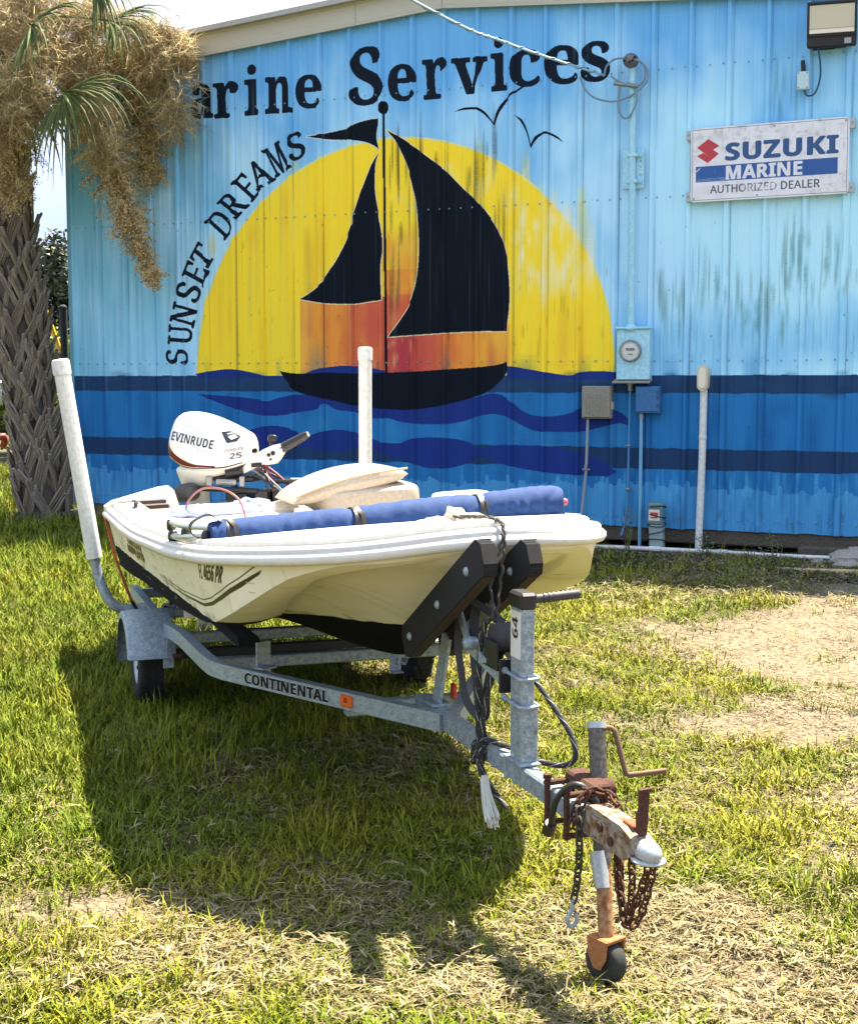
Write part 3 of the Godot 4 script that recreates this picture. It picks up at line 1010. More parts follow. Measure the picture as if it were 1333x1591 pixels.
	mb.tube([Vector3(6.872, 1.5, 0.06), Vector3(6.868, 0.85, 0.06), Vector3(6.852, -0.05, 0.08)], 0.033, 12)
	part("pipe_run", mb, mottled("white_pvc", [[0.0, hexc("b9bdbd")], [0.6, hexc("d6d8d5")], [1.0, hexc("e2e2dc")]], 1.2, 0.45, 0.0, 0.0, 0.03, 47), t)
	mb = MB.new()
	mb.lathe(Transform3D(Basis(), Vector3(6.869, 1.02, 0.06)), [Vector2(0.033, 0), Vector2(0.037, 0.004), Vector2(0.037, 0.03), Vector2(0.033, 0.034)], 12)
	part("coupling", mb, mats["white_pvc"], t)
	mb = MB.new()
	var oval := PackedVector2Array()
	for i in 28:
		var an := TAU * i / 28
		oval.append(Vector2(0.048 * cos(an), 0.06 * signf(sin(an)) * (1.0 if absf(sin(an)) > 0.05 else 0.0) + 0.055 * sin(an)))
	mb.prism(Transform3D(Basis(), Vector3(6.87, 1.565, 0.08)), oval, 0.09)
	part("oval_cover", mb, plain("cream_plastic", hexc("c9bfa4"), 0.5), t)
	mb = MB.new()
	var oval2 := PackedVector2Array()
	for p in oval:
		oval2.append(p * Vector2(0.68, 0.8))
	mb.prism(Transform3D(Basis(), Vector3(6.87, 1.565, 0.129)), oval2, 0.012)
	part("oval_lens", mb, plain("pale_plastic", hexc("dcd8c8"), 0.4), t)
	# telephone pedestal
	t = thing("utility_pedestal", "short grey green pedestal with a white and red label, loosely wound with black wire", "pedestal", on_wall(6.49, 0, 0.15))
	mb = MB.new()
	mb.box(Transform3D(Basis(Vector3.BACK, 0.03), Vector3(0.0, 0.11, 0)), Vector3(0.125, 0.28, 0.11), 0.012)
	part("stake_base", mb, plain("pale_grey_plastic", hexc("8fa0a0"), 0.6), t)
	mb = MB.new()
	mb.box(Transform3D(Basis(Vector3.BACK, -0.02), Vector3(-0.01, 0.345, 0)), Vector3(0.14, 0.2, 0.125), 0.014)
	part("cap", mb, plain("grey_green_plastic", hexc("5f7f80"), 0.55), t)
	mb = MB.new()
	mb.at(Vector3(-0.012, 0.335, 0.065), Vector3(0.1, 0.1, 0.004), 0.001)
	part("label_plate", mb, plain("label_white", hexc("d8d4cc"), 0.6), t)
	for q in [[0.0, 0.347, 0.07, 0.028], [0.0, 0.313, 0.062, 0.012]]:
		mb = MB.new()
		mb.at(Vector3(-0.012 + q[0], q[1], 0.068), Vector3(q[2], q[3], 0.003))
		part("red_print", mb, plain("label_red", hexc("b8382f"), 0.6), t)
	for k in 5:
		mb = MB.new()
		var q := []
		for i in 25:
			var an := TAU * i / 24.0
			q.append(Vector3(0.083 * cos(an) - 0.005, 0.1 + k * 0.075 + 0.02 * sin(an + k * 1.7), 0.078 * sin(an)))
		mb.tube(q, 0.005, 6)
		part("wire_wrap", mb, dark, t)
	# floodlight
	t = thing("floodlight", "square floodlight with a black frame, unlit, high on the wall", "floodlight", on_wall(7.91, 4.52, 0.16))
	t.transform = t.transform * Transform3D(Basis(Vector3.UP, 0.12) * Basis(Vector3.RIGHT, 0.16))
	var blk := mottled("floodlight_black", [[0.0, hexc("16191e")], [1.0, hexc("2a2e36")]], 6.0, 0.5, 0.2, 0.0, 0.04, 48)
	mb = MB.new()
	mb.at(Vector3(0, -0.02, -0.02), Vector3(0.4, 0.36, 0.09), 0.014)
	part("housing", mb, blk, t)
	for q in [[0.0, 0.155, 0.4, 0.022], [0.0, -0.1, 0.4, 0.022], [-0.192, 0.03, 0.016, 0.24], [0.192, 0.03, 0.016, 0.24]]:
		mb = MB.new()
		mb.at(Vector3(q[0], q[1], 0.03), Vector3(q[2], q[3], 0.022), 0.004)
		part("frame", mb, blk, t)
	mb = MB.new()
	mb.at(Vector3(0, 0.045, 0.027), Vector3(0.36, 0.185, 0.006))
	part("reflector", mb, mottled("reflector_grey", [[0.0, hexc("b9b49f")], [1.0, hexc("d6d2c2")]], 8.0, 0.4, 0.0, 0.0, 0.05, 49), t)
	mb = MB.new()
	mb.at(Vector3(0, -0.068, 0.034), Vector3(0.36, 0.045, 0.006), 0.0, 0.0, -0.6)
	part("reflector_lip", mb, plain("reflector_pale", hexc("ddd0b8"), 0.4), t)
	mb = MB.new()
	mb.at(Vector3(0.13, -0.155, 0.027), Vector3(0.055, 0.045, 0.006), 0.001)
	part("rating_label", mb, plain("label_grey", hexc("9aa0a6"), 0.6), t)
	mb = MB.new()
	mb.strap([Vector3(-0.15, -0.17, -0.05), Vector3(-0.15, -0.2, -0.12), Vector3(0.15, -0.2, -0.12), Vector3(0.15, -0.17, -0.05)], 0.03, 0.006, Vector3(0, 0.6, 0.8))
	part("bracket", mb, blk, t)
	t = thing("photocell_box", "small white sensor box with a black stub under the floodlight", "sensor", on_wall(7.672, 4.08, 0))
	mb = MB.new()
	mb.at(Vector3(0, 0, 0.06), Vector3(0.1, 0.15, 0.06), 0.006)
	part("case", mb, mottled("box_white", [[0.0, hexc("9dc0cc")], [1.0, hexc("c6dbe0")]], 6.0, 0.5, 0.0, 0.0, 0.05, 50), t)
	for q in [[-0.035, 0.06], [0.035, 0.06], [-0.035, -0.06], [0.035, -0.06]]:
		mb = MB.new()
		mb.lathe(Transform3D(Basis(Vector3.RIGHT, PI / 2), Vector3(q[0], q[1], 0.088)), [Vector2(0.007, 0), Vector2(0.007, 0.005), Vector2(0, 0.005)], 8, true)
		part("screw", mb, steel, t)
	mb = MB.new()
	mb.tube([Vector3(0, 0.075, 0.06), Vector3(-0.008, 0.17, 0.062)], [0.02, 0.017], 10)
	part("sensor_stub", mb, dark, t)
	t = thing("outdoor_cable", "black cable sagging from the floodlight to the sensor box", "cable", W)
	mb = MB.new()
	mb.tube(curve([Vector3(7.8, 4.34, 0.15), Vector3(7.815, 4.2, 0.1), Vector3(7.81, 4.08, 0.07), Vector3(7.77, 3.97, 0.06), Vector3(7.71, 3.955, 0.06), Vector3(7.68, 4.0, 0.06)], 5), 0.008, 7)
	part("cord_run", mb, plain("cord_dark", hexc("23415a"), 0.5), t)
	# dealer sign
	build_sign()
	# white pipe lying along the foot of the wall
	t = thing("white_ground_pipe", "thin white plastic pipe lying on the soil along the foot of the wall", "pipe")
	var pts := []
	for q in [[5.5, 0.36], [5.95, 0.30], [6.5, 0.26], [7.1, 0.26], [7.6, 0.30], [8.05, 0.28]]:
		var wp := W * Vector3(q[0], 0, q[1])
		pts.append(Vector3(wp.x, 0.035, wp.z))
	mb = MB.new()
	mb.tube(curve(pts, 4), 0.02, 10)
	part("pipe_run", mb, mats["white_pvc"], t)
	for q in [2, 3]:
		mb = MB.new()
		var d: Vector3 = (pts[q + 1] - pts[q]).normalized()
		mb.tube([pts[q] - d * 0.05, pts[q] + d * 0.05], 0.026, 10)
		part("coupling", mb, mats["white_pvc"], t)

func curve(pts: Array, steps := 6) -> Array:
	var out := []
	for i in pts.size() - 1:
		var p0: Vector3 = pts[maxi(i - 1, 0)]
		var p3: Vector3 = pts[mini(i + 2, pts.size() - 1)]
		for s in steps:
			out.append(pts[i].cubic_interpolate(pts[i + 1], p0, p3, float(s) / steps))
	out.append(pts[-1])
	return out

func build_sign() -> void:
	var w := 1280
	var h := 600
	var im := Image.create(w, h, false, Image.FORMAT_RGBA8)
	im.fill(hexc("dcdde4"))
	dabs(im, 71, 220, Rect2(0, 0, w, h), 20, 140, 20, 120, [hexc("dcdde4"), hexc("bdbcc2"), hexc("d3d0d2")], 0.5)
	dabs(im, 72, 180, Rect2(0, 10, w, 230), 10, 60, 10, 60, [hexc("a8a4a2"), hexc("b7b0aa"), hexc("948f8c")], 0.4)
	dabs(im, 73, 90, Rect2(900, 400, 380, 190), 10, 50, 10, 40, [hexc("a6a29e"), hexc("b5b2ae")], 0.4)
	var blue := hexc("1d4a7e")
	# border line
	for k in 4:
		for q in [Rect2i(14, 12 + k, w - 28, 1), Rect2i(14, h - 13 - k, w - 28, 1), Rect2i(12 + k, 12, 1, h - 24), Rect2i(w - 13 - k, 12, 1, h - 24)]:
			im.fill_rect(q, hexc("4a5058"))
	# red angular emblem
	var s := PackedVector2Array()
	for p in [[0.5, 0.0], [1.0, 0.32], [0.72, 0.46], [0.42, 0.26], [0.98, 0.64], [0.48, 1.0], [0.0, 0.68], [0.28, 0.56], [0.55, 0.74], [0.0, 0.34]]:
		s.append(Vector2(52 + p[0] * 188, 92 + p[1] * 196))
	fill_poly(im, s, hexc("b52f3a"))
	draw_text(im, "SUZUKI", "sans_bold", Vector2(292, 276), Vector2(902, 0), Vector2(0, -136), blue, 5.0)
	im.fill_rect(Rect2i(44, 312, 1150, 128), hexc("1c4f96"))
	dabs(im, 74, 40, Rect2(50, 410, 360, 26), 60, 200, 4, 8, [hexc("dcdde4")], 0.4)
	fill_poly(im, PackedVector2Array([Vector2(44, 352), Vector2(84, 318), Vector2(74, 336), Vector2(48, 356)]), hexc("dcdde4"))
	draw_text(im, "MARINE", "sans_bold", Vector2(298, 428), Vector2(616, 0), Vector2(0, -104), hexc("d8d9e0"), 3.0)
	draw_text(im, "AUTHORIZED DEALER", "sans", Vector2(166, 536), Vector2(890, 0), Vector2(0, -62), hexc("3e4a5c"), 1.6)
	dabs(im, 75, 60, Rect2(440, 470, 280, 70), 12, 60, 20, 60, [hexc("dcdde4")], 0.55)
	dabs(im, 76, 260, Rect2(0, 0, w, h), 3, 9, 20, 120, [hexc("e0e0e4"), hexc("9a989a")], 0.2)
	var m := plain("sign_face", Color.WHITE, 0.4)
	m.albedo_texture = ImageTexture.create_from_image(im)
	var t := thing("dealer_sign", "white and blue SUZUKI MARINE authorized dealer sign with a red emblem", "sign", on_wall(7.395, 3.431, 0.075))
	t.transform = t.transform * Transform3D(Basis(Vector3.BACK, 0.007))
	var mb := MB.new()
	var o := PackedVector2Array()
	var hw := 0.672
	var hh := 0.318
	for cnr in [[1, 1, 0.0], [-1, 1, 90.0], [-1, -1, 180.0], [1, -1, 270.0]]:
		for i in 5:
			var an: float = (cnr[2] + i * 22.5) * DEG
			o.append(Vector2(cnr[0] * (hw - 0.035) + cos(an) * 0.035, cnr[1] * (hh - 0.035) + sin(an) * 0.035))
	mb.prism(Transform3D(Basis(), Vector3.ZERO), o, 0.012, Transform2D(Vector2(0.5 / hw, 0), Vector2(0, -0.5 / hh), Vector2(0.5, 0.5)))
	part("face_panel", mb, m, t)
	var wood := mottled("grey_batten", [[0.0, hexc("8f9aa0")], [1.0, hexc("c0cacc")]], 4.0, 0.8, 0.0, 0.0, 0.04, 51)
	for q in [[0.0, hh - 0.055], [0.0, -hh + 0.05]]:
		mb = MB.new()
		mb.at(Vector3(q[0], q[1], -0.024), Vector3(hw * 2.0 + 0.09, 0.085, 0.036), 0.004)
		part("batten", mb, wood, t)
	for q in [[-hw - 0.022, hh - 0.05], [hw + 0.022, hh - 0.05], [-hw - 0.022, -hh + 0.05], [hw + 0.022, -hh + 0.05], [0.05, hh - 0.03], [-0.09, -hh + 0.03], [hw - 0.03, hh - 0.03], [-hw + 0.03, -hh + 0.03]]:
		mb = MB.new()
		mb.lathe(Transform3D(Basis(Vector3.RIGHT, PI / 2), Vector3(q[0], q[1], 0.006 if absf(q[0]) < hw else -0.006)), [Vector2(0.008, 0), Vector2(0.008, 0.004), Vector2(0, 0.004)], 8, true)
		part("screw", mb, mats["dull_zinc"], t)
# ---------------------------------------------------------------- ground and plants
var n_zone: FastNoiseLite
var n_fine: FastNoiseLite

func blob(x: float, z: float, cx: float, cz: float, rx: float, rz: float) -> float:
	return 1.0 - sqrt(pow((x - cx) / rx, 2.0) + pow((z - cz) / rz, 2.0))

# x: bare sand, y: dry grass, z: lush grass (z counts metres away from the camera)
func zone(x: float, z: float) -> Vector3:
	var a := n_zone.get_noise_2d(x, z)
	var b := n_fine.get_noise_2d(x, z)
	var sand := maxf(blob(x, z, 2.7, 7.9, 1.75, 2.6), blob(x, z, 1.75, 4.9, 0.6, 0.8) * 0.55)
	sand = maxf(sand, blob(x, z, 3.9, 9.6, 1.6, 1.9))
	sand = maxf(sand, maxf(blob(x, z, 1.6, 6.2, 1.0, 1.3) * 0.55, blob(x, z, 1.25, 4.7, 0.55, 0.8) * 0.45))
	sand = maxf(sand, maxf(blob(x, z, -1.0, 3.95, 0.55, 0.32), blob(x, z, 0.75, 3.55, 0.6, 0.5)) * 0.5 - 0.05)
	sand = clampf(sand * 2.2 + a * 0.75 + b * 0.6, 0.0, 1.0)
	var dry := clampf(0.10 + 0.45 * smoothstep(0.3, 1.5, x - (z - 4.0) * 0.1) + a * 1.1 + b * 0.45, 0.0, 1.0)
	dry = maxf(dry, clampf(blob(x, z, -0.5, 3.7, 1.2, 0.55) * 0.9 + b * 0.9, 0.0, 0.7))
	dry = maxf(dry, clampf(blob(x, z, 0.75, 3.6, 0.9, 0.9) * 1.3 + b * 0.8, 0.0, 1.0))
	var lush := clampf(smoothstep(0.2, 1.9, -x + (z - 5.0) * 0.13) + a * 0.8, 0.0, 1.0)
	lush = maxf(lush, clampf(blob(x, z, 1.35, 4.0, 0.45, 0.35) * 2.0, 0.0, 0.8))
	dry *= 1.0 - 0.75 * lush
	# worn soil along the foot of the wall
	var q := W.affine_inverse() * Vector3(x, 0, -z)
	var soil := clampf(1.25 - q.z / (0.75 if q.x > 5.0 else 0.35) + b * 0.5, 0.0, 1.0) if q.x > -1.0 and q.x < 9.5 else 0.0
	return Vector3(maxf(sand, soil * 0.95), dry, lush * (1.0 - soil))

func ground_y(x: float, z: float) -> float:
	return 0.035 * n_zone.get_noise_2d(x * 0.8 + 40.0, z * 0.8) * smoothstep(1.0, 3.0, z)

func build_ground() -> void:
	n_zone = noise(0.42, 71, FastNoiseLite.TYPE_SIMPLEX_SMOOTH, 3)
	n_fine = noise(1.9, 72, FastNoiseLite.TYPE_SIMPLEX_SMOOTH, 3)
	var xs := [-420.0, -120.0, -50.0, -26.0, -16.0]
	var zs := [-420.0, -120.0, -50.0, -20.0, -6.0, -2.0]
	for i in 101:
		xs.append(-10.0 + i * 0.2)
	for i in 126:
		zs.append(0.0 + i * 0.16)
	xs.append_array([16.0, 26.0, 50.0, 120.0, 420.0])
	zs.append_array([24.0, 34.0, 60.0, 120.0, 420.0])
	var mb := MB.new()
	mb.coloured = true
	var rows := []
	var cols := PackedColorArray()
	for z in zs:
		var row := []
		for x in xs:
			row.append(Vector3(x, ground_y(x, z) if absf(x) < 11.0 and z < 21.0 else 0.0, -z))
			var q := zone(x, z)
			var c := Color(0.135, 0.105, 0.055)
			c = c.lerp(Color(0.20, 0.155, 0.085), q.y * 0.7)
			c = c.lerp(Color(0.09, 0.085, 0.03), q.z * 0.7)
			c = c.lerp(Color(0.275, 0.24, 0.17), q.x)
			if absf(x) > 10.5 or z > 20.5 or z < 0.5:
				c = Color(0.13, 0.14, 0.045)
			cols.append(c)
		rows.append(row)
	mb.grid(rows, false)
	mb.c = cols
	var m := plain("soil", Color.WHITE, 0.95)
	m.vertex_color_use_as_albedo = true
	m.albedo_texture = ntex(0.02, 73, [[0.0, hexc("8a8078")], [0.35, hexc("cfc8bc")], [0.6, hexc("f2eee6")], [1.0, hexc("ffffff")]], 1024, FastNoiseLite.TYPE_SIMPLEX_SMOOTH, 6)
	m.uv1_triplanar = true
	m.uv1_world_triplanar = true
	m.uv1_scale = Vector3.ONE * 1.1
	m.detail_enabled = true
	m.detail_blend_mode = BaseMaterial3D.BLEND_MODE_MUL
	m.detail_uv_layer = BaseMaterial3D.DETAIL_UV_1
	m.detail_albedo = ntex(0.09, 74, [[0.0, hexc("77706a")], [0.5, hexc("e8e4dc")], [1.0, hexc("ffffff")]], 512)
	m.heightmap_enabled = true
	m.heightmap_texture = ntex(0.05, 75, [], 512)
	m.heightmap_scale = 1.2
	var g := part("ground", mb, m, self)
	tag(g, "sandy soil of the yard with bare patches", "", "", "structure")

func blade(mb: MB, base: Vector3, dir: Vector3, len: float, w: float, bend: float, tone: float) -> void:
	var side := dir.cross(Vector3.UP)
	side = (side if side.length() > 0.01 else Vector3.RIGHT).normalized()
	var out := Vector3(dir.x, 0, dir.z)
	var p := base
	var d := dir.normalized()
	var prev := [p - side * w * 0.5, p + side * w * 0.5]
	mb.col = Color(tone, tone, tone)
	var nn := side.cross(d).normalized()
	for i in 2:
		p += d * len * (0.55 if i == 0 else 0.45)
		d = (d + (out * 0.6 - Vector3.UP * 0.5) * bend).normalized()
		if i == 0:
			var a := mb.vert(prev[0], nn)
			var b := mb.vert(prev[1], nn)
			var e := mb.vert(p + side * w * 0.4, nn)
			var f := mb.vert(p - side * w * 0.4, nn)
			mb.ix.append_array(PackedInt32Array([a, e, b, a, f, e]))
			prev = [p - side * w * 0.4, p + side * w * 0.4]
		else:
			var n2 := side.cross(d).normalized()
			var a := mb.vert(prev[0], n2)
			var b := mb.vert(prev[1], n2)
			var e := mb.vert(p, n2)
			mb.ix.append_array(PackedInt32Array([a, e, b]))

func tuft(seed_: int, count: int, spread: float, h0: float, h1: float, lean: float, w: float, flat := false) -> ArrayMesh:
	var r := RandomNumberGenerator.new()
	r.seed = seed_
	var mb := MB.new()
	mb.coloured = true
	for i in count:
		var a := r.randf() * TAU
		var rad := sqrt(r.randf()) * spread
		var b := Vector3(cos(a) * rad, -0.005, sin(a) * rad)
		var a2 := r.randf() * TAU
		var l := lean * r.randf_range(0.2, 1.0)
		var d := Vector3(cos(a2) * l, 1.0, sin(a2) * l)
		if flat:
			d = Vector3(cos(a2), r.randf_range(-0.02, 0.35), sin(a2))
			b.y = r.randf_range(0.002, 0.03)
		blade(mb, b, d.normalized(), r.randf_range(h0, h1), w * r.randf_range(0.7, 1.3), r.randf_range(0.2, 1.1), r.randf_range(0.45, 1.05))
	return mb.done()

func grass_material(key: String, rough: float) -> StandardMaterial3D:
	var m := plain(key, Color.WHITE, rough)
	m.vertex_color_use_as_albedo = true
	m.cull_mode = BaseMaterial3D.CULL_DISABLED
	m.backlight_enabled = true
	m.backlight = Color(0.22, 0.23, 0.03)
	m.metallic_specular = 0.2
	return m

func scatter(called: String, label: String, mesh: Mesh, mat: Material, places: Array, tints: PackedColorArray) -> void:
	var mm := MultiMesh.new()
	mm.transform_format = MultiMesh.TRANSFORM_3D
	mm.use_colors = true
	mm.mesh = mesh
	mm.instance_count = places.size()
	for i in places.size():
		mm.set_instance_transform(i, places[i])
		mm.set_instance_color(i, tints[i])
	var o := MultiMeshInstance3D.new()
	o.name = numbered(called)
	o.multimesh = mm
	o.material_override = mat
	add_child(o)
	tag(o, label, "grass", "", "stuff")

func build_grass() -> void:
	var r := RandomNumberGenerator.new()
	r.seed = 99
	var gm := grass_material("grass_blade", 0.6)
	var sm := grass_material("straw_blade", 0.55)
	var sets := [[], [], [], [], []]
	var cols := [PackedColorArray(), PackedColorArray(), PackedColorArray(), PackedColorArray(), PackedColorArray()]
	var winv := W.affine_inverse()
	var strips := [2.7]
	while strips[-1] < 24.0:
		strips.append(strips[-1] * 1.035)
	for si in strips.size() - 1:
		var za: float = strips[si]
		var zb: float = strips[si + 1]
		var hw := 0.325 * zb + 0.9 + (1.5 if za > 10.0 else 0.0)
		var density := clampf(1250.0 * pow(4.0 / za, 1.4), 110.0, 1500.0)
		for i in int((zb - za) * (2.0 * hw) * density):
			var z := r.randf_range(za, zb)
			var x := r.randf_range(-hw, hw)
			var q := winv * Vector3(x, 0, -z)
			if q.z < 0.02 and q.x > -0.1 and q.x < 9.0:
				continue
			if z > 12.5 and x > 1.0:
				continue
			if Vector2(x + 4.25, z - 15.2).length() < 0.3:
				continue
			var k := zone(x, z)
			var rot := Basis(Vector3.UP, r.randf() * TAU) * Basis(Vector3.RIGHT, r.randf_range(-0.2, 0.2))
			var grow := 1.0 + clampf((z - 4.0) * 0.075, -0.1, 0.9)
			var y := ground_y(x, z)
			var v := n_zone.get_noise_2d(x * 2.2 + 9.0, z * 2.2)
			var v2 := n_fine.get_noise_2d(x * 1.6 + 30.0, z * 1.6)
			if r.randf() < k.x * (0.985 if k.x > 0.45 else 0.85):
				# straw and roots on the bare ground
				if r.randf() < 0.22:
					sets[3].append(Transform3D(rot.scaled(Vector3.ONE * r.randf_range(0.4, 0.8) * grow), Vector3(x, y - 0.008, -z)))
					cols[3].append(Color(0.16, 0.11, 0.06).lerp(Color(0.36, 0.29, 0.19), r.randf()))
				continue
			if r.randf() < k.y * 0.9:
				var s := r.randf_range(0.6, 1.15) * grow
				if r.randf() < 0.70:
					sets[3].append(Transform3D(rot.scaled(Vector3(s, s, s)), Vector3(x, y, -z)))
					cols[3].append(Color(0.18, 0.135, 0.065).lerp(Color(0.41, 0.345, 0.19), r.randf()))
				else:
					sets[2].append(Transform3D(rot.scaled(Vector3(s, s * 0.8, s)), Vector3(x, y, -z)))
					cols[2].append(Color(0.34, 0.30, 0.11).lerp(Color(0.22, 0.23, 0.045), r.randf()))
				continue
			# gaps where the soil shows
			if r.randf() < clampf(-v2 * 1.6 - 0.1, 0.0, 0.75) * (1.0 - 0.6 * k.z):
				continue
			var g := Color(0.15, 0.20, 0.014).lerp(Color(0.34, 0.315, 0.036), clampf(0.32 + v * 1.0 + r.randf_range(-0.5, 0.5), 0.0, 1.0))
			g = g.lerp(Color(0.105, 0.18, 0.018), k.z * r.randf_range(0.05, 0.65))
			var sc := r.randf_range(0.6, 1.25) * grow
			var pick := 1 if r.randf() < 0.07 + 0.40 * k.z + 0.2 * maxf(0.0, v2) else (0 if r.randf() < 0.5 else 2)
			var tall := 1.0 + 0.3 * k.z + 0.5 * maxf(0.0, v)
			sets[pick].append(Transform3D(rot.scaled(Vector3(sc, sc * tall, sc)), Vector3(x, y, -z)))
			cols[pick].append(g)
	scatter("lawn_grass", "short yellowish green grass over the yard", tuft(1, 18, 0.08, 0.02, 0.052, 1.5, 0.0048), gm, sets[0], cols[0])
	scatter("long_grass", "longer blades of fresh green grass standing in tufts", tuft(2, 13, 0.06, 0.045, 0.105, 0.95, 0.005), gm, sets[1], cols[1])
	scatter("mixed_grass", "low bent grass blades between the tufts", tuft(3, 18, 0.085, 0.025, 0.065, 2.8, 0.005), gm, sets[2], cols[2])
	scatter("dry_straw", "dry mown straw lying on the ground", tuft(4, 18, 0.10, 0.03, 0.10, 1.0, 0.0048, true), sm, sets[3], cols[3])
	# broad leaved weeds
	var bl := MB.new()
	bl.coloured = true
	var wr := RandomNumberGenerator.new()
	wr.seed = 6
	for i in 16:
		var a := wr.randf() * TAU
		var d := Vector3(cos(a), wr.randf_range(0.05, 0.5), sin(a)).normalized()
		var s := d.cross(Vector3.UP).normalized()
		var p := Vector3(cos(a), 0, sin(a)) * wr.randf_range(0.0, 0.05) + Vector3(0, wr.randf_range(0.005, 0.03), 0)
		var l := wr.randf_range(0.02, 0.045)
		var tone := wr.randf_range(0.6, 1.1)
		bl.col = Color(tone, tone, tone)
		bl.poly([p, p + d * l * 0.4 + s * l * 0.28, p + d * l * 0.8 + s * l * 0.2, p + d * l, p + d * l * 0.8 - s * l * 0.2, p + d * l * 0.4 - s * l * 0.28])
	var wp := []
	var wc := PackedColorArray()
	for i in 3000:
		var z := wr.randf_range(2.9, 13.0)
		var x := wr.randf_range(-0.33 * z - 0.5, 0.33 * z + 0.5)
		var q := winv * Vector3(x, 0, -z)
		var k := zone(x, z)
		if q.z < 0.05 or wr.randf() < k.x or n_fine.get_noise_2d(x * 1.3 - 20.0, z * 1.3) < 0.16:
			continue
		wp.append(Transform3D(Basis(Vector3.UP, wr.randf() * TAU).scaled(Vector3.ONE * wr.randf_range(0.3, 0.7)), Vector3(x, ground_y(x, z), -z)))
		wc.append(Color(0.10, 0.17, 0.02).lerp(Color(0.22, 0.26, 0.03), wr.randf()))
	scatter("low_weeds", "low broad leaved weeds growing in the turf", bl.done(), gm, wp, wc)
	# litter along the wall
	var lp := []
	var lc := PackedColorArray()
	for i in 9000:
		var u := r.randf_range(-0.2, 8.9)
		var o := pow(r.randf(), 1.5) * (1.5 if u > 5.0 else 0.7) + 0.02
		var p := W * Vector3(u, 0, o)
		lp.append(Transform3D(Basis(Vector3.UP, r.randf() * TAU).scaled(Vector3.ONE * r.randf_range(0.5, 1.3)), Vector3(p.x, ground_y(p.x, -p.z) - 0.004, p.z)))
		lc.append(Color(0.05, 0.035, 0.025).lerp(Color(0.34, 0.30, 0.24), pow(r.randf(), 3.0)))
	scatter("leaf_litter", "brown leaf litter along the foot of the wall", tuft(5, 7, 0.07, 0.02, 0.06, 1.0, 0.02, true), sm, lp, lc)

func twig(mb: MB, a: Vector3, b: Vector3, w: float, r: RandomNumberGenerator) -> void:
	var d := (b - a).normalized()
	var s := d.cross(Vector3(r.randf() - 0.5, r.randf() - 0.5, r.randf() - 0.5)).normalized() * w
	var u := d.cross(s).normalized() * w
	var q := [s, (-s * 0.5 + u * 0.87), (-s * 0.5 - u * 0.87)]
	var f := mb.v.size()
	for k in 3:
		mb.vert(a + q[k], q[k] / w)
	mb.vert(b, d)
	mb.ix.append_array(PackedInt32Array([f, f + 3, f + 1, f + 1, f + 3, f + 2, f + 2, f + 3, f]))

# a dry, much branched flower stalk of the palm
func stalk(seed_: int, axis: Array, spread: Array, branches: int, twigs: int, droop: float, berries := false) -> MB:
	var r := RandomNumberGenerator.new()
	r.seed = seed_
	var mb := MB.new()
	mb.coloured = true
	var line := curve(axis, 8)
	var rad := []
	for i in line.size():
		rad.append(lerpf(0.016, 0.004, float(i) / line.size()))
	mb.col = Color(0.8, 0.8, 0.8)
	mb.tube(line, rad, 5, false)
	for i in branches:
		var t := r.randf()
		var idx := t * (line.size() - 1.001)
		var p: Vector3 = line[int(idx)].lerp(line[int(idx) + 1], idx - floor(idx))
		var si := t * (spread.size() - 1.001)
		var sp: float = lerpf(spread[int(si)], spread[int(si) + 1], si - floor(si))
		var along: Vector3 = (line[mini(int(idx) + 1, line.size() - 1)] - line[int(idx)]).normalized()
		var d := Vector3(r.randfn(), r.randfn(), r.randfn()).normalized()
		d = (d + along * 0.5 - Vector3.UP * droop * 0.5).normalized()
		var l := sp * r.randf_range(0.55, 1.15)
		var q := p
		var tone := r.randf_range(0.4, 1.05)
		for s in 4:
			var q2 := q + d * l * 0.25
			mb.col = Color(tone, tone, tone)
			twig(mb, q, q2, 0.0042, r)
			for k in twigs:
				var st := q.lerp(q2, r.randf())
				var dd := (d * 0.6 + Vector3(r.randfn(), r.randfn(), r.randfn()) * 0.75 - Vector3.UP * droop * 0.35).normalized()
				var tl := r.randf_range(0.03, 0.11) if berries else r.randf_range(0.06, 0.19)
				var t2 := tone * r.randf_range(0.6, 1.3)
				mb.col = Color(t2, t2, t2)
				twig(mb, st, st + dd * tl, r.randf_range(0.0015, 0.0034) * (1.6 if k == 0 else 1.0), r)
				if berries and r.randf() < 0.95:
					var bp := st + dd * tl * r.randf_range(0.5, 1.0)
					var bs := r.randf_range(0.004, 0.0075)
					var bt := r.randf_range(0.25, 1.5)
					mb.col = Color(bt, bt * 0.9, bt * 0.8)
					var c4 := [bp + Vector3(bs, bs, bs), bp + Vector3(bs, -bs, -bs), bp + Vector3(-bs, bs, -bs), bp + Vector3(-bs, -bs, bs)]
					for f in [[0, 1, 2], [0, 3, 1], [0, 2, 3], [1, 3, 2]]:
						mb.polyo([c4[f[0]], c4[f[1]], c4[f[2]]], bp)
			q = q2
			d = (d - Vector3.UP * droop * 0.22 + Vector3(r.randfn(), r.randfn(), r.randfn()) * 0.16).normalized()
	return mb

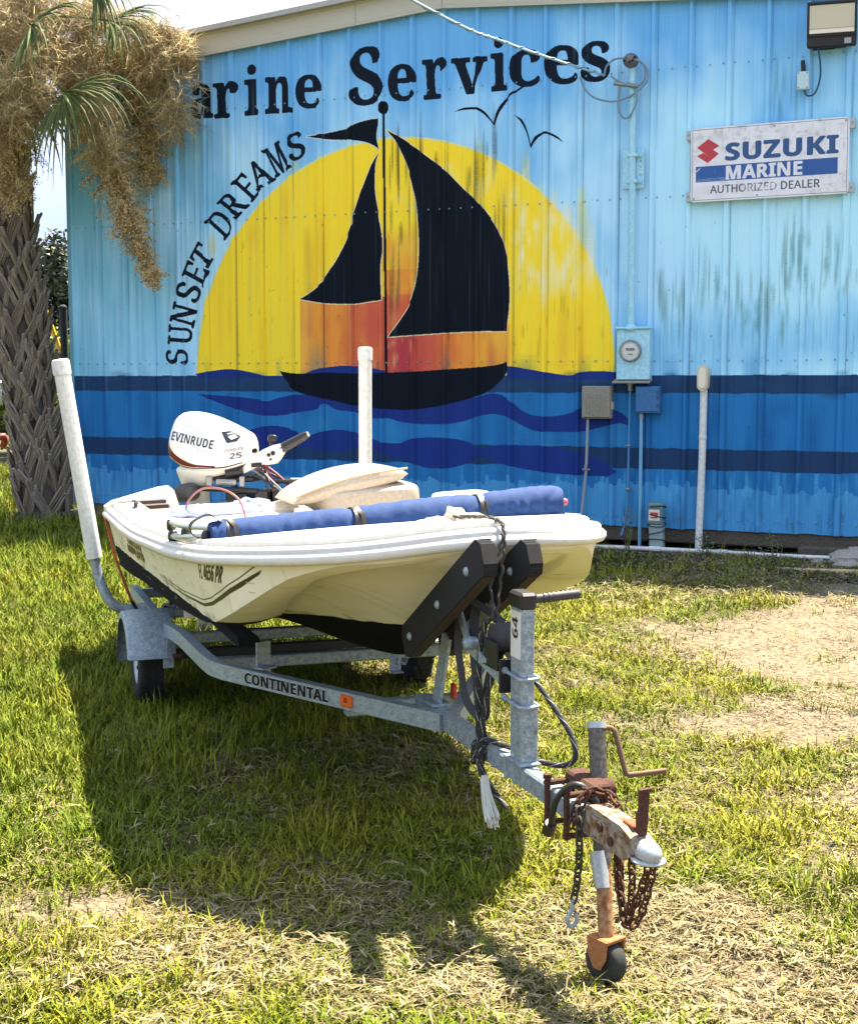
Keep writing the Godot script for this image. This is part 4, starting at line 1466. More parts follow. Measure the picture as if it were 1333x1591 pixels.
# a fan leaf: stalk, and leaflets that fold and hang
func fan_leaf(seed_: int, foot: Vector3, hub: Vector3, face_dir: Vector3, count: int, length: float, spread: float, hang: float) -> MB:
	var r := RandomNumberGenerator.new()
	r.seed = seed_
	var mb := MB.new()
	mb.coloured = true
	var axis := (hub - foot).normalized()
	mb.col = Color(0.75, 0.8, 0.6)
	mb.tube(curve([foot, foot.lerp(hub, 0.5) + Vector3.UP * 0.12, hub], 5), [0.018, 0.018, 0.017, 0.016, 0.015, 0.014, 0.013, 0.012, 0.011, 0.010, 0.009], 6, false)
	var side := axis.cross(face_dir).normalized()
	for i in count:
		var a := lerpf(-spread, spread, (i + 0.5) / count) + r.randf_range(-0.04, 0.04)
		var d := (axis * cos(a) + side * sin(a) + face_dir * r.randf_range(-0.12, 0.16)).normalized()
		var l := length * (0.65 + 0.35 * cos(a * 0.7)) * r.randf_range(0.8, 1.08)
		var p := hub - axis * 0.10 * (1.0 - absf(a) / spread)
		var tone := r.randf_range(0.6, 1.1)
		var dry := 1.0 if r.randf() < 0.25 else 0.0
		var segs := 6
		var pa := []
		var pb := []
		var pc := []
		for s in segs + 1:
			var k := float(s) / segs
			var w := 0.019 * (sin(PI * pow(k, 0.55) * 0.93 + 0.2) + 0.1) * (1.0 - k * 0.6)
			var wd := d.cross(face_dir.lerp(Vector3.UP, 0.3)).normalized()
			pa.append(p - wd * w)
			pb.append(p + face_dir * w * 0.55)
			pc.append(p + wd * w)
			p += d * l / segs
			d = (d - Vector3.UP * hang * (0.06 + 0.34 * k) + Vector3(r.randfn(), r.randfn(), r.randfn()) * 0.02).normalized()
		mb.col = Color(tone + dry * 1.6, tone + dry * 1.0, tone + dry * 0.3)
		mb.grid([pa, pb])
		mb.grid([pb, pc])
	return mb

func build_palm() -> void:
	var t := thing("palm_tree", "cabbage palm with a trunk of crossed old leaf bases and hanging dry flower stalks", "palm tree", Transform3D(Basis(), Vector3(-4.25, 0, -15.2)))
	var bark := plain("palm_bark", Color.WHITE, 0.95)
	bark.metallic_specular = 0.15
	bark.albedo_texture = ntex(0.03, 81, [[0.0, hexc("372f28")], [0.35, hexc("6f665b")], [0.6, hexc("9c9285")], [0.8, hexc("b8ae9f")], [1.0, hexc("d2c9ba")]], 512, FastNoiseLite.TYPE_SIMPLEX_SMOOTH, 5)
	bark.uv1_scale = Vector3(0.55, 0.16, 1)
	bark.vertex_color_use_as_albedo = true
	var core := mottled("palm_core", [[0.0, hexc("2e2924")], [0.6, hexc("575049")], [1.0, hexc("7d756b")]], 5.0, 0.95, 0.0, 0.0, 0.04, 82)
	var lean := func(y: float) -> Vector3:
		return Vector3(-0.10 * y, y, 0)
	var mb := MB.new()
	mb.tube([lean.call(-0.1), lean.call(0.15), lean.call(0.8), lean.call(2.0), lean.call(3.4), lean.call(4.9), lean.call(5.4)], [0.28, 0.235, 0.205, 0.195, 0.195, 0.20, 0.17], 20)
	var trunk := part("trunk", mb, core, t)
	# old leaf bases, each split into two crossing straps
	var kinds := []
	var r := RandomNumberGenerator.new()
	r.seed = 4
	for k in 9:
		var m := MB.new()
		m.coloured = true
		var high := r.randf_range(0.40, 0.55)
		for s in [-1.0, 1.0]:
			var strips := r.randi_range(2, 4)
			var reach := r.randf_range(0.62, 0.80)
			for e in strips:
				var pts := []
				var off := (e - (strips - 1) * 0.5) * r.randf_range(0.030, 0.036)
				var start := r.randf_range(0.0, 0.22) if r.randf() < 0.5 else 0.0
				var lift := r.randf_range(-0.004, 0.012)
				for i in 7:
					var q := lerpf(start, 1.0, i / 6.0)
					var an: float = s * lerpf(reach, 0.05, pow(q, 0.9)) + off * 2.0 * s + r.randf_range(-0.02, 0.02)
					var rr: float = 0.257 + 0.018 * (s + 1.0) * 0.5 + 0.085 * pow(q, 1.7) + lift + r.randf_range(-0.004, 0.004)
					pts.append(Vector3(sin(an) * rr, q * high + off * 0.9, cos(an) * rr - 0.25))
				var tone := r.randf_range(0.7, 1.3)
				m.col = Color(tone, tone * r.randf_range(0.92, 1.0), tone * r.randf_range(0.82, 1.0))
				m.strap(pts, r.randf_range(0.030, 0.046), r.randf_range(0.014, 0.028), Vector3(0.85, s * -0.5, 0.0))
		var top := Vector3(0, high, 0.095)
		for e in 3:
			var tone := r.randf_range(0.5, 0.95)
			m.col = Color(tone, tone * 0.97, tone * 0.92)
			m.box(Transform3D(Basis(Vector3.RIGHT, r.randf_range(0.2, 0.5)) * Basis(Vector3.BACK, r.randf_range(-0.2, 0.2)), top + Vector3((e - 1) * 0.034, r.randf_range(-0.02, 0.05), r.randf_range(-0.008, 0.008))), Vector3(r.randf_range(0.026, 0.042), r.randf_range(0.10, 0.26), 0.03), 0.008)
		kinds.append(m.done())
	var row := 0
	var y := -0.08
	while y < 4.55:
		for k in 6:
			var an := (k + 0.5 * (row % 2)) * TAU / 6 + row * 0.09 + r.randf_range(-0.09, 0.09)
			# only what faces the yard is built
			if cos(an) < -0.6:
				continue
			var o := part_mesh("leaf_base", kinds[r.randi() % 9], bark, trunk)
			var grow := 1.14 if y < 0.3 else 1.0
			o.transform = Transform3D(Basis(Vector3.UP, an) * Basis(Vector3.BACK, r.randf_range(-0.1, 0.1)), lean.call(y) + Vector3(sin(an), 0, cos(an)) * (0.195 * grow - 0.02 * y / 4.0 + r.randf_range(-0.012, 0.012)))
		y += 0.22
		row += 1
	var roots := MB.new()
	for k in 26:
		var an := r.randf() * TAU
		roots.tube([Vector3(sin(an) * 0.28, 0.1, cos(an) * 0.28), Vector3(sin(an) * 0.38, 0.04, cos(an) * 0.38), Vector3(sin(an) * 0.46, -0.03, cos(an) * 0.46)], [0.02, 0.018, 0.01], 5)
	part("root_mat", roots, core, t)
	# leaves
	var green := plain("palm_leaf", Color(0.085, 0.115, 0.035).linear_to_srgb(), 0.65)
	green.metallic_specular = 0.25
	green.vertex_color_use_as_albedo = true
	green.cull_mode = BaseMaterial3D.CULL_DISABLED
	green.backlight_enabled = true
	green.backlight = Color(0.10, 0.12, 0.04)
	var head: Vector3 = lean.call(5.2)
	var at := func(px: float, py: float, depth: float) -> Vector3:
		# a place in the crown, given by how far it hangs to the side, its height and its depth
		return Vector3(px + 4.25, py, -depth + 15.2)
	var leaves := [
		[head, at.call(-3.52, 4.32, 13.75), Vector3(0.1, 0.2, 1), 24, 1.15, 1.3, 1.9],
		[head, at.call(-3.2, 5.4, 13.8), Vector3(0.3, 0.3, 1), 30, 1.05, 1.4, 1.4],
		[head, at.call(-3.05, 5.0, 13.75), Vector3(0.5, 0.3, 1), 18, 0.8, 1.0, 1.7],
		[head, at.call(-3.75, 4.9, 13.5), Vector3(-0.1, 0.3, 1), 18, 0.85, 1.1, 1.8],
		[head, at.call(-4.6, 4.75, 14.4), Vector3(-0.2, 0.3, 1), 26, 1.0, 1.4, 1.7],
		[head, at.call(-4.2, 4.45, 14.75), Vector3(0, 0.2, 1), 26, 1.05, 1.2, 1.8],
		[head, at.call(-3.3, 4.6, 14.9), Vector3(0.8, 0.3, 0.4), 24, 0.85, 1.1, 1.6],
		[head, at.call(-4.9, 5.9, 14.2), Vector3(-0.3, 0.7, 1), 30, 1.1, 1.5, 0.9],
		[head, at.call(-4.0, 6.3, 14.3), Vector3(0.2, 0.8, 1), 30, 1.1, 1.5, 0.9],
		[head, at.call(-3.5, 6.3, 15.4), Vector3(1, 0.8, 0), 30, 1.1, 1.5, 0.9],
		[head, at.call(-5.4, 6.2, 15.3), Vector3(-1, 0.8, 0.1), 30, 1.1, 1.5, 0.9],
		[head, at.call(-4.4, 6.7, 15.6), Vector3(0, 1, 0.2), 30, 1.1, 1.5, 0.6],
		[head, at.call(-5.4, 5.2, 14.6), Vector3(-0.6, 0.4, 0.7), 28, 1.1, 1.4, 1.3],
		[head, at.call(-4.1, 6.1, 16.2), Vector3(0.2, 0.7, -1), 28, 1.1, 1.5, 0.9]]
	for i in leaves.size():
		var l: Array = leaves[i]
		part("frond", fan_leaf(200 + i, l[0], l[1], l[2].normalized(), l[3], l[4], l[5], l[6]), green, t)
	var tan_m := plain("dry_stalk", Color(0.72, 0.57, 0.30).linear_to_srgb(), 0.7)
	tan_m.vertex_color_use_as_albedo = true
	var grey_m := plain("old_stalk", Color(0.72, 0.57, 0.30).linear_to_srgb(), 0.8)
	grey_m.vertex_color_use_as_albedo = true
	var stalks := [
		[[head, at.call(-3.62, 4.6, 14.55), at.call(-3.22, 3.62, 14.4), at.call(-2.82, 2.6, 14.35)], [0.25, 0.44, 0.42, 0.30, 0.12], 460, 9, 0.5, grey_m, "dark hanging tail of dry flower stalk"],
		[[head, at.call(-3.3, 5.2, 14.3), at.call(-2.75, 4.85, 14.25), at.call(-2.52, 4.1, 14.25)], [0.25, 0.48, 0.50, 0.30], 300, 9, 0.45, tan_m, ""],
		[[head, at.call(-3.95, 5.4, 14.1), at.call(-3.95, 4.8, 13.9), at.call(-4.0, 4.2, 13.9)], [0.4, 0.78, 0.78, 0.4], 380, 9, 0.3, tan_m, ""],
		[[head, at.call(-4.5, 5.2, 14.0), at.call(-4.7, 4.6, 13.9), at.call(-4.6, 4.1, 14.0)], [0.4, 0.7, 0.75, 0.4], 330, 9, 0.35, tan_m, ""],
		[[head, at.call(-3.5, 5.1, 14.2), at.call(-3.4, 4.5, 14.1), at.call(-3.2, 3.75, 14.1)], [0.3, 0.52, 0.46, 0.26], 250, 9, 0.5, tan_m, ""],
		[[head, at.call(-3.1, 4.9, 14.75), at.call(-2.95, 4.4, 14.7), at.call(-2.9, 3.7, 14.65)], [0.3, 0.44, 0.40, 0.24], 300, 8, 0.6, grey_m, ""],
		[[head, at.call(-4.1, 4.7, 14.6), at.call(-4.25, 4.1, 14.5), at.call(-4.3, 3.5, 14.55)], [0.5, 0.62, 0.5, 0.25], 340, 8, 1.0, grey_m, ""],
		[[head, at.call(-2.95, 5.1, 14.4), at.call(-2.6, 4.95, 14.3), at.call(-2.42, 4.75, 14.3)], [0.25, 0.30, 0.26, 0.14], 130, 9, 0.5, tan_m, ""]]
	for i in stalks.size():
		var s: Array = stalks[i]
		part("flower_stalk", stalk(300 + i, s[0], s[1], s[2], s[3], s[4], s[5] == grey_m), s[5], t, s[6])

func leafy(seed_: int, center: Vector3, size: Vector3, count: int, leaf: float) -> MB:
	var r := RandomNumberGenerator.new()
	r.seed = seed_
	var mb := MB.new()
	mb.coloured = true
	var clumps := []
	for i in 26:
		var d := Vector3(r.randfn(), r.randfn(), r.randfn()).normalized() * pow(r.randf(), 0.4)
		clumps.append([center + d * size * 0.8, r.randf_range(0.18, 0.36)])
	for i in count:
		var c: Array = clumps[r.randi() % clumps.size()]
		var d := Vector3(r.randfn(), r.randfn(), r.randfn()).normalized()
		var p: Vector3 = c[0] + d * size * c[1] * pow(r.randf(), 0.5)
		var a := Vector3(r.randfn(), r.randfn() * 0.6, r.randfn()).normalized()
		var b := a.cross(Vector3(r.randfn(), r.randfn(), r.randfn())).normalized()
		var l := leaf * r.randf_range(0.7, 1.3)
		var tone := r.randf_range(0.6, 1.1)
		mb.col = Color(tone, tone, tone)
		mb.poly([p - a * l, p + b * l * 0.4, p + a * l, p - b * l * 0.4])
	return mb

func build_behind() -> void:
	# far tree
	var leaf_dark := plain("dark_foliage", Color(0.055, 0.07, 0.03).linear_to_srgb(), 0.6)
	leaf_dark.vertex_color_use_as_albedo = true
	var leaf_bright := plain("bright_foliage", Color(0.19, 0.24, 0.03).linear_to_srgb(), 0.5)
	leaf_bright.vertex_color_use_as_albedo = true
	leaf_bright.backlight_enabled = true
	leaf_bright.backlight = Color(0.2, 0.24, 0.03)
	var wood := mottled("far_bark", [[0.0, hexc("3c342c")], [1.0, hexc("6b6156")]], 1.0, 0.9, 0.0, 0.0, 0.03, 91)
	for q in [[-12.3, 45.0, 4.3, 1.7, 2.1, "dark rounded tree far behind the palm trunk", 11], [-17.5, 52.0, 5.0, 3.0, 2.4, "distant dark tree beyond the far side of the palm trunk", 12]]:
		var t := thing("far_tree", q[5], "tree", Transform3D(Basis(), Vector3(q[0], 0, -q[1])))
		var mb := MB.new()
		mb.tube([Vector3(0, -0.1, 0), Vector3(0.1, 1.5, 0), Vector3(0, q[2] - 0.5, 0)], [0.28, 0.2, 0.08], 8)
		for k in 5:
			mb.tube([Vector3(0.06, 1.6 + k * 0.3, 0), Vector3(cos(k * 2.1) * q[3] * 0.6, q[2] + 0.2 * k - 0.4, sin(k * 2.1) * q[3] * 0.5)], [0.08, 0.02], 6)
		part("trunk", mb, wood, t)
		part("crown", leafy(q[6], Vector3(0, q[2], 0), Vector3(q[3], q[4], q[3]), 9000, 0.12), leaf_dark, t)
	# bright bushes along the fence
	var spots := [[-7.5, 27.0, 1.35, 1.6, "bright green bush behind the black fence post"], [-9.2, 29.0, 1.4, 1.6, "bright green bush half hidden by the palm trunk"], [-5.75, 21.5, 0.6, 0.75, "low green bush at the foot of the fence beside the workshop corner"]]
	for i in spots.size():
		var q: Array = spots[i]
		var t := thing("bush", q[4], "bush", Transform3D(Basis(), Vector3(q[0], 0, -q[1])), "bushes along the fence")
		var mb := MB.new()
		for k in 7:
			mb.tube([Vector3(0, -0.05, 0), Vector3(cos(k * 0.9) * q[3] * 0.5, q[2], sin(k * 0.9) * q[3] * 0.5)], [0.04, 0.012], 5)
		part("stem", mb, wood, t)
		part("foliage", leafy(20 + i, Vector3(0, q[3] * 0.98, 0), Vector3(q[3], q[3] * 0.95, q[3]), 9000, 0.075), leaf_bright, t)
	# fence post with its rail and wires
	var dark := mottled("weathered_black", [[0.0, hexc("17181a")], [1.0, hexc("333436")]], 4.0, 0.8, 0.0, 0.0, 0.04, 92)
	var f := thing("fence", "black fence post with a dark rail and two white wires beside the workshop corner", "fence", Transform3D(Basis(), Vector3(-4.345, 0, -16.6)))
	var mb2 := MB.new()
	mb2.tube([Vector3(0.03, -0.1, 0), Vector3(0, 2.4, 0)], 0.045, 10)
	mb2.ball(Vector3(0, 2.4, 0), Vector3(0.05, 0.04, 0.05), 6)
	part("post", mb2, dark, f)
	mb2 = MB.new()
	mb2.tube([Vector3(-2.7, -0.1, -0.1), Vector3(-2.7, 2.3, -0.1)], 0.045, 10)
	part("post", mb2, dark, f)
	mb2 = MB.new()
	mb2.tube([Vector3(-2.7, 1.84, -0.02), Vector3(0.0, 1.84, 0.0)], 0.028, 8)
	part("rail", mb2, dark, f)
	for y in [1.42, 1.47]:
		mb2 = MB.new()
		mb2.tube([Vector3(-2.7, y, 0.04), Vector3(0.03, y, 0.04), Vector3(0.6, y, -0.4)], 0.011, 6)
		part("white_wire", mb2, plain("fence_white", hexc("e0e2e0"), 0.5), f)
	# guy wire in a yellow guard
	var g := thing("guy_wire", "slanting guy wire in a yellow plastic guard behind the palm trunk", "guy wire")
	var a := Vector3(-3.86, 0, -17.0)
	var b := Vector3(-4.77, 2.72, -17.0)
	mb2 = MB.new()
	mb2.tube([a, a.lerp(b, 3.6)], 0.008, 6)
	part("wire", mb2, plain("strand_steel", hexc("8d9296"), 0.4, 0.6), g)
	mb2 = MB.new()
	mb2.tube([a.lerp(b, 0.42), a.lerp(b, 0.62)], 0.03, 8)
	part("guard", mb2, plain("guard_yellow", hexc("d9a21c"), 0.5), g)
	mb2 = MB.new()
	mb2.tube([a.lerp(b, 0.68), a.lerp(b, 1.0)], 0.03, 8)
	part("guard", mb2, mats["guard_yellow"], g)
	# another boat, mostly outside the picture
	var o := thing("white_boat", "white boat with a grey blue band standing behind the palm trunk", "boat", Transform3D(Basis(Vector3.UP, 0.1), Vector3(-8.4, 0, -22.0)))
	mb2 = MB.new()
	var rows := []
	for i in 13:
		var k := i / 12.0
		var half := 0.75 * sqrt(maxf(0.0, 1.0 - pow(k, 3.0))) + 0.01
		var rr := []
		for j in 9:
			var an := PI * j / 8.0
			rr.append(Vector3(-2.0 + 3.6 * k, 1.45 - sin(an) * (0.75 - 0.45 * k * k), cos(an) * half))
		rows.append(rr)
	mb2.grid(rows, true)
	part("hull", mb2, plain("far_gelcoat", hexc("c9d2d8"), 0.4), o)
	mb2 = MB.new()
	mb2.at(Vector3(-0.2, 1.5, 0), Vector3(3.4, 0.08, 1.42), 0.03)
	part("deck", mb2, plain("far_white", hexc("dcdfe0"), 0.4), o)
	for x in [-1.4, 0.6]:
		mb2 = MB.new()
		mb2.at(Vector3(x, 0.36, 0), Vector3(0.2, 0.75, 0.9), 0.01)
		part("stand", mb2, wood, o)
	mb2 = MB.new()
	mb2.tube(curve([Vector3(1.2, 0.75, 0.72), Vector3(1.55, 0.62, 0.75), Vector3(1.75, 0.68, 0.7), Vector3(1.72, 0.5, 0.6)], 4), 0.05, 8)
	part("red_fender", mb2, plain("fender_red", hexc("a8433c"), 0.5), o)

func build_foreground_bits() -> void:
	var r := RandomNumberGenerator.new()
	r.seed = 61
	# broken concrete at the right end of the wall
	var stone := mottled("broken_concrete", [[0.0, hexc("6d675e")], [0.5, hexc("99938a")], [1.0, hexc("bdb7ac")]], 3.0, 0.95, 0.0, 0.6, 0.04, 95)
	var looks := ["largest pale lump of broken concrete in the pile by the wall", "flat broken concrete piece lying at the front of the pile", "small grey stone beside the pile of broken concrete", "rounded broken stone at the back of the pile against the wall", "narrow broken concrete piece at the outer end of the pile"]
	var where := [[3.52, 11.55, 0.13, 0.075], [3.42, 11.25, 0.11, 0.045], [3.25, 11.45, 0.06, 0.04], [3.66, 11.7, 0.11, 0.08], [3.68, 11.3, 0.09, 0.05]]
	for i in 5:
		var q: Array = where[i]
		var mb := MB.new()
		var rows := []
		for a in 6:
			var el := PI * a / 5.0 - PI / 2
			var row := []
			for b in 9:
				var az := -TAU * b / 8.0
				var k := 1.0 + 0.55 * n_fine.get_noise_3d(cos(az) * cos(el) * 2.0 + i * 7.0, sin(el) * 2.0, sin(az) * cos(el) * 2.0)
				row.append(Vector3(cos(az) * cos(el) * q[2], sin(el) * q[3], sin(az) * cos(el) * q[2] * 0.8) * k * 1.2)
			rows.append(row)
		for j in rows.size() - 1:
			for b in 8:
				mb.poly([rows[j][b], rows[j][b + 1], rows[j + 1][b + 1], rows[j + 1][b]])
		var o := part("concrete_lump", mb, stone, self)
		o.position = Vector3(q[0], q[3] * 0.55, -q[1])
		tag(o, looks[i], "rock", "broken concrete by the wall")
	var mb2 := MB.new()
	mb2.bar(Vector3(2.78, 0.025, -11.1), Vector3(3.5, 0.045, -10.75), 0.07, 0.03, Vector3.UP, 0.006)
	var bd := part("wooden_stake", mb2, mottled("bleached_wood", [[0.0, hexc("a08c6c")], [1.0, hexc("cdbb98")]], 3.0, 0.85, 0.0, 0.0, 0.03, 96), self)
	tag(bd, "bleached wooden board lying on the sand near the broken concrete", "board")
	# weeds
	var leafm := plain("weed_leaf", Color(0.11, 0.15, 0.04).linear_to_srgb(), 0.5)
	leafm.vertex_color_use_as_albedo = true
	var stem_m := plain("weed_stem", hexc("6a6a3a"), 0.7)
	var weeds := [[1.78, 12.35, 0.42, "tall thin weed against the wall below the meter"], [2.75, 11.0, 0.34, "bushy weed on the shaded soil right of the white conduit"], [2.38, 11.9, 0.22, "small weed at the foot of the white conduit"]]
	for q in weeds:
		var t := thing("weed", q[3], "weed", Transform3D(Basis(), Vector3(q[0], 0, -q[1])), "weeds along the wall")
		var sm := MB.new()
		var lm := MB.new()
		lm.coloured = true
		for k in 5:
			var top := Vector3(r.randf_range(-0.12, 0.12), q[2] * r.randf_range(0.6, 1.0), r.randf_range(-0.1, 0.1))
			sm.tube([Vector3(r.randf_range(-0.02, 0.02), -0.02, 0), top * 0.5 + Vector3(0.01, 0, 0), top], [0.005, 0.004, 0.002], 5)
			for l in 9:
				var p: Vector3 = top * lerpf(0.3, 1.0, l / 8.0)
				var an := r.randf() * TAU
				var d := Vector3(cos(an), r.randf_range(0.0, 0.5), sin(an)).normalized()
				var s := d.cross(Vector3.UP).normalized()
				var ln := r.randf_range(0.035, 0.07)
				var tone := r.randf_range(0.7, 1.2)
				lm.col = Color(tone, tone, tone)
				lm.poly([p, p + d * ln * 0.5 + s * ln * 0.25, p + d * ln, p + d * ln * 0.5 - s * ln * 0.25])
		part("stem", sm, stem_m, t)
		part("foliage", lm, leafm, t)
# ---------------------------------------------------------------- trailer
func chain(mb: MB, pts: Array, link := 0.03, wire := 0.0036) -> void:
	var line := curve(pts, 10)
	var run := 0.0
	var next := 0.0
	var k := 0
	for i in line.size() - 1:
		var a: Vector3 = line[i]
		var b: Vector3 = line[i + 1]
		var l := a.distance_to(b)
		while next <= run + l and l > 0.0:
			var p := a.lerp(b, (next - run) / l)
			var d := (b - a).normalized()
			var s := d.cross(Vector3(0.3, 0.2, 0.9)).normalized()
			if k % 2 == 1:
				s = d.cross(s)
			var q := []
			for j in 11:
				var an := TAU * j / 10.0
				q.append(p + d * cos(an) * link * 0.62 + s * sin(an) * link * 0.33)
			mb.tube(q, wire, 5, false)
			next += link * 0.82
			k += 1
		run += l

func zinc() -> StandardMaterial3D:
	if mats.has("galvanised"):
		return mats["galvanised"]
	var m := mottled("galvanised", [[0.0, hexc("6f7477")], [0.2, hexc("8895a0")], [0.4, hexc("98a5ae")], [0.7, hexc("a8b4bb")], [1.0, hexc("bcc6ca")]], 3.2, 0.5, 0.3, 0.0, 0.02, 101)
	m.roughness_texture = ntex(0.05, 102, [[0.0, Color(0.62, 0.62, 0.62)], [1.0, Color(1, 1, 1)]])
	m.detail_enabled = true
	m.detail_blend_mode = BaseMaterial3D.BLEND_MODE_MUL
	m.detail_albedo = ntex(0.07, 103, [[0.0, hexc("c4cacc")], [0.5, hexc("eef0f2")], [1.0, hexc("ffffff")]], 512, FastNoiseLite.TYPE_CELLULAR, 1)
	return m

func rust() -> StandardMaterial3D:
	return mottled("rust", [[0.0, hexc("20130f")], [0.4, hexc("40241a")], [0.7, hexc("5a3323")], [1.0, hexc("7c5a44")]], 7.0, 0.85, 0.1, 0.2, 0.04, 104)

func build_trailer() -> void:
	var t := thing("boat_trailer", "galvanised boat trailer with a rusty tongue jack and black bow boards, carrying the skiff", "trailer", B)
	var z := zinc()
	var ru := rust()
	var black := mottled("black_carpet", [[0.0, hexc("0c0c0e")], [0.6, hexc("1c1c1f")], [1.0, hexc("2d2d30")]], 9.0, 0.95, 0.0, 0.25, 0.06, 105)
	var plastic := mottled("black_plastic", [[0.0, hexc("161618")], [1.0, hexc("2c2a2a")]], 8.0, 0.45, 0.0, 0.0, 0.04, 106)
	var mb := MB.new()
	# tongue and side rails
	mb.bar(P(0, 0.431, 0.17), P(0, 0.431, 1.66), 0.048, 0.06, Vector3.UP, 0.006)
	part("tongue", mb, z, t)
	for s in [-1.0, 1.0]:
		var path := [P(s * 0.018, 0.43, 1.36), P(s * 0.06, 0.43, 1.44), P(s * 0.555, 0.43, 2.38), P(s * 0.583, 0.43, 2.47), P(s * 0.592, 0.43, 2.6), P(s * 0.606, 0.43, 3.12), P(s * 0.602, 0.405, 3.4), P(s * 0.585, 0.355, 3.8), P(s * 0.575, 0.34, 4.1), P(s * 0.575, 0.34, 5.2)]
		mb = MB.new()
		mb.strap(path, 0.042, 0.0605, Vector3.RIGHT)
		part("side_rail", mb, z, t)
	for q in [[1.78, 0.24, 0.395], [2.75, 0.57, 0.385], [3.5, 0.575, 0.36], [4.4, 0.57, 0.33], [5.12, 0.57, 0.33]]:
		mb = MB.new()
		mb.bar(P(-q[1], q[2], q[0]), P(q[1], q[2], q[0]), 0.05, 0.05, Vector3.UP, 0.005)
		part("cross_member", mb, z, t)
	# axle, springs, wheels, fenders
	mb = MB.new()
	mb.bar(P(-0.62, 0.22, 3.84), P(0.62, 0.22, 3.84), 0.045, 0.045)
	part("axle", mb, mats["black_plastic"], t)
	var rubber := mottled("tyre_rubber", [[0.0, hexc("141414")], [0.7, hexc("232322")], [1.0, hexc("38352f")]], 6.0, 0.85, 0.0, 0.15, 0.05, 107)
	var rimm := mottled("rim_paint", [[0.0, hexc("8d949b")], [1.0, hexc("c4c9cc")]], 5.0, 0.4, 0.3, 0.0, 0.04, 108)
	for s in [-1.0, 1.0]:
		mb = MB.new()
		var sp := []
		for i in 9:
			sp.append(P(s * 0.57, 0.27 - 0.05 * sin(PI * i / 8.0), 3.54 + 0.075 * i))
		mb.strap(sp, 0.045, 0.02, Vector3.RIGHT)
		part("leaf_spring", mb, ru, t)
		var w := Node3D.new()
		w.name = "wheel" if s < 0 else "wheel_001"
		t.add_child(w)
		w.position = P(s * 0.675, 0.203, 3.84)
		var x := Transform3D(Basis(Vector3.BACK, PI / 2), Vector3.ZERO)
		mb = MB.new()
		mb.lathe(x, [Vector2(0.112, -0.05), Vector2(0.15, -0.062), Vector2(0.19, -0.056), Vector2(0.203, -0.042), Vector2(0.207, -0.015), Vector2(0.207, 0.015), Vector2(0.203, 0.042), Vector2(0.19, 0.056), Vector2(0.15, 0.062), Vector2(0.112, 0.05)], 36)
		for g in 40:
			var an := TAU * g / 40.0
			for e in [-0.034, 0.0, 0.034]:
				mb.box(Transform3D(Basis(Vector3.RIGHT, -an), Vector3(e + 0.01 * sin(g * 2.0), sin(an) * 0.206, cos(an) * 0.206)), Vector3(0.024, 0.022, 0.008), 0.0)
		part("tyre", mb, rubber, w)
		mb = MB.new()
		mb.lathe(x, [Vector2(0.115, -0.052), Vector2(0.118, -0.045), Vector2(0.105, -0.035), Vector2(0.1, 0.0), Vector2(0.105, 0.035), Vector2(0.118, 0.045), Vector2(0.115, 0.052), Vector2(0.1, 0.04), Vector2(0.085, 0.018), Vector2(0.07, 0.028), Vector2(0.04, 0.03), Vector2(0, 0.03)], 28)
		mb.lathe(x, [Vector2(0.118, -0.045), Vector2(0.09, -0.03), Vector2(0.075, -0.02), Vector2(0.04, -0.03), Vector2(0.035, -0.06), Vector2(0.0, -0.062)], 28)
		part("rim", mb, rimm, w)
		mb = MB.new()
		for g in 5:
			var an := TAU * g / 5.0
			mb.lathe(x * Transform3D(Basis(), Vector3(cos(an) * 0.055, 0.0, sin(an) * 0.055)), [Vector2(0.01, -0.04), Vector2(0.01, 0.045), Vector2(0, 0.047)], 6, true)
		part("lug_nut", mb, ru, w).set_meta("kind", "stuff")
		# fender: half round sheet with rolled edges and a flat step at each end
		mb = MB.new()
		var arc := []
		for i in 15:
			var an := lerpf(0.30, PI + 0.15, i / 14.0)
			arc.append(Vector2(3.86 - cos(an) * 0.265, 0.185 + sin(an) * 0.255))
		for e in [[0.563, 0.79, 0.0], [0.563, 0.79, -0.004]]:
			var rows := []
			for p in arc:
				var rr := []
				for k in [[0.0, -0.02], [0.008, -0.004], [0.03, 0.0], [0.5, 0.006], [0.97, 0.0], [0.992, -0.006], [1.0, -0.03]]:
					var up: Vector2 = Vector2(p.x - 3.86, p.y - 0.185).normalized() * (k[1] + e[2])
					rr.append(P(s * lerpf(e[0], e[1], k[0]), p.y + up.y, p.x + up.x))
				rows.append(rr)
			mb.grid(rows, (s > 0.0) == (e[2] == 0.0))
		part("fender", mb, z, t)
		mb = MB.new()
		mb.at(P(s * 0.675, 0.262, 3.575), Vector3(0.235, 0.006, 0.07), 0.002)
		mb.at(P(s * 0.61, 0.235, 3.56), Vector3(0.05, 0.05, 0.006), 0.002)
		mb.bar(P(s * 0.6, 0.25, 3.57), P(s * 0.6, 0.41, 3.52), 0.04, 0.006)
		part("fender_bracket", mb, z, t)
	# carpeted bunks and their brackets
	for s in [-1.0, 1.0]:
		mb = MB.new()
		mb.bar(P(s * 0.40, 0.475, 2.7), P(s * 0.40, 0.445, 5.15), 0.09, 0.045, Vector3.UP, 0.006)
		part("bunk", mb, black, t)
		mb = MB.new()
		mb.at(P(s * 0.435, 0.50, 2.24), Vector3(0.07, 0.13, 0.008), 0.002, s * -0.5)
		mb.at(P(s * 0.435, 0.47, 2.215), Vector3(0.07, 0.008, 0.06), 0.002, s * -0.5)
		part("bunk_bracket", mb, z, t)
	mb = MB.new()
	mb.at(P(0.05, 0.475, 2.12), Vector3(0.045, 0.07, 0.006), 0.002)
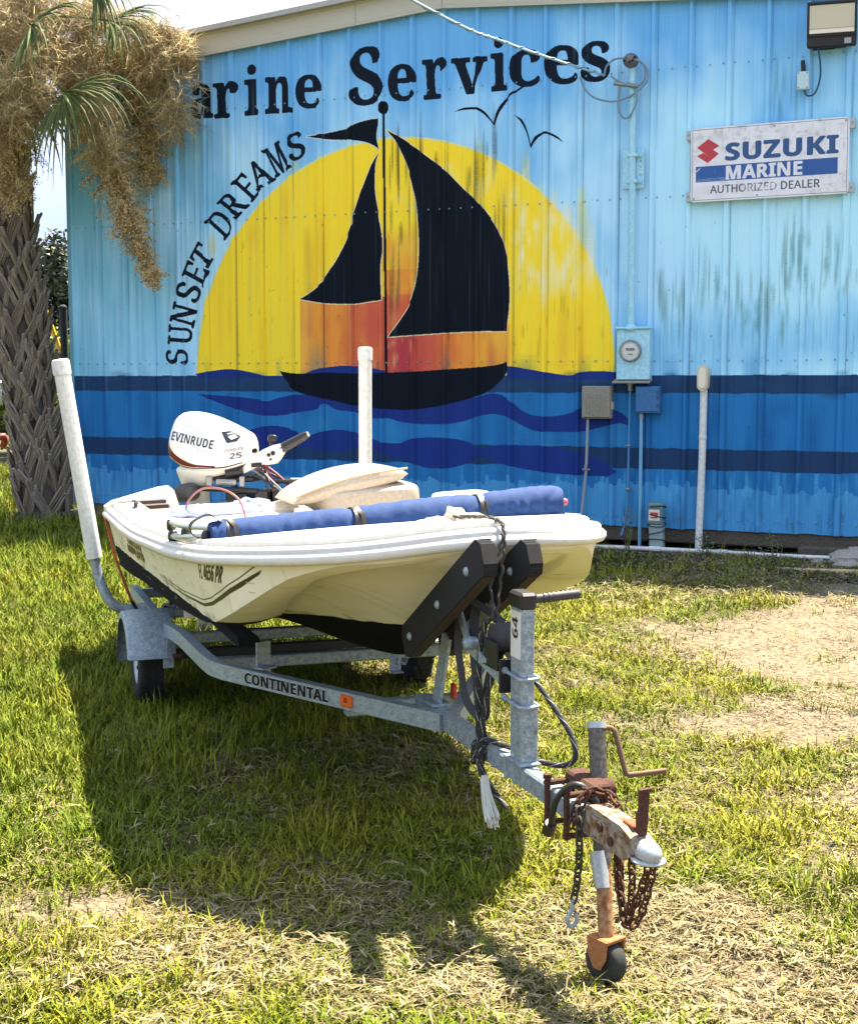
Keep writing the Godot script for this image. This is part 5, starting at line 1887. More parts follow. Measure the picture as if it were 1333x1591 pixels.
	mb.at(P(0.05, 0.443, 2.10), Vector3(0.045, 0.006, 0.04), 0.002)
	mb.at(P(0.06, 0.478, 2.112), Vector3(0.008, 0.03, 0.012), 0.002)
	part("keel_bracket", mb, z, t)
	# guide posts
	var pvc := mottled("guide_pvc", [[0.0, hexc("b7b2a2")], [0.3, hexc("cfcdc4")], [0.7, hexc("dcdbd5")], [1.0, hexc("e4e3de")]], 2.0, 0.4, 0.0, 0.0, 0.03, 109)
	var posts := [[P(-0.765, 0.40, 4.25), P(-0.868, 0.62, 4.3), P(-1.014, 1.63, 4.3), -1.0, 4.25], [P(0.74, 0.40, 5.12), P(0.815, 0.62, 5.2), P(0.818, 1.723, 5.2), 1.0, 5.12]]
	for q in posts:
		var g := Node3D.new()
		g.name = "guide_post" if q[3] < 0 else "guide_post_001"
		t.add_child(g)
		mb = MB.new()
		var up: Vector3 = (q[2] - q[1]).normalized()
		mb.tube(curve([P(q[3] * 0.62, 0.39, q[4]), q[0] + Vector3(q[3] * -0.05, -0.015, 0), q[0] + Vector3(q[3] * 0.02, 0.01, 0), q[0].lerp(q[1], 0.35) + Vector3(q[3] * 0.028, 0, 0), q[1], q[1] + up * 0.5], 5), 0.026, 12)
		part("steel_base", mb, z, g)
		mb = MB.new()
		mb.tube([q[1] + up * 0.03, q[2]], 0.040, 18)
		part("pvc_sleeve", mb, pvc, g)
		mb = MB.new()
		mb.tube([q[2] - up * 0.055, q[2] + up * 0.012, q[2] + up * 0.022, q[2] + up * 0.024], [0.0445, 0.0445, 0.035, 0.001], 18, false)
		part("cap", mb, pvc, g)
	# black bow boards, wrapped in carpet, on steel brackets
	for q in [[-0.116, 0.70, 1.07, 1.425, 0.685], [0.082, 0.845, 1.045, 1.64, 0.635]]:
		var k := Node3D.new()
		k.name = "bow_board" if q[0] < 0 else "bow_board_001"
		t.add_child(k)
		var a := P(q[0], q[2], q[1])
		var b := P(q[0], q[4], q[3])
		var d := (b - a).normalized()
		var u := Vector3(0, d.z, -d.y) * -1.0
		if u.y < 0.0:
			u = -u
		mb = MB.new()
		var o := PackedVector2Array()
		var l := a.distance_to(b)
		for p in [[0.0, 0.03], [0.035, 0.058], [l - 0.02, 0.058], [l, 0.035], [l, -0.04], [l - 0.035, -0.055], [0.02, -0.055], [0.0, -0.03]]:
			o.append(Vector2(p[0], p[1]))
		var bx := Transform3D(Basis(d, u, d.cross(u)), a)
		mb.prism(bx, o, 0.043)
		part("board", mb, black, k)
		mb = MB.new()
		mb.box(Transform3D(Basis(d, u, d.cross(u)), a.lerp(b, 0.5) - u * 0.0555), Vector3(l * 0.9, 0.006, 0.034), 0.001)
		part("bare_edge", mb, mottled("worn_board", [[0.0, hexc("1d1815")], [1.0, hexc("4a3a30")]], 5.0, 0.9, 0.0, 0.0, 0.04, 110), k)
		for f in [0.17, 0.52, 0.9]:
			mb = MB.new()
			mb.lathe(Transform3D(Basis(Vector3.BACK, PI / 2), a.lerp(b, f) + Vector3(-0.021, 0, 0) + u * 0.0), [Vector2(0.014, 0.0), Vector2(0.014, 0.003), Vector2(0.008, 0.009), Vector2(0, 0.010)], 12)
			part("bolt", mb, z, k)
		mb = MB.new()
		for f in 7:
			var c := a + d * (0.012 + 0.004 * (f % 2)) + u * (0.048 - 0.015 * f)
			mb.bar(c + bx.basis.z * -0.02, c + bx.basis.z * 0.02, 0.006, 0.003, u)
		part("end_fold", mb, mats["black_plastic"], k)
	mb = MB.new()
	mb.bar(P(0.0, 0.455, 1.49), P(0.02, 0.70, 1.44), 0.07, 0.012, Vector3(1, 0, 0), 0.002)
	mb.at(P(0.0, 0.466, 1.49), Vector3(0.07, 0.01, 0.11), 0.002)
	part("board_upright", mb, z, t)
	for s in [-1.0, 1.0]:
		mb = MB.new()
		mb.strap([P(s * 0.055, 0.86, 1.13), P(s * 0.055, 0.745, 1.02), P(s * 0.035, 0.69, 0.80)], 0.008, 0.036, Vector3.RIGHT)
		part("board_brace", mb, z, t)
		mb = MB.new()
		mb.bar(P(s * 0.06, 0.83, 1.16), P(s * 0.06, 0.73, 1.36), 0.006, 0.05)
		part("board_plate", mb, z, t)
	# winch post
	var wp := Node3D.new()
	wp.name = "winch_post"
	t.add_child(wp)
	mb = MB.new()
	mb.at(P(0, 0.69, 0.735), Vector3(0.042, 0.47, 0.082), 0.005)
	part("post", mb, z, wp)
	mb = MB.new()
	mb.at(P(0.006, 0.548, 0.735), Vector3(0.05, 0.17, 0.09), 0.004)
	part("sleeve", mb, z, wp)
	mb = MB.new()
	mb.at(P(0, 0.467, 0.735), Vector3(0.066, 0.008, 0.13), 0.002)
	mb.at(P(0, 0.431, 0.735), Vector3(0.056, 0.068, 0.012), 0.002)
	mb.at(P(0, 0.431, 0.80), Vector3(0.056, 0.068, 0.012), 0.002)
	part("base_plate", mb, z, wp)
	mb = MB.new()
	mb.at(P(0, 0.93, 0.735), Vector3(0.052, 0.05, 0.094), 0.008)
	part("post_cap", mb, plastic, wp)
	mb = MB.new()
	mb.tube([P(0.02, 0.935, 0.71), P(0.03, 0.935, 0.71), P(0.155, 0.945, 0.695)], [0.013, 0.013, 0.0135], 12)
	for k in 7:
		mb.tube([P(0.05 + 0.014 * k, 0.9367 + 0.0011 * k, 0.706), P(0.055 + 0.014 * k, 0.937 + 0.0011 * k, 0.7055)], 0.0152, 12)
	part("grip", mb, mottled("dark_rubber_grip", [[0.0, hexc("2c2b2d")], [1.0, hexc("4b494a")]], 9.0, 0.6, 0.0, 0.0, 0.04, 111), wp)
	mb = MB.new()
	mb.at(P(-0.0215, 0.832, 0.735), Vector3(0.002, 0.135, 0.072), 0.0008)
	part("number_sticker", mb, plain("sticker_white", hexc("d5d3cb"), 0.5), wp)
	mb = MB.new()
	raised_text(mb, "64", "sans_bold", Transform3D(Basis(Vector3(0, 1, 0), Vector3(0, 0, -1), Vector3(-1, 0, 0)), P(-0.0226, 0.852, 0.737)), 0.062, 0.042, 0.0004)
	part("number", mb, plain("print_black", hexc("131313"), 0.6), wp)
	for y in [0.705, 0.625]:
		mb = MB.new()
		mb.tube(curve([P(-0.03, y + 0.012, 0.80), P(-0.03, y + 0.008, 0.70), P(-0.028, y + 0.006, 0.686), P(0.0, y + 0.004, 0.684), P(0.028, y + 0.006, 0.686), P(0.03, y + 0.008, 0.70), P(0.03, y + 0.012, 0.80)], 4), 0.0055, 8)
		part("u_bolt", mb, z, wp)
		mb = MB.new()
		for s in [-0.03, 0.03]:
			mb.lathe(Transform3D(Basis(Vector3.RIGHT, PI / 2), P(s, y + 0.012, 0.80)), [Vector2(0.011, -0.004), Vector2(0.011, 0.008), Vector2(0.0, 0.009)], 6, true)
		part("nut", mb, z, wp)
	# winch with strap
	var wn := Node3D.new()
	wn.name = "winch"
	t.add_child(wn)
	mb = MB.new()
	mb.at(P(0, 0.70, 0.80), Vector3(0.09, 0.10, 0.012), 0.002)
	mb.at(P(-0.045, 0.755, 0.865), Vector3(0.006, 0.08, 0.11), 0.003)
	mb.at(P(0.055, 0.765, 0.865), Vector3(0.006, 0.10, 0.12), 0.003)
	mb.at(P(0.0, 0.715, 0.87), Vector3(0.10, 0.006, 0.12), 0.002)
	part("winch_frame", mb, mottled("winch_black", [[0.0, hexc("101012")], [1.0, hexc("26262a")]], 8.0, 0.4, 0.2, 0.0, 0.04, 112), wn)
	mb = MB.new()
	mb.lathe(Transform3D(Basis(Vector3.BACK, PI / 2), P(0.005, 0.795, 0.885)), [Vector2(0.0, -0.038), Vector2(0.044, -0.038), Vector2(0.046, -0.03), Vector2(0.044, 0.0), Vector2(0.046, 0.03), Vector2(0.044, 0.038), Vector2(0.0, 0.038)], 22)
	var web := mottled("grey_webbing", [[0.0, hexc("2b292b")], [1.0, hexc("4c494e")]], 14.0, 0.85, 0.0, 0.0, 0.06, 113)
	part("wound_strap", mb, web, wn)
	mb = MB.new()
	mb.lathe(Transform3D(Basis(Vector3.BACK, PI / 2), P(-0.068, 0.765, 0.98)), [Vector2(0.0, -0.02), Vector2(0.018, -0.02), Vector2(0.021, 0.0), Vector2(0.018, 0.02), Vector2(0.0, 0.022)], 16)
	part("gear_hub", mb, z, wn)
	mb = MB.new()
	mb.strap(curve([P(0.0, 0.84, 0.89), P(-0.01, 0.86, 1.0), P(-0.03, 0.875, 1.1), P(-0.04, 0.84, 1.14), P(-0.05, 0.74, 1.14), P(-0.045, 0.65, 1.12), P(-0.04, 0.575, 1.10), P(-0.03, 0.535, 1.04), P(-0.01, 0.535, 1.0), P(-0.01, 0.62, 0.99), P(0.0, 0.72, 0.95), P(0.0, 0.75, 0.90)], 5), 0.026, 0.003, Vector3(0.55, 0, 0.8))
	part("loose_strap", mb, web, wn)
	mb = MB.new()
	mb.strap(curve([P(-0.02, 0.86, 1.06), P(-0.035, 0.76, 1.04), P(-0.035, 0.62, 1.0), P(-0.03, 0.5, 0.985), P(-0.02, 0.465, 0.99)], 5), 0.030, 0.003, Vector3(0.75, 0, 0.6))
	part("loose_strap", mb, web, wn)
	# coupler
	var cp := Node3D.new()
	cp.name = "coupler"
	t.add_child(cp)
	cp.transform = Transform3D(Basis().scaled(Vector3(0.88, 0.86, 0.95)), P(0, 0.458, 0.12) - Vector3(0, 0.458 * 0.86, -0.12 * 0.95))
	var worn := mottled("worn_zinc_rust", [[0.0, hexc("50301c")], [0.35, hexc("7a5e46")], [0.6, hexc("8a8072")], [1.0, hexc("9a9890")]], 4.0, 0.65, 0.2, 0.1, 0.012, 114)
	mb = MB.new()
	mb.prism(Transform3D(Basis(Vector3.BACK, Vector3.UP, Vector3.LEFT), P(0, 0, 0)), PackedVector2Array([Vector2(-0.27, 0.415), Vector2(-0.26, 0.478), Vector2(-0.235, 0.492), Vector2(-0.05, 0.492), Vector2(-0.0, 0.478), Vector2(0.045, 0.462), Vector2(0.045, 0.425), Vector2(-0.04, 0.42), Vector2(-0.1, 0.395)]), 0.062)
	part("body", mb, worn, cp)
	mb = MB.new()
	for s in [-0.034, 0.034]:
		mb.prism(Transform3D(Basis(Vector3.BACK, Vector3.UP, Vector3.LEFT), P(s, 0, 0)), PackedVector2Array([Vector2(-0.25, 0.41), Vector2(-0.24, 0.475), Vector2(-0.03, 0.47), Vector2(0.03, 0.44), Vector2(-0.02, 0.405)]), 0.005)
	part("side_plate", mb, worn, cp)
	mb = MB.new()
	mb.ball(P(0, 0.448, -0.045), Vector3(0.034, 0.034, 0.046), 12)
	part("socket", mb, mottled("socket_zinc", [[0.0, hexc("8a9094")], [1.0, hexc("c9ccca")]], 6.0, 0.42, 0.4, 0.0, 0.03, 115), cp)
	mb = MB.new()
	mb.lathe(Transform3D(Basis(), P(0, 0.424, -0.047)), [Vector2(0.0, 0.0), Vector2(0.042, 0.0), Vector2(0.046, 0.003), Vector2(0.045, 0.007), Vector2(0.034, 0.010)], 22)
	part("socket_lip", mb, mats["socket_zinc"], cp)
	mb = MB.new()
	mb.prism(Transform3D(Basis(), P(0.01, 0.545, 0.0)), PackedVector2Array([Vector2(-0.018, -0.06), Vector2(0.008, -0.065), Vector2(0.014, 0.056), Vector2(0.022, 0.06), Vector2(0.022, 0.066), Vector2(-0.014, 0.064), Vector2(-0.012, 0.01), Vector2(-0.02, -0.005)]), 0.014)
	part("latch", mb, ru, cp)
	mb = MB.new()
	mb.at(P(0.006, 0.495, 0.05), Vector3(0.03, 0.01, 0.06), 0.003)
	part("latch_pivot", mb, plain("orange_rust", hexc("8a4a26"), 0.9), cp)
	for q in [[0.15, 0.455], [0.09, 0.435]]:
		mb = MB.new()
		mb.lathe(Transform3D(Basis(Vector3.BACK, PI / 2), P(-0.036, q[1], q[0])), [Vector2(0.014, -0.002), Vector2(0.014, 0.008), Vector2(0.0, 0.009)], 6, true)
		part("bolt", mb, ru, cp)
	# jack
	var jk := Node3D.new()
	jk.name = "tongue_jack"
	t.add_child(jk)
	var top := P(0.092, 0.635, 0.44)
	var foot := P(0.048, 0.115, 0.275)
	var down := (foot - top).normalized()
	var old := mottled("jack_grey", [[0.0, hexc("352c25")], [0.35, hexc("4f4840")], [0.7, hexc("6c675e")], [1.0, hexc("8d897f")]], 4.0, 0.5, 0.45, 0.0, 0.03, 116)
	mb = MB.new()
	mb.tube([top, top + down * 0.36], 0.0235, 18)
	part("outer_tube", mb, old, jk)
	mb = MB.new()
	mb.tube([top - down * 0.006, top + down * 0.012], 0.0255, 18)
	part("top_cap", mb, mats["socket_zinc"], jk)
	mb = MB.new()
	mb.tube([top + down * 0.3, foot], 0.0205, 16)
	part("inner_tube", mb, mottled("orange_rust_tube", [[0.0, hexc("5c3018")], [0.35, hexc("87512a")], [0.6, hexc("a0805c")], [1.0, hexc("b09e7e")]], 5.0, 0.8, 0.15, 0.1, 0.012, 117), jk)
	mb = MB.new()
	mb.tube(curve([top + down * 0.012 + P(0.02, 0, 0), P(0.128, 0.622, 0.437), P(0.14, 0.615, 0.435), P(0.146, 0.60, 0.43), P(0.158, 0.515, 0.40), P(0.164, 0.503, 0.395), P(0.176, 0.502, 0.39), P(0.262, 0.512, 0.365)], 4), 0.0075, 10)
	part("crank", mb, mottled("crank_rust", [[0.0, hexc("57402f")], [1.0, hexc("856a52")]], 8.0, 0.7, 0.2, 0.0, 0.04, 118), jk)
	mb = MB.new()
	mb.at(top.lerp(foot, 0.42) + P(-0.02, 0, 0.0), Vector3(0.08, 0.075, 0.05), 0.008)
	mb.at(P(0.05, 0.487, 0.40), Vector3(0.06, 0.04, 0.17), 0.006)
	mb.lathe(Transform3D(Basis(Vector3.BACK, PI / 2), P(0.08, 0.48, 0.36)), [Vector2(0.028, -0.02), Vector2(0.028, 0.02), Vector2(0.012, 0.022), Vector2(0.0, 0.03)], 14)
	part("swivel_mount", mb, ru, jk)
	mb = MB.new()
	mb.tube([top + down * 0.33 + P(-0.012, 0, 0), top + down * 0.42 + P(-0.01, 0, -0.01)], [0.024, 0.02], 14)
	part("zinc_collar", mb, mats["socket_zinc"], jk)
	# caster
	mb = MB.new()
	mb.at(foot + Vector3(0, 0.0, 0), Vector3(0.066, 0.012, 0.07), 0.003, 0.35)
	for s in [-0.033, 0.033]:
		mb.prism(Transform3D(Basis(Vector3.UP, 0.35) * Basis(Vector3.BACK, Vector3.UP, Vector3.LEFT), foot + Basis(Vector3.UP, 0.35) * Vector3(s, 0, 0)), PackedVector2Array([Vector2(-0.035, 0.004), Vector2(0.035, 0.004), Vector2(0.03, -0.045), Vector2(0.012, -0.075), Vector2(-0.012, -0.075), Vector2(-0.032, -0.04)]), 0.005)
	part("caster_fork", mb, mottled("fork_rust", [[0.0, hexc("74401f")], [0.5, hexc("a2683a")], [1.0, hexc("b08c62")]], 6.0, 0.8, 0.1, 0.0, 0.04, 119), jk)
	mb = MB.new()
	var cx := Transform3D(Basis(Vector3.UP, 0.35) * Basis(Vector3.BACK, PI / 2), Vector3(foot.x, 0.053, foot.z))
	mb.lathe(cx, [Vector2(0.0, -0.022), Vector2(0.045, -0.024), Vector2(0.055, -0.02), Vector2(0.058, -0.008), Vector2(0.058, 0.008), Vector2(0.055, 0.02), Vector2(0.045, 0.024), Vector2(0.0, 0.022)], 24)
	part("caster_wheel", mb, mottled("caster_rubber", [[0.0, hexc("191a19")], [0.6, hexc("2c2e2c")], [1.0, hexc("5a5a52")]], 9.0, 0.8, 0.0, 0.0, 0.05, 120), jk)
	# rusty clamps round the tongue
	for d in [0.47, 0.345]:
		mb = MB.new()
		for s in [-0.036, 0.036]:
			mb.bar(P(s, 0.36, d), P(s, 0.495, d), 0.014, 0.014)
			mb.lathe(Transform3D(Basis(), P(s, 0.49, d)), [Vector2(0.013, 0.0), Vector2(0.013, 0.012), Vector2(0.0, 0.013)], 6, true)
		mb.bar(P(-0.045, 0.477, d), P(0.1, 0.483, d), 0.018, 0.014)
		mb.bar(P(-0.045, 0.37, d), P(0.05, 0.37, d), 0.018, 0.012)
		part("jack_clamp", mb, ru, t)
	# light cable with its plug
	mb = MB.new()
	mb.tube(curve([P(0.03, 0.465, 0.30), P(0.0, 0.505, 0.31), P(-0.03, 0.51, 0.33), P(-0.055, 0.47, 0.36), P(-0.06, 0.42, 0.38), P(-0.055, 0.385, 0.40)], 6), 0.0085, 10)
	mb.tube([P(-0.055, 0.39, 0.40), P(-0.055, 0.36, 0.42)], [0.016, 0.018], 10)
	part("light_cable", mb, mats["black_plastic"], t)
	# chains: a heap on the tongue and two hanging ends
	mb = MB.new()
	chain(mb, [P(-0.04, 0.42, 0.30), P(-0.03, 0.48, 0.285), P(0.0, 0.502, 0.27), P(0.03, 0.495, 0.255), P(0.045, 0.44, 0.25)])
	chain(mb, [P(-0.042, 0.43, 0.27), P(-0.02, 0.50, 0.262), P(0.02, 0.51, 0.25), P(0.045, 0.47, 0.235)])
	chain(mb, [P(0.0, 0.508, 0.29), P(0.012, 0.512, 0.25), P(0.03, 0.506, 0.20), P(0.036, 0.46, 0.17)])
	part("safety_chain", mb, mottled("chain_rust", [[0.0, hexc("2c1912")], [1.0, hexc("6e4029")]], 14.0, 0.8, 0.25, 0.0, 0.05, 121), t)
	mb = MB.new()
	chain(mb, [P(-0.045, 0.46, 0.25), P(-0.05, 0.40, 0.235), P(-0.048, 0.34, 0.24), P(-0.05, 0.27, 0.25), P(-0.055, 0.235, 0.255)])
	part("safety_chain", mb, mottled("chain_dark", [[0.0, hexc("211c1a")], [1.0, hexc("5b534b")]], 14.0, 0.7, 0.35, 0.0, 0.05, 122), t)
	mb = MB.new()
	mb.tube(curve([P(-0.055, 0.235, 0.255), P(-0.06, 0.21, 0.255), P(-0.072, 0.185, 0.255), P(-0.06, 0.165, 0.255), P(-0.045, 0.18, 0.255), P(-0.05, 0.20, 0.255)], 4), 0.006, 8)
	part("chain_hook", mb, z, t)
	mb = MB.new()
	chain(mb, [P(0.03, 0.42, 0.17), P(0.022, 0.34, 0.15), P(0.012, 0.27, 0.12), P(0.012, 0.235, 0.10), P(0.022, 0.26, 0.085), P(0.03, 0.33, 0.05), P(0.036, 0.405, 0.02)])
	chain(mb, [P(0.008, 0.40, 0.14), P(0.008, 0.31, 0.13), P(0.014, 0.25, 0.11)])
	chain(mb, [P(0.034, 0.41, 0.12), P(0.03, 0.33, 0.10), P(0.02, 0.26, 0.09), P(0.016, 0.22, 0.095), P(0.03, 0.25, 0.06), P(0.04, 0.34, 0.03), P(0.04, 0.40, 0.01)])
	part("safety_chain", mb, mats["chain_rust"], t)
	# side marker lights
	var amber := plain("amber_lens", hexc("d05a1e"), 0.3)
	for q in [[-0.245, 1.741, 0.487]]:
		mb = MB.new()
		mb.at(P(q[0], 0.432, q[1]), Vector3(0.014, 0.042, 0.058), 0.004, q[2])
		var mk := part("side_marker", mb, amber, t)
		mb = MB.new()
		mb.at(P(q[0] - 0.0065, 0.436, q[1] - 0.0034), Vector3(0.004, 0.018, 0.014), 0.001, q[2])
		part("lens_window", mb, plain("amber_deep", hexc("8e2a12"), 0.3), mk)
	mb = MB.new()
	mb.at(P(0.055, 0.505, 1.47), Vector3(0.014, 0.05, 0.03), 0.003)
	part("side_marker", mb, plain("red_lens", hexc("b52a1c"), 0.3), t)
	# maker's lettering along the rail
	mb = MB.new()
	var ra := P(-0.495, 0.431, 2.266)
	var rb := P(-0.260, 0.431, 1.820)
	var dir := (rb - ra).normalized()
	var outn := dir.cross(Vector3.UP) * -1.0
	if outn.x > 0.0:
		outn = -outn
	var mid := ra.lerp(rb, 0.5) + outn * 0.0225
	var rx := Transform3D(Basis(dir, Vector3.UP, dir.cross(Vector3.UP)), mid)
	for o in [[0.0, 0.0], [0.0022, 0.0], [-0.0022, 0.0], [0.0, 0.001], [0.0, -0.001]]:
		raised_text(mb, "CONTINENTAL", "sans_bold", rx.translated_local(Vector3(o[0], o[1], 0)), 0.465, 0.040, 0.002)
	part("maker_lettering", mb, plain("decal_black", hexc("17191b"), 0.5), t)
	mb = MB.new()
	for o in [[0.0, 0.003], [0.0, -0.003], [0.0045, 0.0], [-0.0045, 0.0]]:
		raised_text(mb, "CONTINENTAL", "sans_bold", rx.translated_local(Vector3(o[0], o[1], 0)), 0.465, 0.040, 0.001)
	part("lettering_outline", mb, plain("decal_pale", hexc("c9d2d6"), 0.5), t)
# ---------------------------------------------------------------- boat
func table(rows: Array, d: float, k: int) -> float:
	# smooth lookup in rows of [d, a, b ...]
	if d <= rows[0][0]:
		return rows[0][k]
	for i in rows.size() - 1:
		if d <= rows[i + 1][0]:
			var t: float = (d - rows[i][0]) / (rows[i + 1][0] - rows[i][0])
			var a: Array = rows[maxi(i - 1, 0)]
			var e: Array = rows[mini(i + 2, rows.size() - 1)]
			var h: float = rows[i + 1][0] - rows[i][0]
			var m1: float = 0.0 if i == 0 else (rows[i + 1][k] - a[k]) / (rows[i + 1][0] - a[0]) * h
			var m2: float = 0.0 if i + 2 >= rows.size() else (e[k] - rows[i][k]) / (e[0] - rows[i][0]) * h
			if i == 0:
				m1 = rows[1][k] - rows[0][k]
			var t2 := t * t
			var t3 := t2 * t
			return rows[i][k] * (2 * t3 - 3 * t2 + 1) + m1 * (t3 - 2 * t2 + t) + rows[i + 1][k] * (3 * t2 - 2 * t3) + m2 * (t3 - t2)
	return rows[-1][k]

# distance back; gunwale half width is worked out; height of gunwale; chine half width, height; inner edge half width, height; keel height
const LINES := [
	[1.0, 1.028, 0.0, 1.022, 0.0, 1.022, 1.005], [1.08, 1.006, 0.26, 0.99, 0.2, 0.982, 0.95], [1.2, 0.986, 0.405, 0.975, 0.34, 0.955, 0.905], [1.4, 0.966, 0.53, 0.915, 0.43, 0.905, 0.765], [1.5, 0.957, 0.575, 0.866, 0.437, 0.863, 0.7], [1.65, 0.944, 0.63, 0.797, 0.44, 0.818, 0.62],
	[1.8, 0.93, 0.652, 0.745, 0.435, 0.763, 0.55], [2.085, 0.907, 0.664, 0.674, 0.42, 0.673, 0.497], [2.5, 0.868, 0.664, 0.633, 0.43, 0.618, 0.47], [3.07, 0.83, 0.664, 0.593, 0.44, 0.573, 0.457], [4.0, 0.782, 0.664, 0.55, 0.44, 0.518, 0.442], [5.2, 0.775, 0.664, 0.49, 0.44, 0.468, 0.43]]

func half_beam(d: float) -> float:
	if d >= 2.1:
		return 0.72
	var q := clampf((2.1 - d) / 1.1, 0.0, 1.0)
	return 0.72 * sqrt(1.0 - q * q)

func sheer(d: float) -> float:
	return table(LINES, d, 1)

func stations() -> Array:
	var o := []
	for i in 19:
		o.append(1.0 + 1.1 * (1.0 - cos(PI / 2 * i / 18.0)))
	for i in range(1, 23):
		o.append(2.1 + 3.1 * i / 22.0)
	return o

# glossy gelcoat above, flat bottom paint below
func hull_gloss() -> ImageTexture:
	var im := Image.create(512, 256, false, Image.FORMAT_RGBA8)
	im.fill(Color(0.36, 0.36, 0.36))
	for side in 2:
		var low := PackedVector2Array()
		for i in 40:
			var d := i / 39.0 * 5.4
			low.append(Vector2(d / 5.4 * 512.0, side * 128.0 + (1.15 - (0.7454 - 0.027 * maxf(d, 1.55))) / 0.75 * 128.0))
		low.append(Vector2(512, side * 128 + 128))
		low.append(Vector2(0, side * 128 + 128))
		fill_poly(im, low, Color(1, 1, 1))
	return ImageTexture.create_from_image(im)

func hull_picture() -> ImageTexture:
	var w := 2048
	var h := 1024
	var im := Image.create(w, h, false, Image.FORMAT_RGBA8)
	im.fill(hexc("e8e0c9"))
	var sx := w / 5.4
	var sy := 512.0 / 0.75
	dabs(im, 301, 260, Rect2(0, 0, w, h), 30, 160, 30, 140, [hexc("eee7d2"), hexc("ddd3b6"), hexc("e2d9be")], 0.35)
	for side in 2:
		var y0 := side * 512.0
		var px := func(d: float, y: float) -> Vector2:
			return Vector2(d * sx, y0 + (1.15 - y) * sy)
		var r := RandomNumberGenerator.new()
		r.seed = 8 + side
		# stains, then the dark bottom paint
		dabs(im, 310 + side, 90, Rect2(1.0 * sx, y0 + 0.30 * sy, 4.2 * sx, 0.18 * sy), 10, 60, 10, 70, [hexc("b9ac7c"), hexc("a79a6c"), hexc("c2b890")], 0.28)
		dabs(im, 320 + side, 60, Rect2(1.2 * sx, y0 + 0.2 * sy, 4.0 * sx, 0.25 * sy), 2, 8, 20, 120, [hexc("a89c74"), hexc("8f8468")], 0.3)
		var low := PackedVector2Array()
		for i in 120:
			var d := i / 119.0 * 5.4
			low.append(px.call(d, 0.7454 - 0.027 * maxf(d, 1.55) + r.randf_range(-0.003, 0.003)))
		low.append(Vector2(w, y0 + 512))
		low.append(Vector2(0, y0 + 512))
		fill_poly(im, low, hexc("131416"))
		dabs(im, 330 + side, 200, Rect2(1.0 * sx, y0 + 0.44 * sy, 4.2 * sx, 0.30 * sy), 8, 70, 6, 40, [hexc("202121"), hexc("0d0d0e"), hexc("2a2926")], 0.4)
		# two-line stripe that dips and rises
		var line := [[3.3, 0.678], [3.02, 0.683], [2.62, 0.696], [2.25, 0.720], [2.13, 0.728], [1.97, 0.757], [1.82, 0.800], [1.63, 0.866], [1.51, 0.922]]
		var thick := [0.002, 0.004, 0.007, 0.011, 0.012, 0.014, 0.016, 0.018, 0.018]
		var band := PackedVector2Array()
		var back := PackedVector2Array()
		var thin := PackedVector2Array()
		var thin2 := PackedVector2Array()
		for i in line.size():
			band.append(px.call(line[i][0], line[i][1]))
			back.append(px.call(line[i][0] - (0.02 if i == 8 else 0.0), line[i][1] + thick[i]))
			thin.append(px.call(line[i][0], line[i][1] + thick[i] + 0.011))
			thin2.append(px.call(line[i][0], line[i][1] + thick[i] + 0.0155))
		back.reverse()
		band.append_array(back)
		fill_poly(im, band, hexc("3a3520"))
		thin2.reverse()
		thin.append_array(thin2)
		fill_poly(im, thin, hexc("4a4530"))
		# registration and maker's lettering
		var ink := hexc("1b1b1a")
		if side == 0:
			draw_text(im, "FL 4656 PR", "sans_bold", px.call(2.075, 0.841), px.call(1.79, 0.860) - px.call(2.075, 0.841), px.call(2.0, 0.910) - px.call(2.075, 0.841), ink, 0.8)
			draw_text(im, "CAROLINA", "serif_bold", px.call(4.39, 0.716), px.call(3.78, 0.735) - px.call(4.39, 0.716), px.call(4.31, 0.770) - px.call(4.39, 0.716), ink, 5.0)
			draw_text(im, "SKIFF JV15", "sans_bold", px.call(4.50, 0.648), px.call(3.80, 0.676) - px.call(4.50, 0.648), px.call(4.45, 0.696) - px.call(4.50, 0.648), ink, 5.0)
		else:
			draw_text(im, "FL 4656 PR", "sans_bold", px.call(1.79, 0.860), px.call(2.075, 0.841) - px.call(1.79, 0.860), px.call(1.75, 0.926) - px.call(1.79, 0.860), ink, 0.8)
			draw_text(im, "CAROLINA", "serif_bold", px.call(3.78, 0.735), px.call(4.39, 0.716) - px.call(3.78, 0.735), px.call(3.74, 0.779) - px.call(3.78, 0.735), ink, 5.0)
			draw_text(im, "SKIFF JV15", "sans_bold", px.call(3.80, 0.676), px.call(4.50, 0.648) - px.call(3.80, 0.676), px.call(3.75, 0.719) - px.call(3.80, 0.676), ink, 5.0)
		for i in 46:
			var d := r.randf_range(1.3, 5.0)
			var y := sheer(d) - r.randf_range(0.05, 0.2)
			im.fill_rect(Rect2i(Vector2i(px.call(d, y)), Vector2i(r.randi_range(4, 18), r.randi_range(1, 2))), hexc("a89f82"))
		for i in 5:
			im.fill_rect(Rect2i(Vector2i(px.call(3.25 + i * 0.02, 0.775 + 0.004 * (i % 3))), Vector2i(12, 2)), hexc("6a6048"))
	return ImageTexture.create_from_image(im)

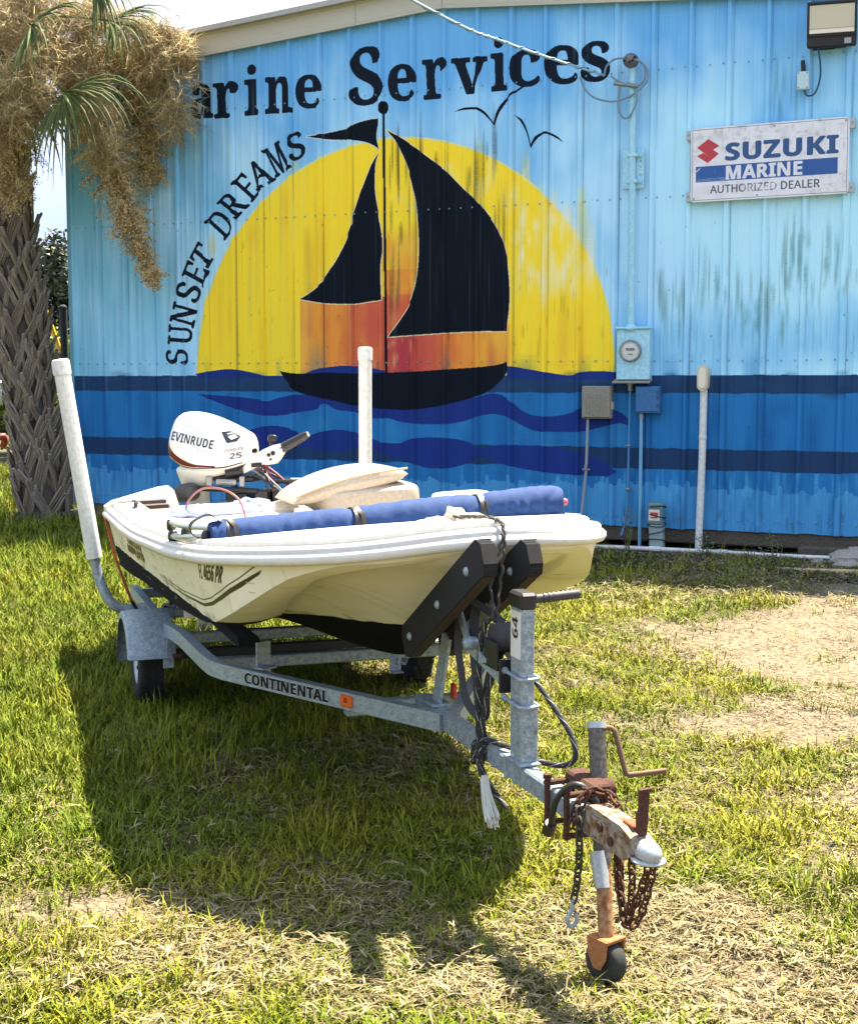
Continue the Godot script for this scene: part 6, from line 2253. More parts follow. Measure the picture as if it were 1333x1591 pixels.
func pillow(mb: MB, x: Transform3D, size: Vector3, e := 0.4, seg := 14, lump := 0.0, seed_ := 0) -> void:
	var rows := []
	var f := func(v: float, p: float) -> float:
		return signf(v) * pow(absf(v), p)
	for i in seg + 1:
		var a := PI * i / seg - PI / 2
		var row := []
		for k in seg * 2 + 1:
			var b := -TAU * k / (seg * 2)
			var p := Vector3(f.call(cos(a), e) * f.call(cos(b), e), f.call(sin(a), e), f.call(cos(a), e) * f.call(sin(b), e)) * size * 0.5
			if lump > 0.0:
				p += p.normalized() * lump * n_fine.get_noise_3d(p.x * 9.0 + seed_, p.y * 9.0, p.z * 9.0)
			row.append(x * p)
		rows.append(row)
	mb.grid(rows)

func build_boat() -> void:
	var t := thing("skiff", "cream and white fibreglass skiff with a black bottom and FL 4656 PR on its side", "boat", B * Transform3D(Basis(), P(-0.66, 0.85, 0)) * Transform3D(Basis(Vector3.BACK, 2.1 * DEG), Vector3.ZERO) * Transform3D(Basis(), -P(-0.66, 0.85, 0)))
	var hm := plain("hull_gelcoat", Color.WHITE, 0.36)
	hm.albedo_texture = hull_picture()
	hm.texture_repeat = false
	hm.metallic_specular = 0.25
	hm.roughness = 1.0
	hm.roughness_texture = hull_gloss()
	var white := mottled("deck_gelcoat", [[0.0, hexc("c4bfb2")], [0.5, hexc("d2cec4")], [1.0, hexc("dad7ce")]], 1.6, 0.35, 0.0, 0.0, 0.03, 131)
	var st := stations()
	var mb := MB.new()
	for s in [-1.0, 1.0]:
		var side := []
		var side_uv := []
		var bottom := []
		var bottom_uv := []
		for d in st:
			var g := half_beam(d)
			var ys := sheer(d)
			var c := minf(table(LINES, d, 2), g)
			var yc := minf(table(LINES, d, 3), ys - 0.003)
			var i_ := minf(table(LINES, d, 4), c * 0.97)
			var yi := table(LINES, d, 5)
			var yk := table(LINES, d, 6)
			var to_uv := func(p: Vector3) -> Vector2:
				return Vector2(-p.z / 5.4, (1.15 - clampf(p.y, 0.405, 1.145)) / 0.75 * 0.5 + (0.5 if s > 0.0 else 0.0))
			var r1 := []
			var u1 := []
			for k in 9:
				var q := k / 8.0
				var flare := 0.012 * sin(PI * q)
				var p := P(s * (lerpf(g, c, q) - flare * clampf((g - c) * 8.0, 0.2, 1.0)), lerpf(ys + 0.01, yc, q), d)
				r1.append(p)
				u1.append(to_uv.call(p))
			var r2 := []
			var u2 := []
			var belly := 0.022 * exp(-pow((d - 1.95) / 0.35, 2.0))
			var hollow := 0.02 * exp(-pow((d - 1.75) / 0.38, 2.0)) + 0.006
			for k in 18:
				var p: Vector3
				if k < 6:
					var q := k / 6.0
					p = P(s * lerpf(c, i_, q), lerpf(yc, yi, q) - belly * sin(PI * q), d)
				else:
					var q: float = (k - 6) / 11.0 if k > 7 else 0.03 * (k - 6)
					var soft: float = q * q * (3.0 - 2.0 * q) * 0.5 + q * 0.5
					p = P(s * lerpf(i_, 0.0, q), lerpf(yi, yk, soft) + hollow * sin(PI * q) * (1.0 - q) + (0.034 * exp(-pow((d - 1.72) / 0.36, 2.0)) * (1.0 - q) * (1.0 if k > 6 else 0.0)), d)
				r2.append(p)
				u2.append(to_uv.call(p))
			side.append(r1)
			side_uv.append(u1)
			bottom.append(r2)
			bottom_uv.append(u2)
		mb.grid(side, s > 0.0, side_uv)
		mb.grid(bottom, s > 0.0, bottom_uv)
	# transom
	var tr := []
	for q in [[-0.72, 0.785], [-0.664, 0.49], [-0.44, 0.48], [0.0, 0.465], [0.44, 0.48], [0.664, 0.49], [0.72, 0.785]]:
		tr.append(P(q[0], q[1], 5.2))
	var tuv := []
	for p in tr:
		tuv.append(Vector2(-p.z / 5.4, (1.15 - p.y) / 0.75 * 0.5))
	mb.poly(tr, tuv)
	part("hull", mb, hm, t)
	# rubbing strake and gunwale, one moulding round the boat
	var loop := []
	for i in range(st.size() - 1, -1, -1):
		loop.append(Vector2(-half_beam(st[i]), st[i]))
	for i in range(1, st.size()):
		loop.append(Vector2(half_beam(st[i]), st[i]))
	var prof := [Vector2(-0.012, 0.004), Vector2(0.002, -0.006), Vector2(0.020, -0.004), Vector2(0.028, 0.008), Vector2(0.027, 0.022), Vector2(0.018, 0.030), Vector2(0.011, 0.032), Vector2(0.010, 0.035), Vector2(0.011, 0.044), Vector2(0.005, 0.051), Vector2(-0.014, 0.054), Vector2(-0.030, 0.054), Vector2(-0.031, 0.057), Vector2(-0.029, 0.066), Vector2(-0.036, 0.073), Vector2(-0.075, 0.075)]
	var rows := []
	for i in loop.size():
		var p: Vector2 = loop[i]
		var a: Vector2 = loop[maxi(i - 1, 0)]
		var b: Vector2 = loop[mini(i + 1, loop.size() - 1)]
		var nrm := Vector2(-(b.y - a.y), b.x - a.x).normalized()
		if nrm.dot(p - Vector2(0, 3.2)) < 0.0:
			nrm = -nrm
		var row := []
		for q in prof:
			var pp: Vector2 = p + nrm * q.x
			row.append(P(pp.x, sheer(p.y) + q.y, pp.y))
		rows.append(row)
	mb = MB.new()
	mb.grid(rows, true)
	part("gunwale", mb, white, t)
	# bow deck
	var n_in := func(d: float) -> float:
		return maxf(0.0, half_beam(d) - 0.07)
	mb = MB.new()
	rows = []
	for i in 26:
		var d := lerpf(1.055, 2.75, pow(i / 25.0, 1.3))
		var dd := d
		var row := []
		for k in 13:
			var lat := lerpf(-1.0, 1.0, k / 12.0)
			var hw: float = maxf(half_beam(maxf(d - 0.04, 1.0)) - 0.055, 0.01)
			row.append(P(lat * hw, sheer(dd) + 0.0735 + 0.012 * (1.0 - lat * lat), d))
		rows.append(row)
	mb.grid(rows, true)
	var last: Array = rows[-1]
	rows = [last, []]
	for p in last:
		rows[1].append(Vector3(p.x, 0.58, p.z))
	mb.grid(rows, true)
	part("bow_deck", mb, white, t)
	# side decks, cockpit sides
	for s in [-1.0, 1.0]:
		mb = MB.new()
		rows = []
		for i in 12:
			var d := lerpf(2.7, 5.16, i / 11.0)
			var y := sheer(d) + 0.0735
			rows.append([P(s * 0.665, y, d), P(s * 0.545, y + 0.002, d), P(s * 0.53, y - 0.012, d), P(s * 0.525, 0.58, d)])
		mb.grid(rows, s < 0.0)
		part("side_deck", mb, white, t)
	mb = MB.new()
	mb.at(P(0, 0.575, 3.6), Vector3(1.06, 0.02, 1.9), 0.004)
	part("cockpit_floor", mb, white, t)
	mb = MB.new()
	mb.at(P(0, 0.79, 4.62), Vector3(1.05, 0.03, 0.98), 0.012)
	mb.at(P(0, 0.68, 4.14), Vector3(1.05, 0.2, 0.02), 0.004)
	part("stern_deck", mb, mottled("stern_deck_pinkish", [[0.0, hexc("cdbfb4")], [1.0, hexc("ded6cc")]], 1.4, 0.5, 0.0, 0.0, 0.03, 132), t)
	# raised stern corners either side of the motor well
	for s in [-1.0, 1.0]:
		mb = MB.new()
		var o := PackedVector2Array([Vector2(-0.735, 0.775), Vector2(-0.735, 0.835), Vector2(-0.69, 0.862), Vector2(-0.42, 0.925), Vector2(-0.365, 0.928), Vector2(-0.34, 0.905), Vector2(-0.315, 0.815), Vector2(-0.315, 0.775)])
		if s > 0.0:
			for i in o.size():
				o[i].x = -o[i].x
		mb.prism(Transform3D(Basis(), P(0, 0, 5.19)), o, 0.07)
		part("stern_corner", mb, white, t)
		mb = MB.new()
		for q in [[0.843, 0.525], [0.815, 0.51]]:
			mb.at(P(s * q[1], q[0], 5.149), Vector3(0.27, 0.018, 0.016), 0.003)
		part("dark_slot", mb, plain("slot_brown", hexc("2c1512"), 0.6), t)
	mb = MB.new()
	mb.at(P(0, 0.70, 5.19), Vector3(0.64, 0.22, 0.06), 0.012)
	part("motor_board", mb, white, t)
	# low step moulding beside the stern, cleats
	for s in [-1.0, 1.0]:
		mb = MB.new()
		mb.at(P(s * 0.60, 0.862, 4.82), Vector3(0.022, 0.03, 0.03), 0.004)
		mb.bar(P(s * 0.60, 0.88, 4.73), P(s * 0.60, 0.88, 4.91), 0.018, 0.014, Vector3.UP, 0.005)
		part("cleat", mb, mats["black_plastic"], t)
	mb = MB.new()
	pillow(mb, Transform3D(Basis(Vector3.UP, 0.05), P(0.46, 1.01, 2.42)), Vector3(0.24, 0.085, 0.3), 0.35)
	part("bow_locker_lid", mb, white, t)
	# folding seat
	var vinyl := mottled("cream_vinyl", [[0.0, hexc("9f9180")], [0.6, hexc("ac9e8c")], [1.0, hexc("b8ac9b")]], 3.0, 0.4, 0.0, 0.05, 0.03, 133)
	var seat := Node3D.new()
	seat.name = "seat"
	t.add_child(seat)
	seat.position = Vector3(0, -0.028, 0)
	mb = MB.new()
	mb.tube([P(0.15, 0.58, 3.05), P(0.15, 0.96, 3.05)], 0.04, 12)
	mb.at(P(0.13, 0.955, 3.05), Vector3(0.42, 0.02, 0.38), 0.006)
	part("pedestal", mb, white, seat)
	mb = MB.new()
	pillow(mb, Transform3D(Basis(), P(0.185, 1.03, 3.05)), Vector3(0.47, 0.135, 0.43), 0.42, 16)
	part("seat_cushion", mb, vinyl, seat)
	mb = MB.new()
	rows = []
	for i in 25:
		var q := i / 24.0
		var x := lerpf(-0.165, 0.355, q)
		var y := 1.035 + 0.098 * pow(q, 0.85) + 0.016 * sin(PI * q)
		var half_t := 0.055 * pow(maxf(0.0, sin(PI * clampf(q, 0.0, 1.0))), 0.42)
		var row := []
		for k in 21:
			var a := TAU * k / 20.0
			var cz := signf(cos(a)) * pow(absf(cos(a)), 0.4)
			var cy := signf(sin(a)) * pow(absf(sin(a)), 0.55)
			row.append(P(x, y + cy * half_t, 3.05) + Vector3(0, 0, cz * 0.205 * (0.86 + 0.14 * sin(PI * q))))
		rows.append(row)
	mb.grid(rows, true)
	part("seat_back", mb, vinyl, seat)
	mb = MB.new()
	var pipe := []
	for i in 20:
		var q := i / 19.0
		pipe.append(P(lerpf(-0.15, 0.345, q), 1.062 + 0.098 * pow(q, 0.85) + 0.016 * sin(PI * q), 3.05) + Vector3(0, 0, 0.198))
	mb.tube(pipe, 0.005, 6)
	part("piping", mb, plain("tan_piping", hexc("a68f6c"), 0.6), seat)
	mb = MB.new()
	for dd in [2.86, 3.24]:
		mb.prism(Transform3D(Basis(), P(-0.13, 0.985, dd)), PackedVector2Array([Vector2(-0.05, -0.05), Vector2(0.07, -0.05), Vector2(0.08, 0.0), Vector2(0.02, 0.04), Vector2(-0.03, 0.03)]), 0.01)
	pillow(mb, Transform3D(Basis(), P(-0.16, 0.955, 3.05)), Vector3(0.16, 0.05, 0.36), 0.4)
	part("hinge_plate", mb, white, seat)
	# bow eye
	mb = MB.new()
	var ring := []
	for i in 13:
		var a := TAU * i / 12.0
		ring.append(P(0.0, 0.90 + 0.022 * cos(a), 1.16 - 0.022 * sin(a)))
	mb.tube(ring, 0.006, 6, false)
	part("bow_eye", mb, mats["dull_zinc"], t)

# ---------------------------------------------------------------- outboard motor
func cowl_picture() -> ImageTexture:
	var w := 1024
	var h := 1024
	var im := Image.create(w, h, false, Image.FORMAT_RGBA8)
	im.fill(hexc("e4e2da"))
	dabs(im, 401, 60, Rect2(0, 0, w, h), 40, 160, 30, 90, [hexc("dcd9cf"), hexc("eae8e2")], 0.4)
	for side in 2:
		var y0 := side * 512.0
		# tracing units: the cowling's picture, mapped to forward distance and height
		var px := func(x: float, y: float) -> Vector2:
			var a := (x - 60.0) * 0.000657
			var b := (515.0 - y) * 0.000657
			var u := a / 0.5 * w
			return Vector2(u, y0 + (0.31 - b) / 0.33 * 512.0)
		var tri := func(pts: Array, c: Color) -> void:
			var o := PackedVector2Array()
			for i in range(0, pts.size(), 2):
				o.append(px.call(pts[i], pts[i + 1]))
			fill_poly(im, smooth_outline(o), c)
		tri.call([100, 165, 82, 240, 92, 320, 150, 400, 240, 455, 340, 490, 520, 500, 520, 512, 300, 512, 200, 492, 115, 438, 60, 380, 50, 330, 66, 250], hexc("5a1220"))
		tri.call([50, 372, 120, 446, 205, 498, 300, 516, 450, 514, 600, 504, 740, 468, 745, 476, 600, 515, 450, 524, 300, 526, 200, 508, 115, 456, 50, 385], hexc("1a1416"))
		tri.call([125, 150, 300, 190, 480, 260, 600, 300, 600, 303, 480, 264, 300, 194, 125, 154], hexc("b5b2a8"))
		var grey := hexc("3c4046")
		var put := func(s: String, kind: String, o: Vector2, a: Vector2, b: Vector2, c: Color, fat: float) -> void:
			if side == 0:
				draw_text(im, s, kind, px.call(o.x, o.y), px.call(o.x + a.x, o.y + a.y) - px.call(o.x, o.y), px.call(o.x + b.x, o.y + b.y) - px.call(o.x, o.y), c, fat)
			else:
				var p := o + a
				draw_text(im, s, kind, px.call(p.x, p.y), px.call(o.x, o.y) - px.call(p.x, p.y), px.call(p.x + b.x, p.y + b.y) - px.call(p.x, p.y), c, fat)
		put.call("EVINRUDE", "sans_bold", Vector2(126, 292), Vector2(382, 72), Vector2(14, -68), grey, 2.0)
		put.call("E-TEC", "sans", Vector2(372, 384), Vector2(138, 14), Vector2(5, -20), hexc("9a9890"), 0.6)
		put.call("EVINRUDE", "sans_bold", Vector2(612, 392), Vector2(142, -24), Vector2(4, -26), hexc("6a6a6a"), 0.6)
		put.call("25", "sans_bold", Vector2(650, 444), Vector2(94, -12), Vector2(4, -46), grey, 1.5)
		for q in [[[568, 226, 655, 214, 728, 262, 706, 302, 628, 316], hexc("1b1c1f")], [[628, 262, 672, 246, 704, 268, 660, 290], hexc("d8d8d4")], [[612, 238, 650, 230, 664, 240, 624, 250], hexc("8d8f90")]]:
			var o := PackedVector2Array()
			for i in range(0, q[0].size(), 2):
				o.append(px.call(q[0][i], q[0][i + 1]))
			fill_poly(im, o, q[1])
	return ImageTexture.create_from_image(im)

func build_outboard() -> void:
	var x := B * Transform3D(Basis(Vector3.UP, 57.0 * DEG).scaled(Vector3(1.07, 1.11, 1.07)), P(0.0, 1.035, 5.36))
	var t := thing("outboard_motor", "white and maroon outboard motor with EVINRUDE lettering, turned on the stern", "outboard motor", x)
	# local axes: forward is +z; back of the cowling at -0.36
	var z0 := -0.31
	var shell := plain("cowling_paint", Color.WHITE, 0.25)
	shell.albedo_texture = cowl_picture()
	shell.texture_repeat = false
	shell.clearcoat_enabled = true
	shell.clearcoat = 0.4
	shell.clearcoat_roughness = 0.15
	var tops := [[0.0, 0.11, 0.06], [0.01, 0.17, 0.045], [0.025, 0.215, 0.035], [0.045, 0.262, 0.025], [0.065, 0.28, 0.012], [0.09, 0.292, -0.002], [0.158, 0.291, -0.02], [0.256, 0.266, -0.022], [0.355, 0.227, -0.014], [0.43, 0.192, 0.008], [0.462, 0.172, 0.025], [0.474, 0.14, 0.045], [0.479, 0.10, 0.075]]
	var wide := [[0.0, 0.06], [0.006, 0.095], [0.018, 0.12], [0.045, 0.143], [0.12, 0.155], [0.25, 0.16], [0.36, 0.15], [0.43, 0.13], [0.462, 0.105], [0.474, 0.075], [0.479, 0.04]]
	var rows := []
	var uvs := []
	var rows2 := []
	var uvs2 := []
	for i in 31:
		var q := 0.5 - 0.5 * cos(PI * i / 30.0)
		var a := 0.479 * q
		var yt := table(tops, a, 1)
		var yb := table(tops, a, 2)
		var w := table(wide, a, 1)
		for sgn in [-1.0, 1.0]:
			var row := []
			var ur := []
			for k in 15:
				var th := PI * k / 14.0 - PI / 2
				var cx := pow(cos(th) if absf(cos(th)) > 1e-4 else 0.0, 0.6 if th > 0.0 else 0.22)
				var cy := signf(sin(th)) * pow(absf(sin(th)), 0.8)
				var y := (yt + yb) * 0.5 + cy * (yt - yb) * 0.5
				row.append(Vector3(sgn * w * cx * (1.0 - 0.16 * clampf(cy, 0.0, 1.0)), y, z0 + a))
				ur.append(Vector2(a / 0.5, ((0.31 - y) / 0.33) * 0.5 + (0.0 if sgn < 0.0 else 0.5)))
			if sgn < 0.0:
				rows.append(row)
				uvs.append(ur)
			else:
				rows2.append(row)
				uvs2.append(ur)
	var mb := MB.new()
	mb.grid(rows, false, uvs)
	mb.grid(rows2, true, uvs2)
	part("cowling", mb, shell, t)
	# lower cowling and leg
	var cream := mottled("lower_cowl_paint", [[0.0, hexc("d6d2c6")], [1.0, hexc("e4e1d8")]], 3.0, 0.3, 0.0, 0.0, 0.03, 141)
	mb = MB.new()
	rows = []
	for q in [[0.01, 0.06, 0.38, 0.08], [-0.008, 0.03, 0.42, 0.11], [-0.02, 0.022, 0.41, 0.118], [-0.035, 0.026, 0.36, 0.112], [-0.055, 0.034, 0.29, 0.10], [-0.085, 0.045, 0.225, 0.08], [-0.13, 0.063, 0.195, 0.062], [-0.20, 0.085, 0.20, 0.055], [-0.45, 0.10, 0.19, 0.045], [-0.62, 0.10, 0.21, 0.035]]:
		var row := []
		for k in 25:
			var a := TAU * k / 24.0
			var c := signf(cos(a)) * pow(absf(cos(a)), 0.7)
			var s := signf(sin(a)) * pow(absf(sin(a)), 0.7)
			row.append(Vector3(c * q[3], q[0], z0 + (q[1] + q[2]) * 0.5 + s * (q[2] - q[1]) * 0.5))
		rows.append(row)
	mb.grid(rows)
	part("midsection", mb, cream, t)
	mb = MB.new()
	mb.at(Vector3(0, -0.62, z0 + 0.13), Vector3(0.2, 0.01, 0.34), 0.004)
	mb.ball(Vector3(0, -0.78, z0 + 0.16), Vector3(0.045, 0.05, 0.19), 10)
	mb.at(Vector3(0, -0.70, z0 + 0.16), Vector3(0.035, 0.18, 0.16), 0.01)
	mb.at(Vector3(0, -0.88, z0 + 0.17), Vector3(0.012, 0.14, 0.1), 0.004)
	part("gearcase", mb, cream, t)
	mb = MB.new()
	for k in 3:
		mb.box(Transform3D(Basis(Vector3.BACK, TAU * k / 3.0) * Basis(Vector3.UP, 0.5), Vector3(0, -0.78, z0 - 0.05) + Basis(Vector3.BACK, TAU * k / 3.0) * Vector3(0, 0.07, 0)), Vector3(0.07, 0.11, 0.006), 0.002)
	mb.tube([Vector3(0, -0.78, z0 - 0.09), Vector3(0, -0.78, z0)], [0.02, 0.035], 12)
	part("propeller", mb, mats["black_plastic"], t)
	# clamp bracket and swivel under the cowling
	var dark: StandardMaterial3D = mats["winch_black"]
	var silver := mottled("cast_aluminium", [[0.0, hexc("7d7f80")], [1.0, hexc("b4b4b2")]], 9.0, 0.45, 0.4, 0.0, 0.04, 142)
	mb = MB.new()
	mb.at(Vector3(0, -0.062, z0 + 0.38), Vector3(0.17, 0.03, 0.24), 0.008)
	mb.at(Vector3(0, -0.16, z0 + 0.40), Vector3(0.16, 0.06, 0.14), 0.012)
	mb.at(Vector3(-0.05, -0.075, z0 + 0.30), Vector3(0.06, 0.05, 0.05), 0.01)
	part("swivel_bracket", mb, dark, t)
	mb = MB.new()
	mb.at(Vector3(-0.1, -0.075, z0 + 0.25), Vector3(0.03, 0.055, 0.035), 0.006)
	mb.at(Vector3(-0.1, -0.078, z0 + 0.35), Vector3(0.022, 0.03, 0.12), 0.006)
	mb.at(Vector3(-0.105, -0.078, z0 + 0.35), Vector3(0.024, 0.014, 0.08), 0.004)
	mb.at(Vector3(-0.09, -0.075, z0 + 0.44), Vector3(0.03, 0.06, 0.03), 0.006)
	part("clamp_rail", mb, silver, t)
	mb = MB.new()
	mb.tube([Vector3(-0.11, -0.112, z0 + 0.17), Vector3(-0.11, -0.122, z0 + 0.54)], 0.016, 10)
	mb.at(Vector3(-0.09, -0.12, z0 + 0.395), Vector3(0.04, 0.06, 0.03), 0.01)
	part("tilt_tube", mb, dark, t)
	mb = MB.new()
	mb.at(Vector3(-0.06, -0.165, z0 + 0.555), Vector3(0.12, 0.10, 0.075), 0.01)
	mb.at(Vector3(-0.02, -0.15, z0 + 0.62), Vector3(0.10, 0.09, 0.05), 0.014)
	part("control_box", mb, plain("box_black", hexc("151517"), 0.4), t)
	mb = MB.new()
	pillow(mb, Transform3D(Basis(Vector3.RIGHT, -0.2), Vector3(-0.14, -0.135, z0 + 0.13)), Vector3(0.13, 0.10, 0.14), 0.7)
	part("tilt_grip", mb, mats["dark_rubber_grip"], t)
	# tiller
	mb = MB.new()
	mb.prism(Transform3D(Basis(Vector3.BACK, Vector3.UP, Vector3.LEFT), Vector3(-0.05, 0, z0)), PackedVector2Array([Vector2(0.425, -0.035), Vector2(0.44, 0.0), Vector2(0.49, 0.055), Vector2(0.56, 0.098), Vector2(0.62, 0.122), Vector2(0.655, 0.128), Vector2(0.665, 0.11), Vector2(0.672, 0.085), Vector2(0.65, 0.05), Vector2(0.625, 0.022), Vector2(0.585, 0.016), Vector2(0.545, 0.02), Vector2(0.50, -0.005), Vector2(0.45, -0.03)]), 0.052)
	part("tiller_arm", mb, cream, t)
	mb = MB.new()
	mb.tube([Vector3(-0.05, 0.104, z0 + 0.655), Vector3(-0.05, 0.114, z0 + 0.68), Vector3(-0.05, 0.165, z0 + 0.78), Vector3(-0.05, 0.178, z0 + 0.806)], [0.027, 0.026, 0.023, 0.019], 14)
	for k in 8:
		var a := Vector3(-0.05, 0.116 + 0.0062 * k, z0 + 0.685 + 0.0125 * k)
		mb.tube([a, a + Vector3(0, 0.0022, 0.0045)], 0.0275 - 0.0005 * k, 14)
	part("tiller_grip", mb, mats["black_plastic"], t)
	mb = MB.new()
	mb.tube([Vector3(-0.05, 0.1785, z0 + 0.807), Vector3(-0.05, 0.181, z0 + 0.812)], 0.015, 12)
	part("grip_end", mb, silver, t)
	mb = MB.new()
	mb.tube([Vector3(-0.085, -0.028, z0 + 0.35), Vector3(-0.085, -0.015, z0 + 0.44)], [0.033, 0.026], 14)
	part("tiller_pivot", mb, dark, t)
	for q in [[0.617, 0.078, 0.012], [0.592, 0.068, 0.010], [0.603, 0.045, 0.006]]:
		mb = MB.new()
		mb.lathe(Transform3D(Basis(Vector3.BACK, PI / 2), Vector3(-0.076, q[1], z0 + q[0])), [Vector2(q[2], -0.002), Vector2(q[2], 0.006), Vector2(0, 0.007)], 14)
		part("tiller_button", mb, dark, t)
	mb = MB.new()
	mb.strap([Vector3(-0.078, 0.012, z0 + 0.49), Vector3(-0.078, 0.018, z0 + 0.55)], 0.004, 0.022, Vector3.LEFT)
	part("tiller_insert", mb, dark, t)
	mb = MB.new()
	mb.tube([Vector3(0.06, 0.02, z0 + 0.54), Vector3(0.06, 0.13, z0 + 0.555)], 0.011, 8)
	pillow(mb, Transform3D(Basis(), Vector3(0.06, 0.15, z0 + 0.562)), Vector3(0.035, 0.04, 0.055), 0.6, 8)
	part("shift_lever", mb, mats["black_plastic"], t)
	# hoses and wires at the front
	var r := RandomNumberGenerator.new()
	r.seed = 77
	for k in 9:
		mb = MB.new()
		var a := Vector3(r.randf_range(-0.08, 0.05), -0.04 + r.randf_range(-0.02, 0.03), z0 + 0.46 + r.randf_range(-0.03, 0.03))
		var b := Vector3(r.randf_range(-0.1, 0.06), -0.12 + r.randf_range(-0.05, 0.02), z0 + r.randf_range(0.5, 0.74))
		mb.tube(curve([a, a + Vector3(0, 0.02, 0.05), a.lerp(b, 0.6) + Vector3(0, 0.03 * r.randf(), 0.02), b], 5), r.randf_range(0.004, 0.008), 6)
		part("hose", mb, [mats["black_plastic"], plain("wire_red", hexc("6e2a28"), 0.5), plain("hose_grey", hexc("76777a"), 0.5)][k % 3], t)
	mb = MB.new()
	mb.at(Vector3(0.02, -0.075, z0 + 0.68), Vector3(0.10, 0.02, 0.14), 0.006)
	part("wire_tray", mb, dark, t)

# ---------------------------------------------------------------- what lies on the boat
func build_gear() -> void:
	var cloth := mottled("blue_canvas", [[0.0, hexc("0b2a54")], [0.5, hexc("0f3468")], [1.0, hexc("153f78")]], 2.4, 0.85, 0.0, 0.0, 0.03, 151)
	var black: StandardMaterial3D = mats["black_plastic"]
	var alu := plain("frame_tube", hexc("b9bfae"), 0.3, 0.6)
	# rolled sun top
	var t := thing("rolled_sunshade", "rolled blue canvas boat top strapped across the bow deck", "boat cover", B)
	var axis := curve([P(-0.655, 0.985, 2.08), P(-0.35, 1.0, 2.09), P(0.0, 1.022, 2.08), P(0.35, 1.047, 2.07), P(0.6, 1.07, 2.055), P(0.70, 1.066, 2.05)], 26)
	var f := noise(1.0, 152, FastNoiseLite.TYPE_SIMPLEX_SMOOTH, 2)
	var f2 := noise(1.0, 158, FastNoiseLite.TYPE_SIMPLEX_SMOOTH, 2)
	var mb := MB.new()
	var rows := []
	var count := axis.size()
	var side := 40
	for i in count:
		var q := float(i) / (count - 1)
		var d: Vector3 = (axis[mini(i + 1, count - 1)] - axis[maxi(i - 1, 0)]).normalized()
		var s := d.cross(Vector3.UP).normalized()
		var u := s.cross(d)
		var lat: float = axis[i].x
		var pinch := 0.0
		for sp in [-0.125, 0.36]:
			pinch += exp(-pow((lat - sp) / 0.03, 2.0)) * 0.011
		var base := lerpf(0.063, 0.073, smoothstep(-0.6, 0.4, lat))
		base *= 1.0 - 0.75 * pow(smoothstep(0.93, 1.0, q), 2.0)
		base *= 0.9 + 0.1 * smoothstep(0.0, 0.04, q)
		var row := []
		for k in side + 1:
			var a := TAU * (k % side) / side
			var slant := lat + 0.05 * sin(a + 0.8) + 0.02 * cos(a * 2.0)
			var fold := f.get_noise_2d(lat * 1.6, sin(a) * 0.6 + cos(a) * 0.4) * 0.005
			var crease := f2.get_noise_2d(slant * 14.0, 3.0 + 0.35 * sin(a))
			fold += (0.003 - 0.013 * absf(crease)) * (0.25 + 0.75 * maxf(0.0, cos(a - 0.35)))
			var hang := 0.012 * maxf(0.0, -sin(a)) * (1.0 + 0.5 * f.get_noise_1d(lat * 12.0))
			var rr := base - pinch + fold
			row.append(axis[i] + s * cos(a) * rr * 1.02 + u * (sin(a) * rr - hang))
		rows.append(row)
	mb.grid(rows, true)
	var cap_a: Array = rows[0].slice(0, side)
	mb.polyo(cap_a, axis[5])
	part("canvas", mb, cloth, t)
	for sp in [-0.125, 0.36, -0.60]:
		mb = MB.new()
		var best := 0
		for i in count:
			if absf(axis[i].x - sp) < absf(axis[best].x - sp):
				best = i
		var loop := []
		for k in 25:
			var a := TAU * k / 24.0
			loop.append(axis[best] + Vector3(0.004 * sin(a * 2.0), sin(a) * lerpf(0.062, 0.068, (sp + 0.6)) - 0.010 * maxf(0.0, -sin(a)), cos(a) * lerpf(0.063, 0.069, (sp + 0.6))))
		mb.strap(loop, 0.022, 0.003, Vector3.RIGHT)
		mb.strap([axis[best] + Vector3(0.004, 0.066, 0.02), axis[best] + Vector3(0.022, 0.042, 0.060), axis[best] + Vector3(0.03, -0.03, 0.074), axis[best] + Vector3(0.034, -0.07, 0.072)], 0.018, 0.003, Vector3.RIGHT)
		part("binding_strap", mb, black, t)
	mb = MB.new()
	pillow(mb, Transform3D(Basis(), P(0.712, 1.078, 2.045)), Vector3(0.03, 0.03, 0.035), 0.8, 8)
	part("pink_tie", mb, plain("pink_cord", hexc("c85a78"), 0.7), t)
	# frame tubes folded beside it
	for q in [[P(-0.60, 1.015, 2.06), P(-0.70, 1.0, 2.35), P(-0.70, 0.975, 2.74)], [P(-0.60, 0.99, 2.08), P(-0.705, 0.965, 2.3), P(-0.70, 0.925, 2.70)], [P(-0.60, 0.965, 2.06), P(-0.66, 0.945, 2.22), P(-0.665, 0.93, 2.5)]]:
		mb = MB.new()
		mb.tube(curve(q, 5), 0.0125, 10)
		part("frame_tube", mb, alu, t)
	for q in [P(-0.70, 0.965, 2.75), P(-0.70, 0.925, 2.71), P(-0.70, 0.97, 2.36), P(-0.665, 0.93, 2.5), P(-0.66, 0.955, 2.14), P(-0.665, 0.985, 2.1)]:
		mb = MB.new()
		pillow(mb, Transform3D(Basis(Vector3.UP, 0.4), q), Vector3(0.036, 0.05, 0.036), 0.6, 8)
		part("tube_fitting", mb, black, t)
	mb = MB.new()
	mb.strap(curve([P(-0.62, 1.04, 2.05), P(-0.66, 1.065, 2.1), P(-0.71, 1.03, 2.16), P(-0.70, 0.985, 2.2), P(-0.66, 0.97, 2.16)], 5), 0.03, 0.004, Vector3.BACK)
	part("velcro_loop", mb, black, t)
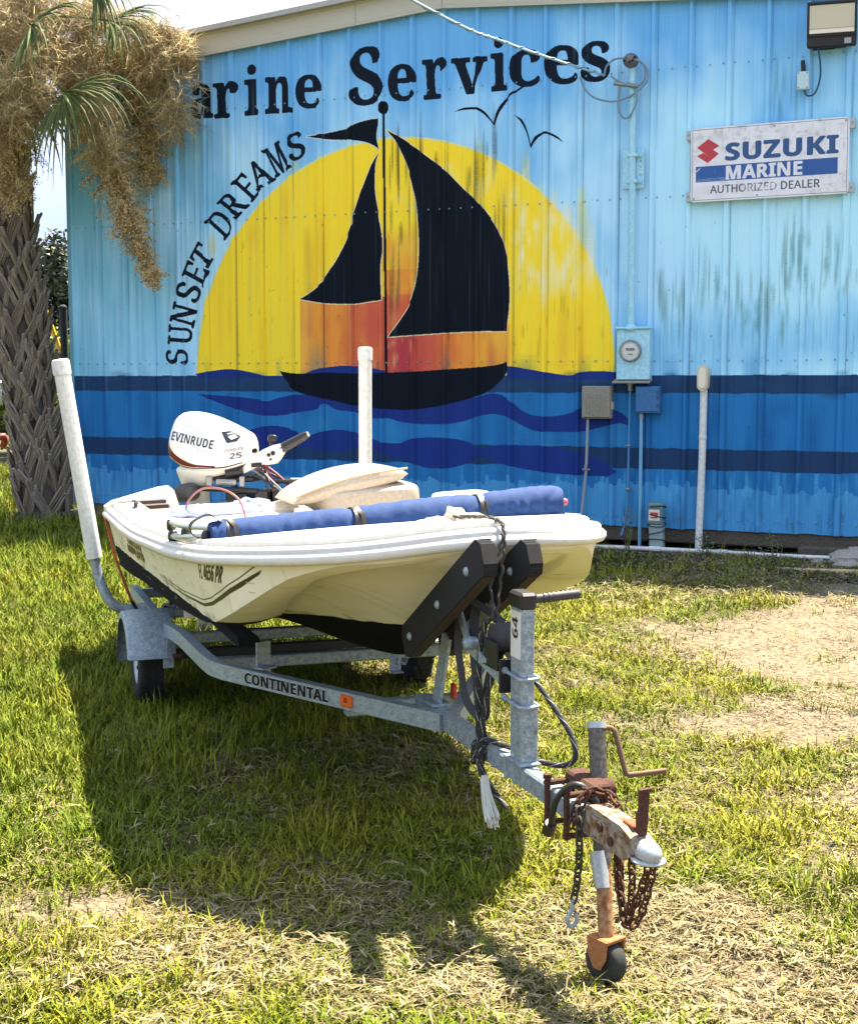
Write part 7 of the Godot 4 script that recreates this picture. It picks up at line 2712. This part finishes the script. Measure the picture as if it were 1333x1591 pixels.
	for q in [[P(0.66, 1.05, 2.06), P(0.70, 1.01, 2.12)], [P(0.66, 1.04, 2.03), P(0.715, 1.0, 1.96)]]:
		mb = MB.new()
		mb.tube(q, 0.011, 8)
		part("frame_leg", mb, alu, t)
	mb = MB.new()
	mb.tube([P(0.70, 1.03, 2.04), P(0.775, 1.02, 2.03)], [0.008, 0.012], 8)
	part("lock_knob", mb, black, t)
	# crumpled bag by the motor
	t = thing("plastic_bag", "crumpled bluish white plastic bag on the stern deck in front of the motor", "bag", B)
	var film := plain("bag_film", hexc("93a3cc"), 0.25)
	film.clearcoat_enabled = true
	mb = MB.new()
	pillow(mb, Transform3D(Basis(Vector3.UP, 0.15), P(-0.16, 0.832, 4.66)), Vector3(0.54, 0.075, 0.28), 0.6, 26, 0.035, 3)
	pillow(mb, Transform3D(Basis(Vector3.UP, -0.3), P(0.02, 0.842, 4.70)), Vector3(0.22, 0.095, 0.18), 0.7, 20, 0.035, 9)
	part("film", mb, film, t)
	t = thing("fuel_hose", "thin red hose looping over the plastic bag", "hose", B)
	mb = MB.new()
	mb.tube(curve([P(-0.36, 0.835, 4.6), P(-0.35, 0.90, 4.58), P(-0.29, 0.97, 4.5), P(-0.2, 0.975, 4.4), P(-0.13, 0.93, 4.32), P(-0.105, 0.86, 4.28), P(-0.10, 0.81, 4.26)], 6), 0.0055, 8)
	part("hose_run", mb, plain("faded_red", hexc("8a5552"), 0.5), t)
	# orange tie-down from the stern to the trailer
	t = thing("tie_down_strap", "faded orange strap pulled tight from the stern corner down to the trailer", "strap", B)
	mb = MB.new()
	mb.strap([P(-0.742, 0.78, 5.05), P(-0.735, 0.60, 4.62), P(-0.70, 0.43, 4.22)], 0.024, 0.003, Vector3(0.4, 0, -0.9))
	part("webbing", mb, mottled("orange_webbing", [[0.0, hexc("9a4a24")], [1.0, hexc("c0693a")]], 9.0, 0.8, 0.0, 0.0, 0.05, 153), t)
	mb = MB.new()
	mb.strap([P(-0.70, 0.43, 4.22), P(-0.68, 0.39, 4.12)], 0.028, 0.004, Vector3(0.4, 0, -0.9))
	part("dark_end", mb, black, t)
	# ropes
	var rope_im := Image.create(64, 64, false, Image.FORMAT_RGBA8)
	for y in 64:
		for x in 64:
			var a := (x + y) % 32
			rope_im.set_pixel(x, y, hexc("b5b5aa") if a < 5 and (x / 32) == (y / 32) else (hexc("1a1b1c") if (x - y + 64) % 16 < 13 else hexc("34363a")))
	var rope := plain("braided_rope", Color.WHITE, 0.8)
	rope.albedo_texture = ImageTexture.create_from_image(rope_im)
	rope.uv1_scale = Vector3(2, 14, 1)
	t = thing("bow_rope", "black and white braided rope tied round the tongue and looping behind the winch post", "rope", B)
	var runs := [
		[P(0.03, 0.70, 0.80), P(0.05, 0.69, 0.77), P(0.075, 0.63, 0.69), P(0.10, 0.56, 0.62), P(0.105, 0.50, 0.60), P(0.085, 0.468, 0.64), P(0.05, 0.462, 0.72), P(0.02, 0.475, 0.80)],
		[P(0.02, 0.475, 0.80), P(-0.01, 0.478, 0.87), P(-0.03, 0.47, 0.96), P(-0.04, 0.44, 0.99)],
		[P(-0.035, 0.84, 0.93), P(-0.045, 0.76, 0.95), P(-0.045, 0.66, 0.97), P(-0.04, 0.55, 0.985), P(-0.038, 0.44, 0.985), P(-0.045, 0.38, 0.95), P(-0.035, 0.33, 0.90)],
		[P(0.0, 0.74, 0.90), P(-0.02, 0.64, 0.94), P(-0.03, 0.54, 0.97), P(-0.04, 0.43, 0.98)],
		[P(-0.04, 0.40, 0.97), P(-0.03, 0.35, 0.93), P(-0.01, 0.31, 0.88), P(0.0, 0.29, 0.85)]]
	for l in runs:
		mb = MB.new()
		mb.tube(curve(l, 6), 0.0085, 9)
		part("rope_run", mb, rope, t)
	mb = MB.new()
	for k in 5:
		var q := []
		for i in 13:
			var a := TAU * i / 12.0
			q.append(P(-0.032, 0.425, 0.985) + Vector3(0.014 * sin(a * 2.0 + k), 0.034 * sin(a + k), 0.03 * cos(a + k * 0.5)))
		mb.tube(q, 0.009, 8)
	part("knot", mb, rope, t)
	mb = MB.new()
	var r := RandomNumberGenerator.new()
	r.seed = 15
	for k in 90:
		var a := P(-0.04 + r.randf_range(-0.008, 0.008), 0.37, 0.93 + r.randf_range(-0.01, 0.01))
		var b := P(-0.055 + r.randf_range(-0.02, 0.02), r.randf_range(0.245, 0.285), 0.82 + r.randf_range(-0.02, 0.02))
		mb.tube(curve([a, a.lerp(b, 0.5) + Vector3(0, -0.01, r.randf_range(-0.008, 0.008)), b], 4), 0.0022, 4)
	part("frayed_end", mb, plain("pale_fibre", hexc("c9c8bb"), 0.9), t)
	# line from the bow to the winch
	t = thing("winch_line", "grey twisted line running over the bow from the white cloth down to the winch", "line", B)
	var grey := mottled("line_grey", [[0.0, hexc("1e1d1c")], [1.0, hexc("5d5a55")]], 30.0, 0.8, 0.0, 0.0, 0.05, 154)
	for k in 2:
		mb = MB.new()
		var q := curve([P(-0.02 + 0.03 * k, 1.10, 1.42), P(0.03, 1.117, 1.25), P(0.04 - 0.01 * k, 1.128, 1.08), P(0.035, 1.118, 0.985), P(0.03 - 0.012 * k, 1.06, 0.955), P(0.02 - 0.03 * k, 0.98, 0.95), P(0.0 - 0.02 * k, 0.88, 0.93), P(-0.01, 0.82, 0.92)], 10)
		for i in q.size():
			q[i] += Vector3(sin(i * 1.3 + k * 3.0), cos(i * 1.3 + k * 3.0), sin(i * 0.9)) * 0.003
		mb.tube(q, 0.0048, 7)
		part("strand", mb, grey, t)
	t = thing("white_cloth", "bunched dirty white cloth and rope lying on the bow deck", "cloth", B * Transform3D(Basis(), P(0.02, 1.075, 1.36)))
	mb = MB.new()
	for q in [[-0.10, 0.0, 0.02, 0.08, 0.045], [-0.05, 0.012, 0.0, 0.09, 0.05], [0.0, 0.03, -0.01, 0.08, 0.075], [0.06, 0.015, 0.0, 0.11, 0.05], [0.03, 0.02, 0.04, 0.07, 0.05]]:
		pillow(mb, Transform3D(Basis(Vector3.UP, q[0] * 9.0), Vector3(q[0], q[1], q[2])), Vector3(q[3], q[4], 0.06), 0.8, 14, 0.02, int(q[0] * 100.0))
	part("folds", mb, mottled("soiled_cloth", [[0.0, hexc("a8977f")], [0.5, hexc("cfc4b2")], [1.0, hexc("e0d9cc")]], 9.0, 0.9, 0.0, 0.0, 0.04, 155), t)
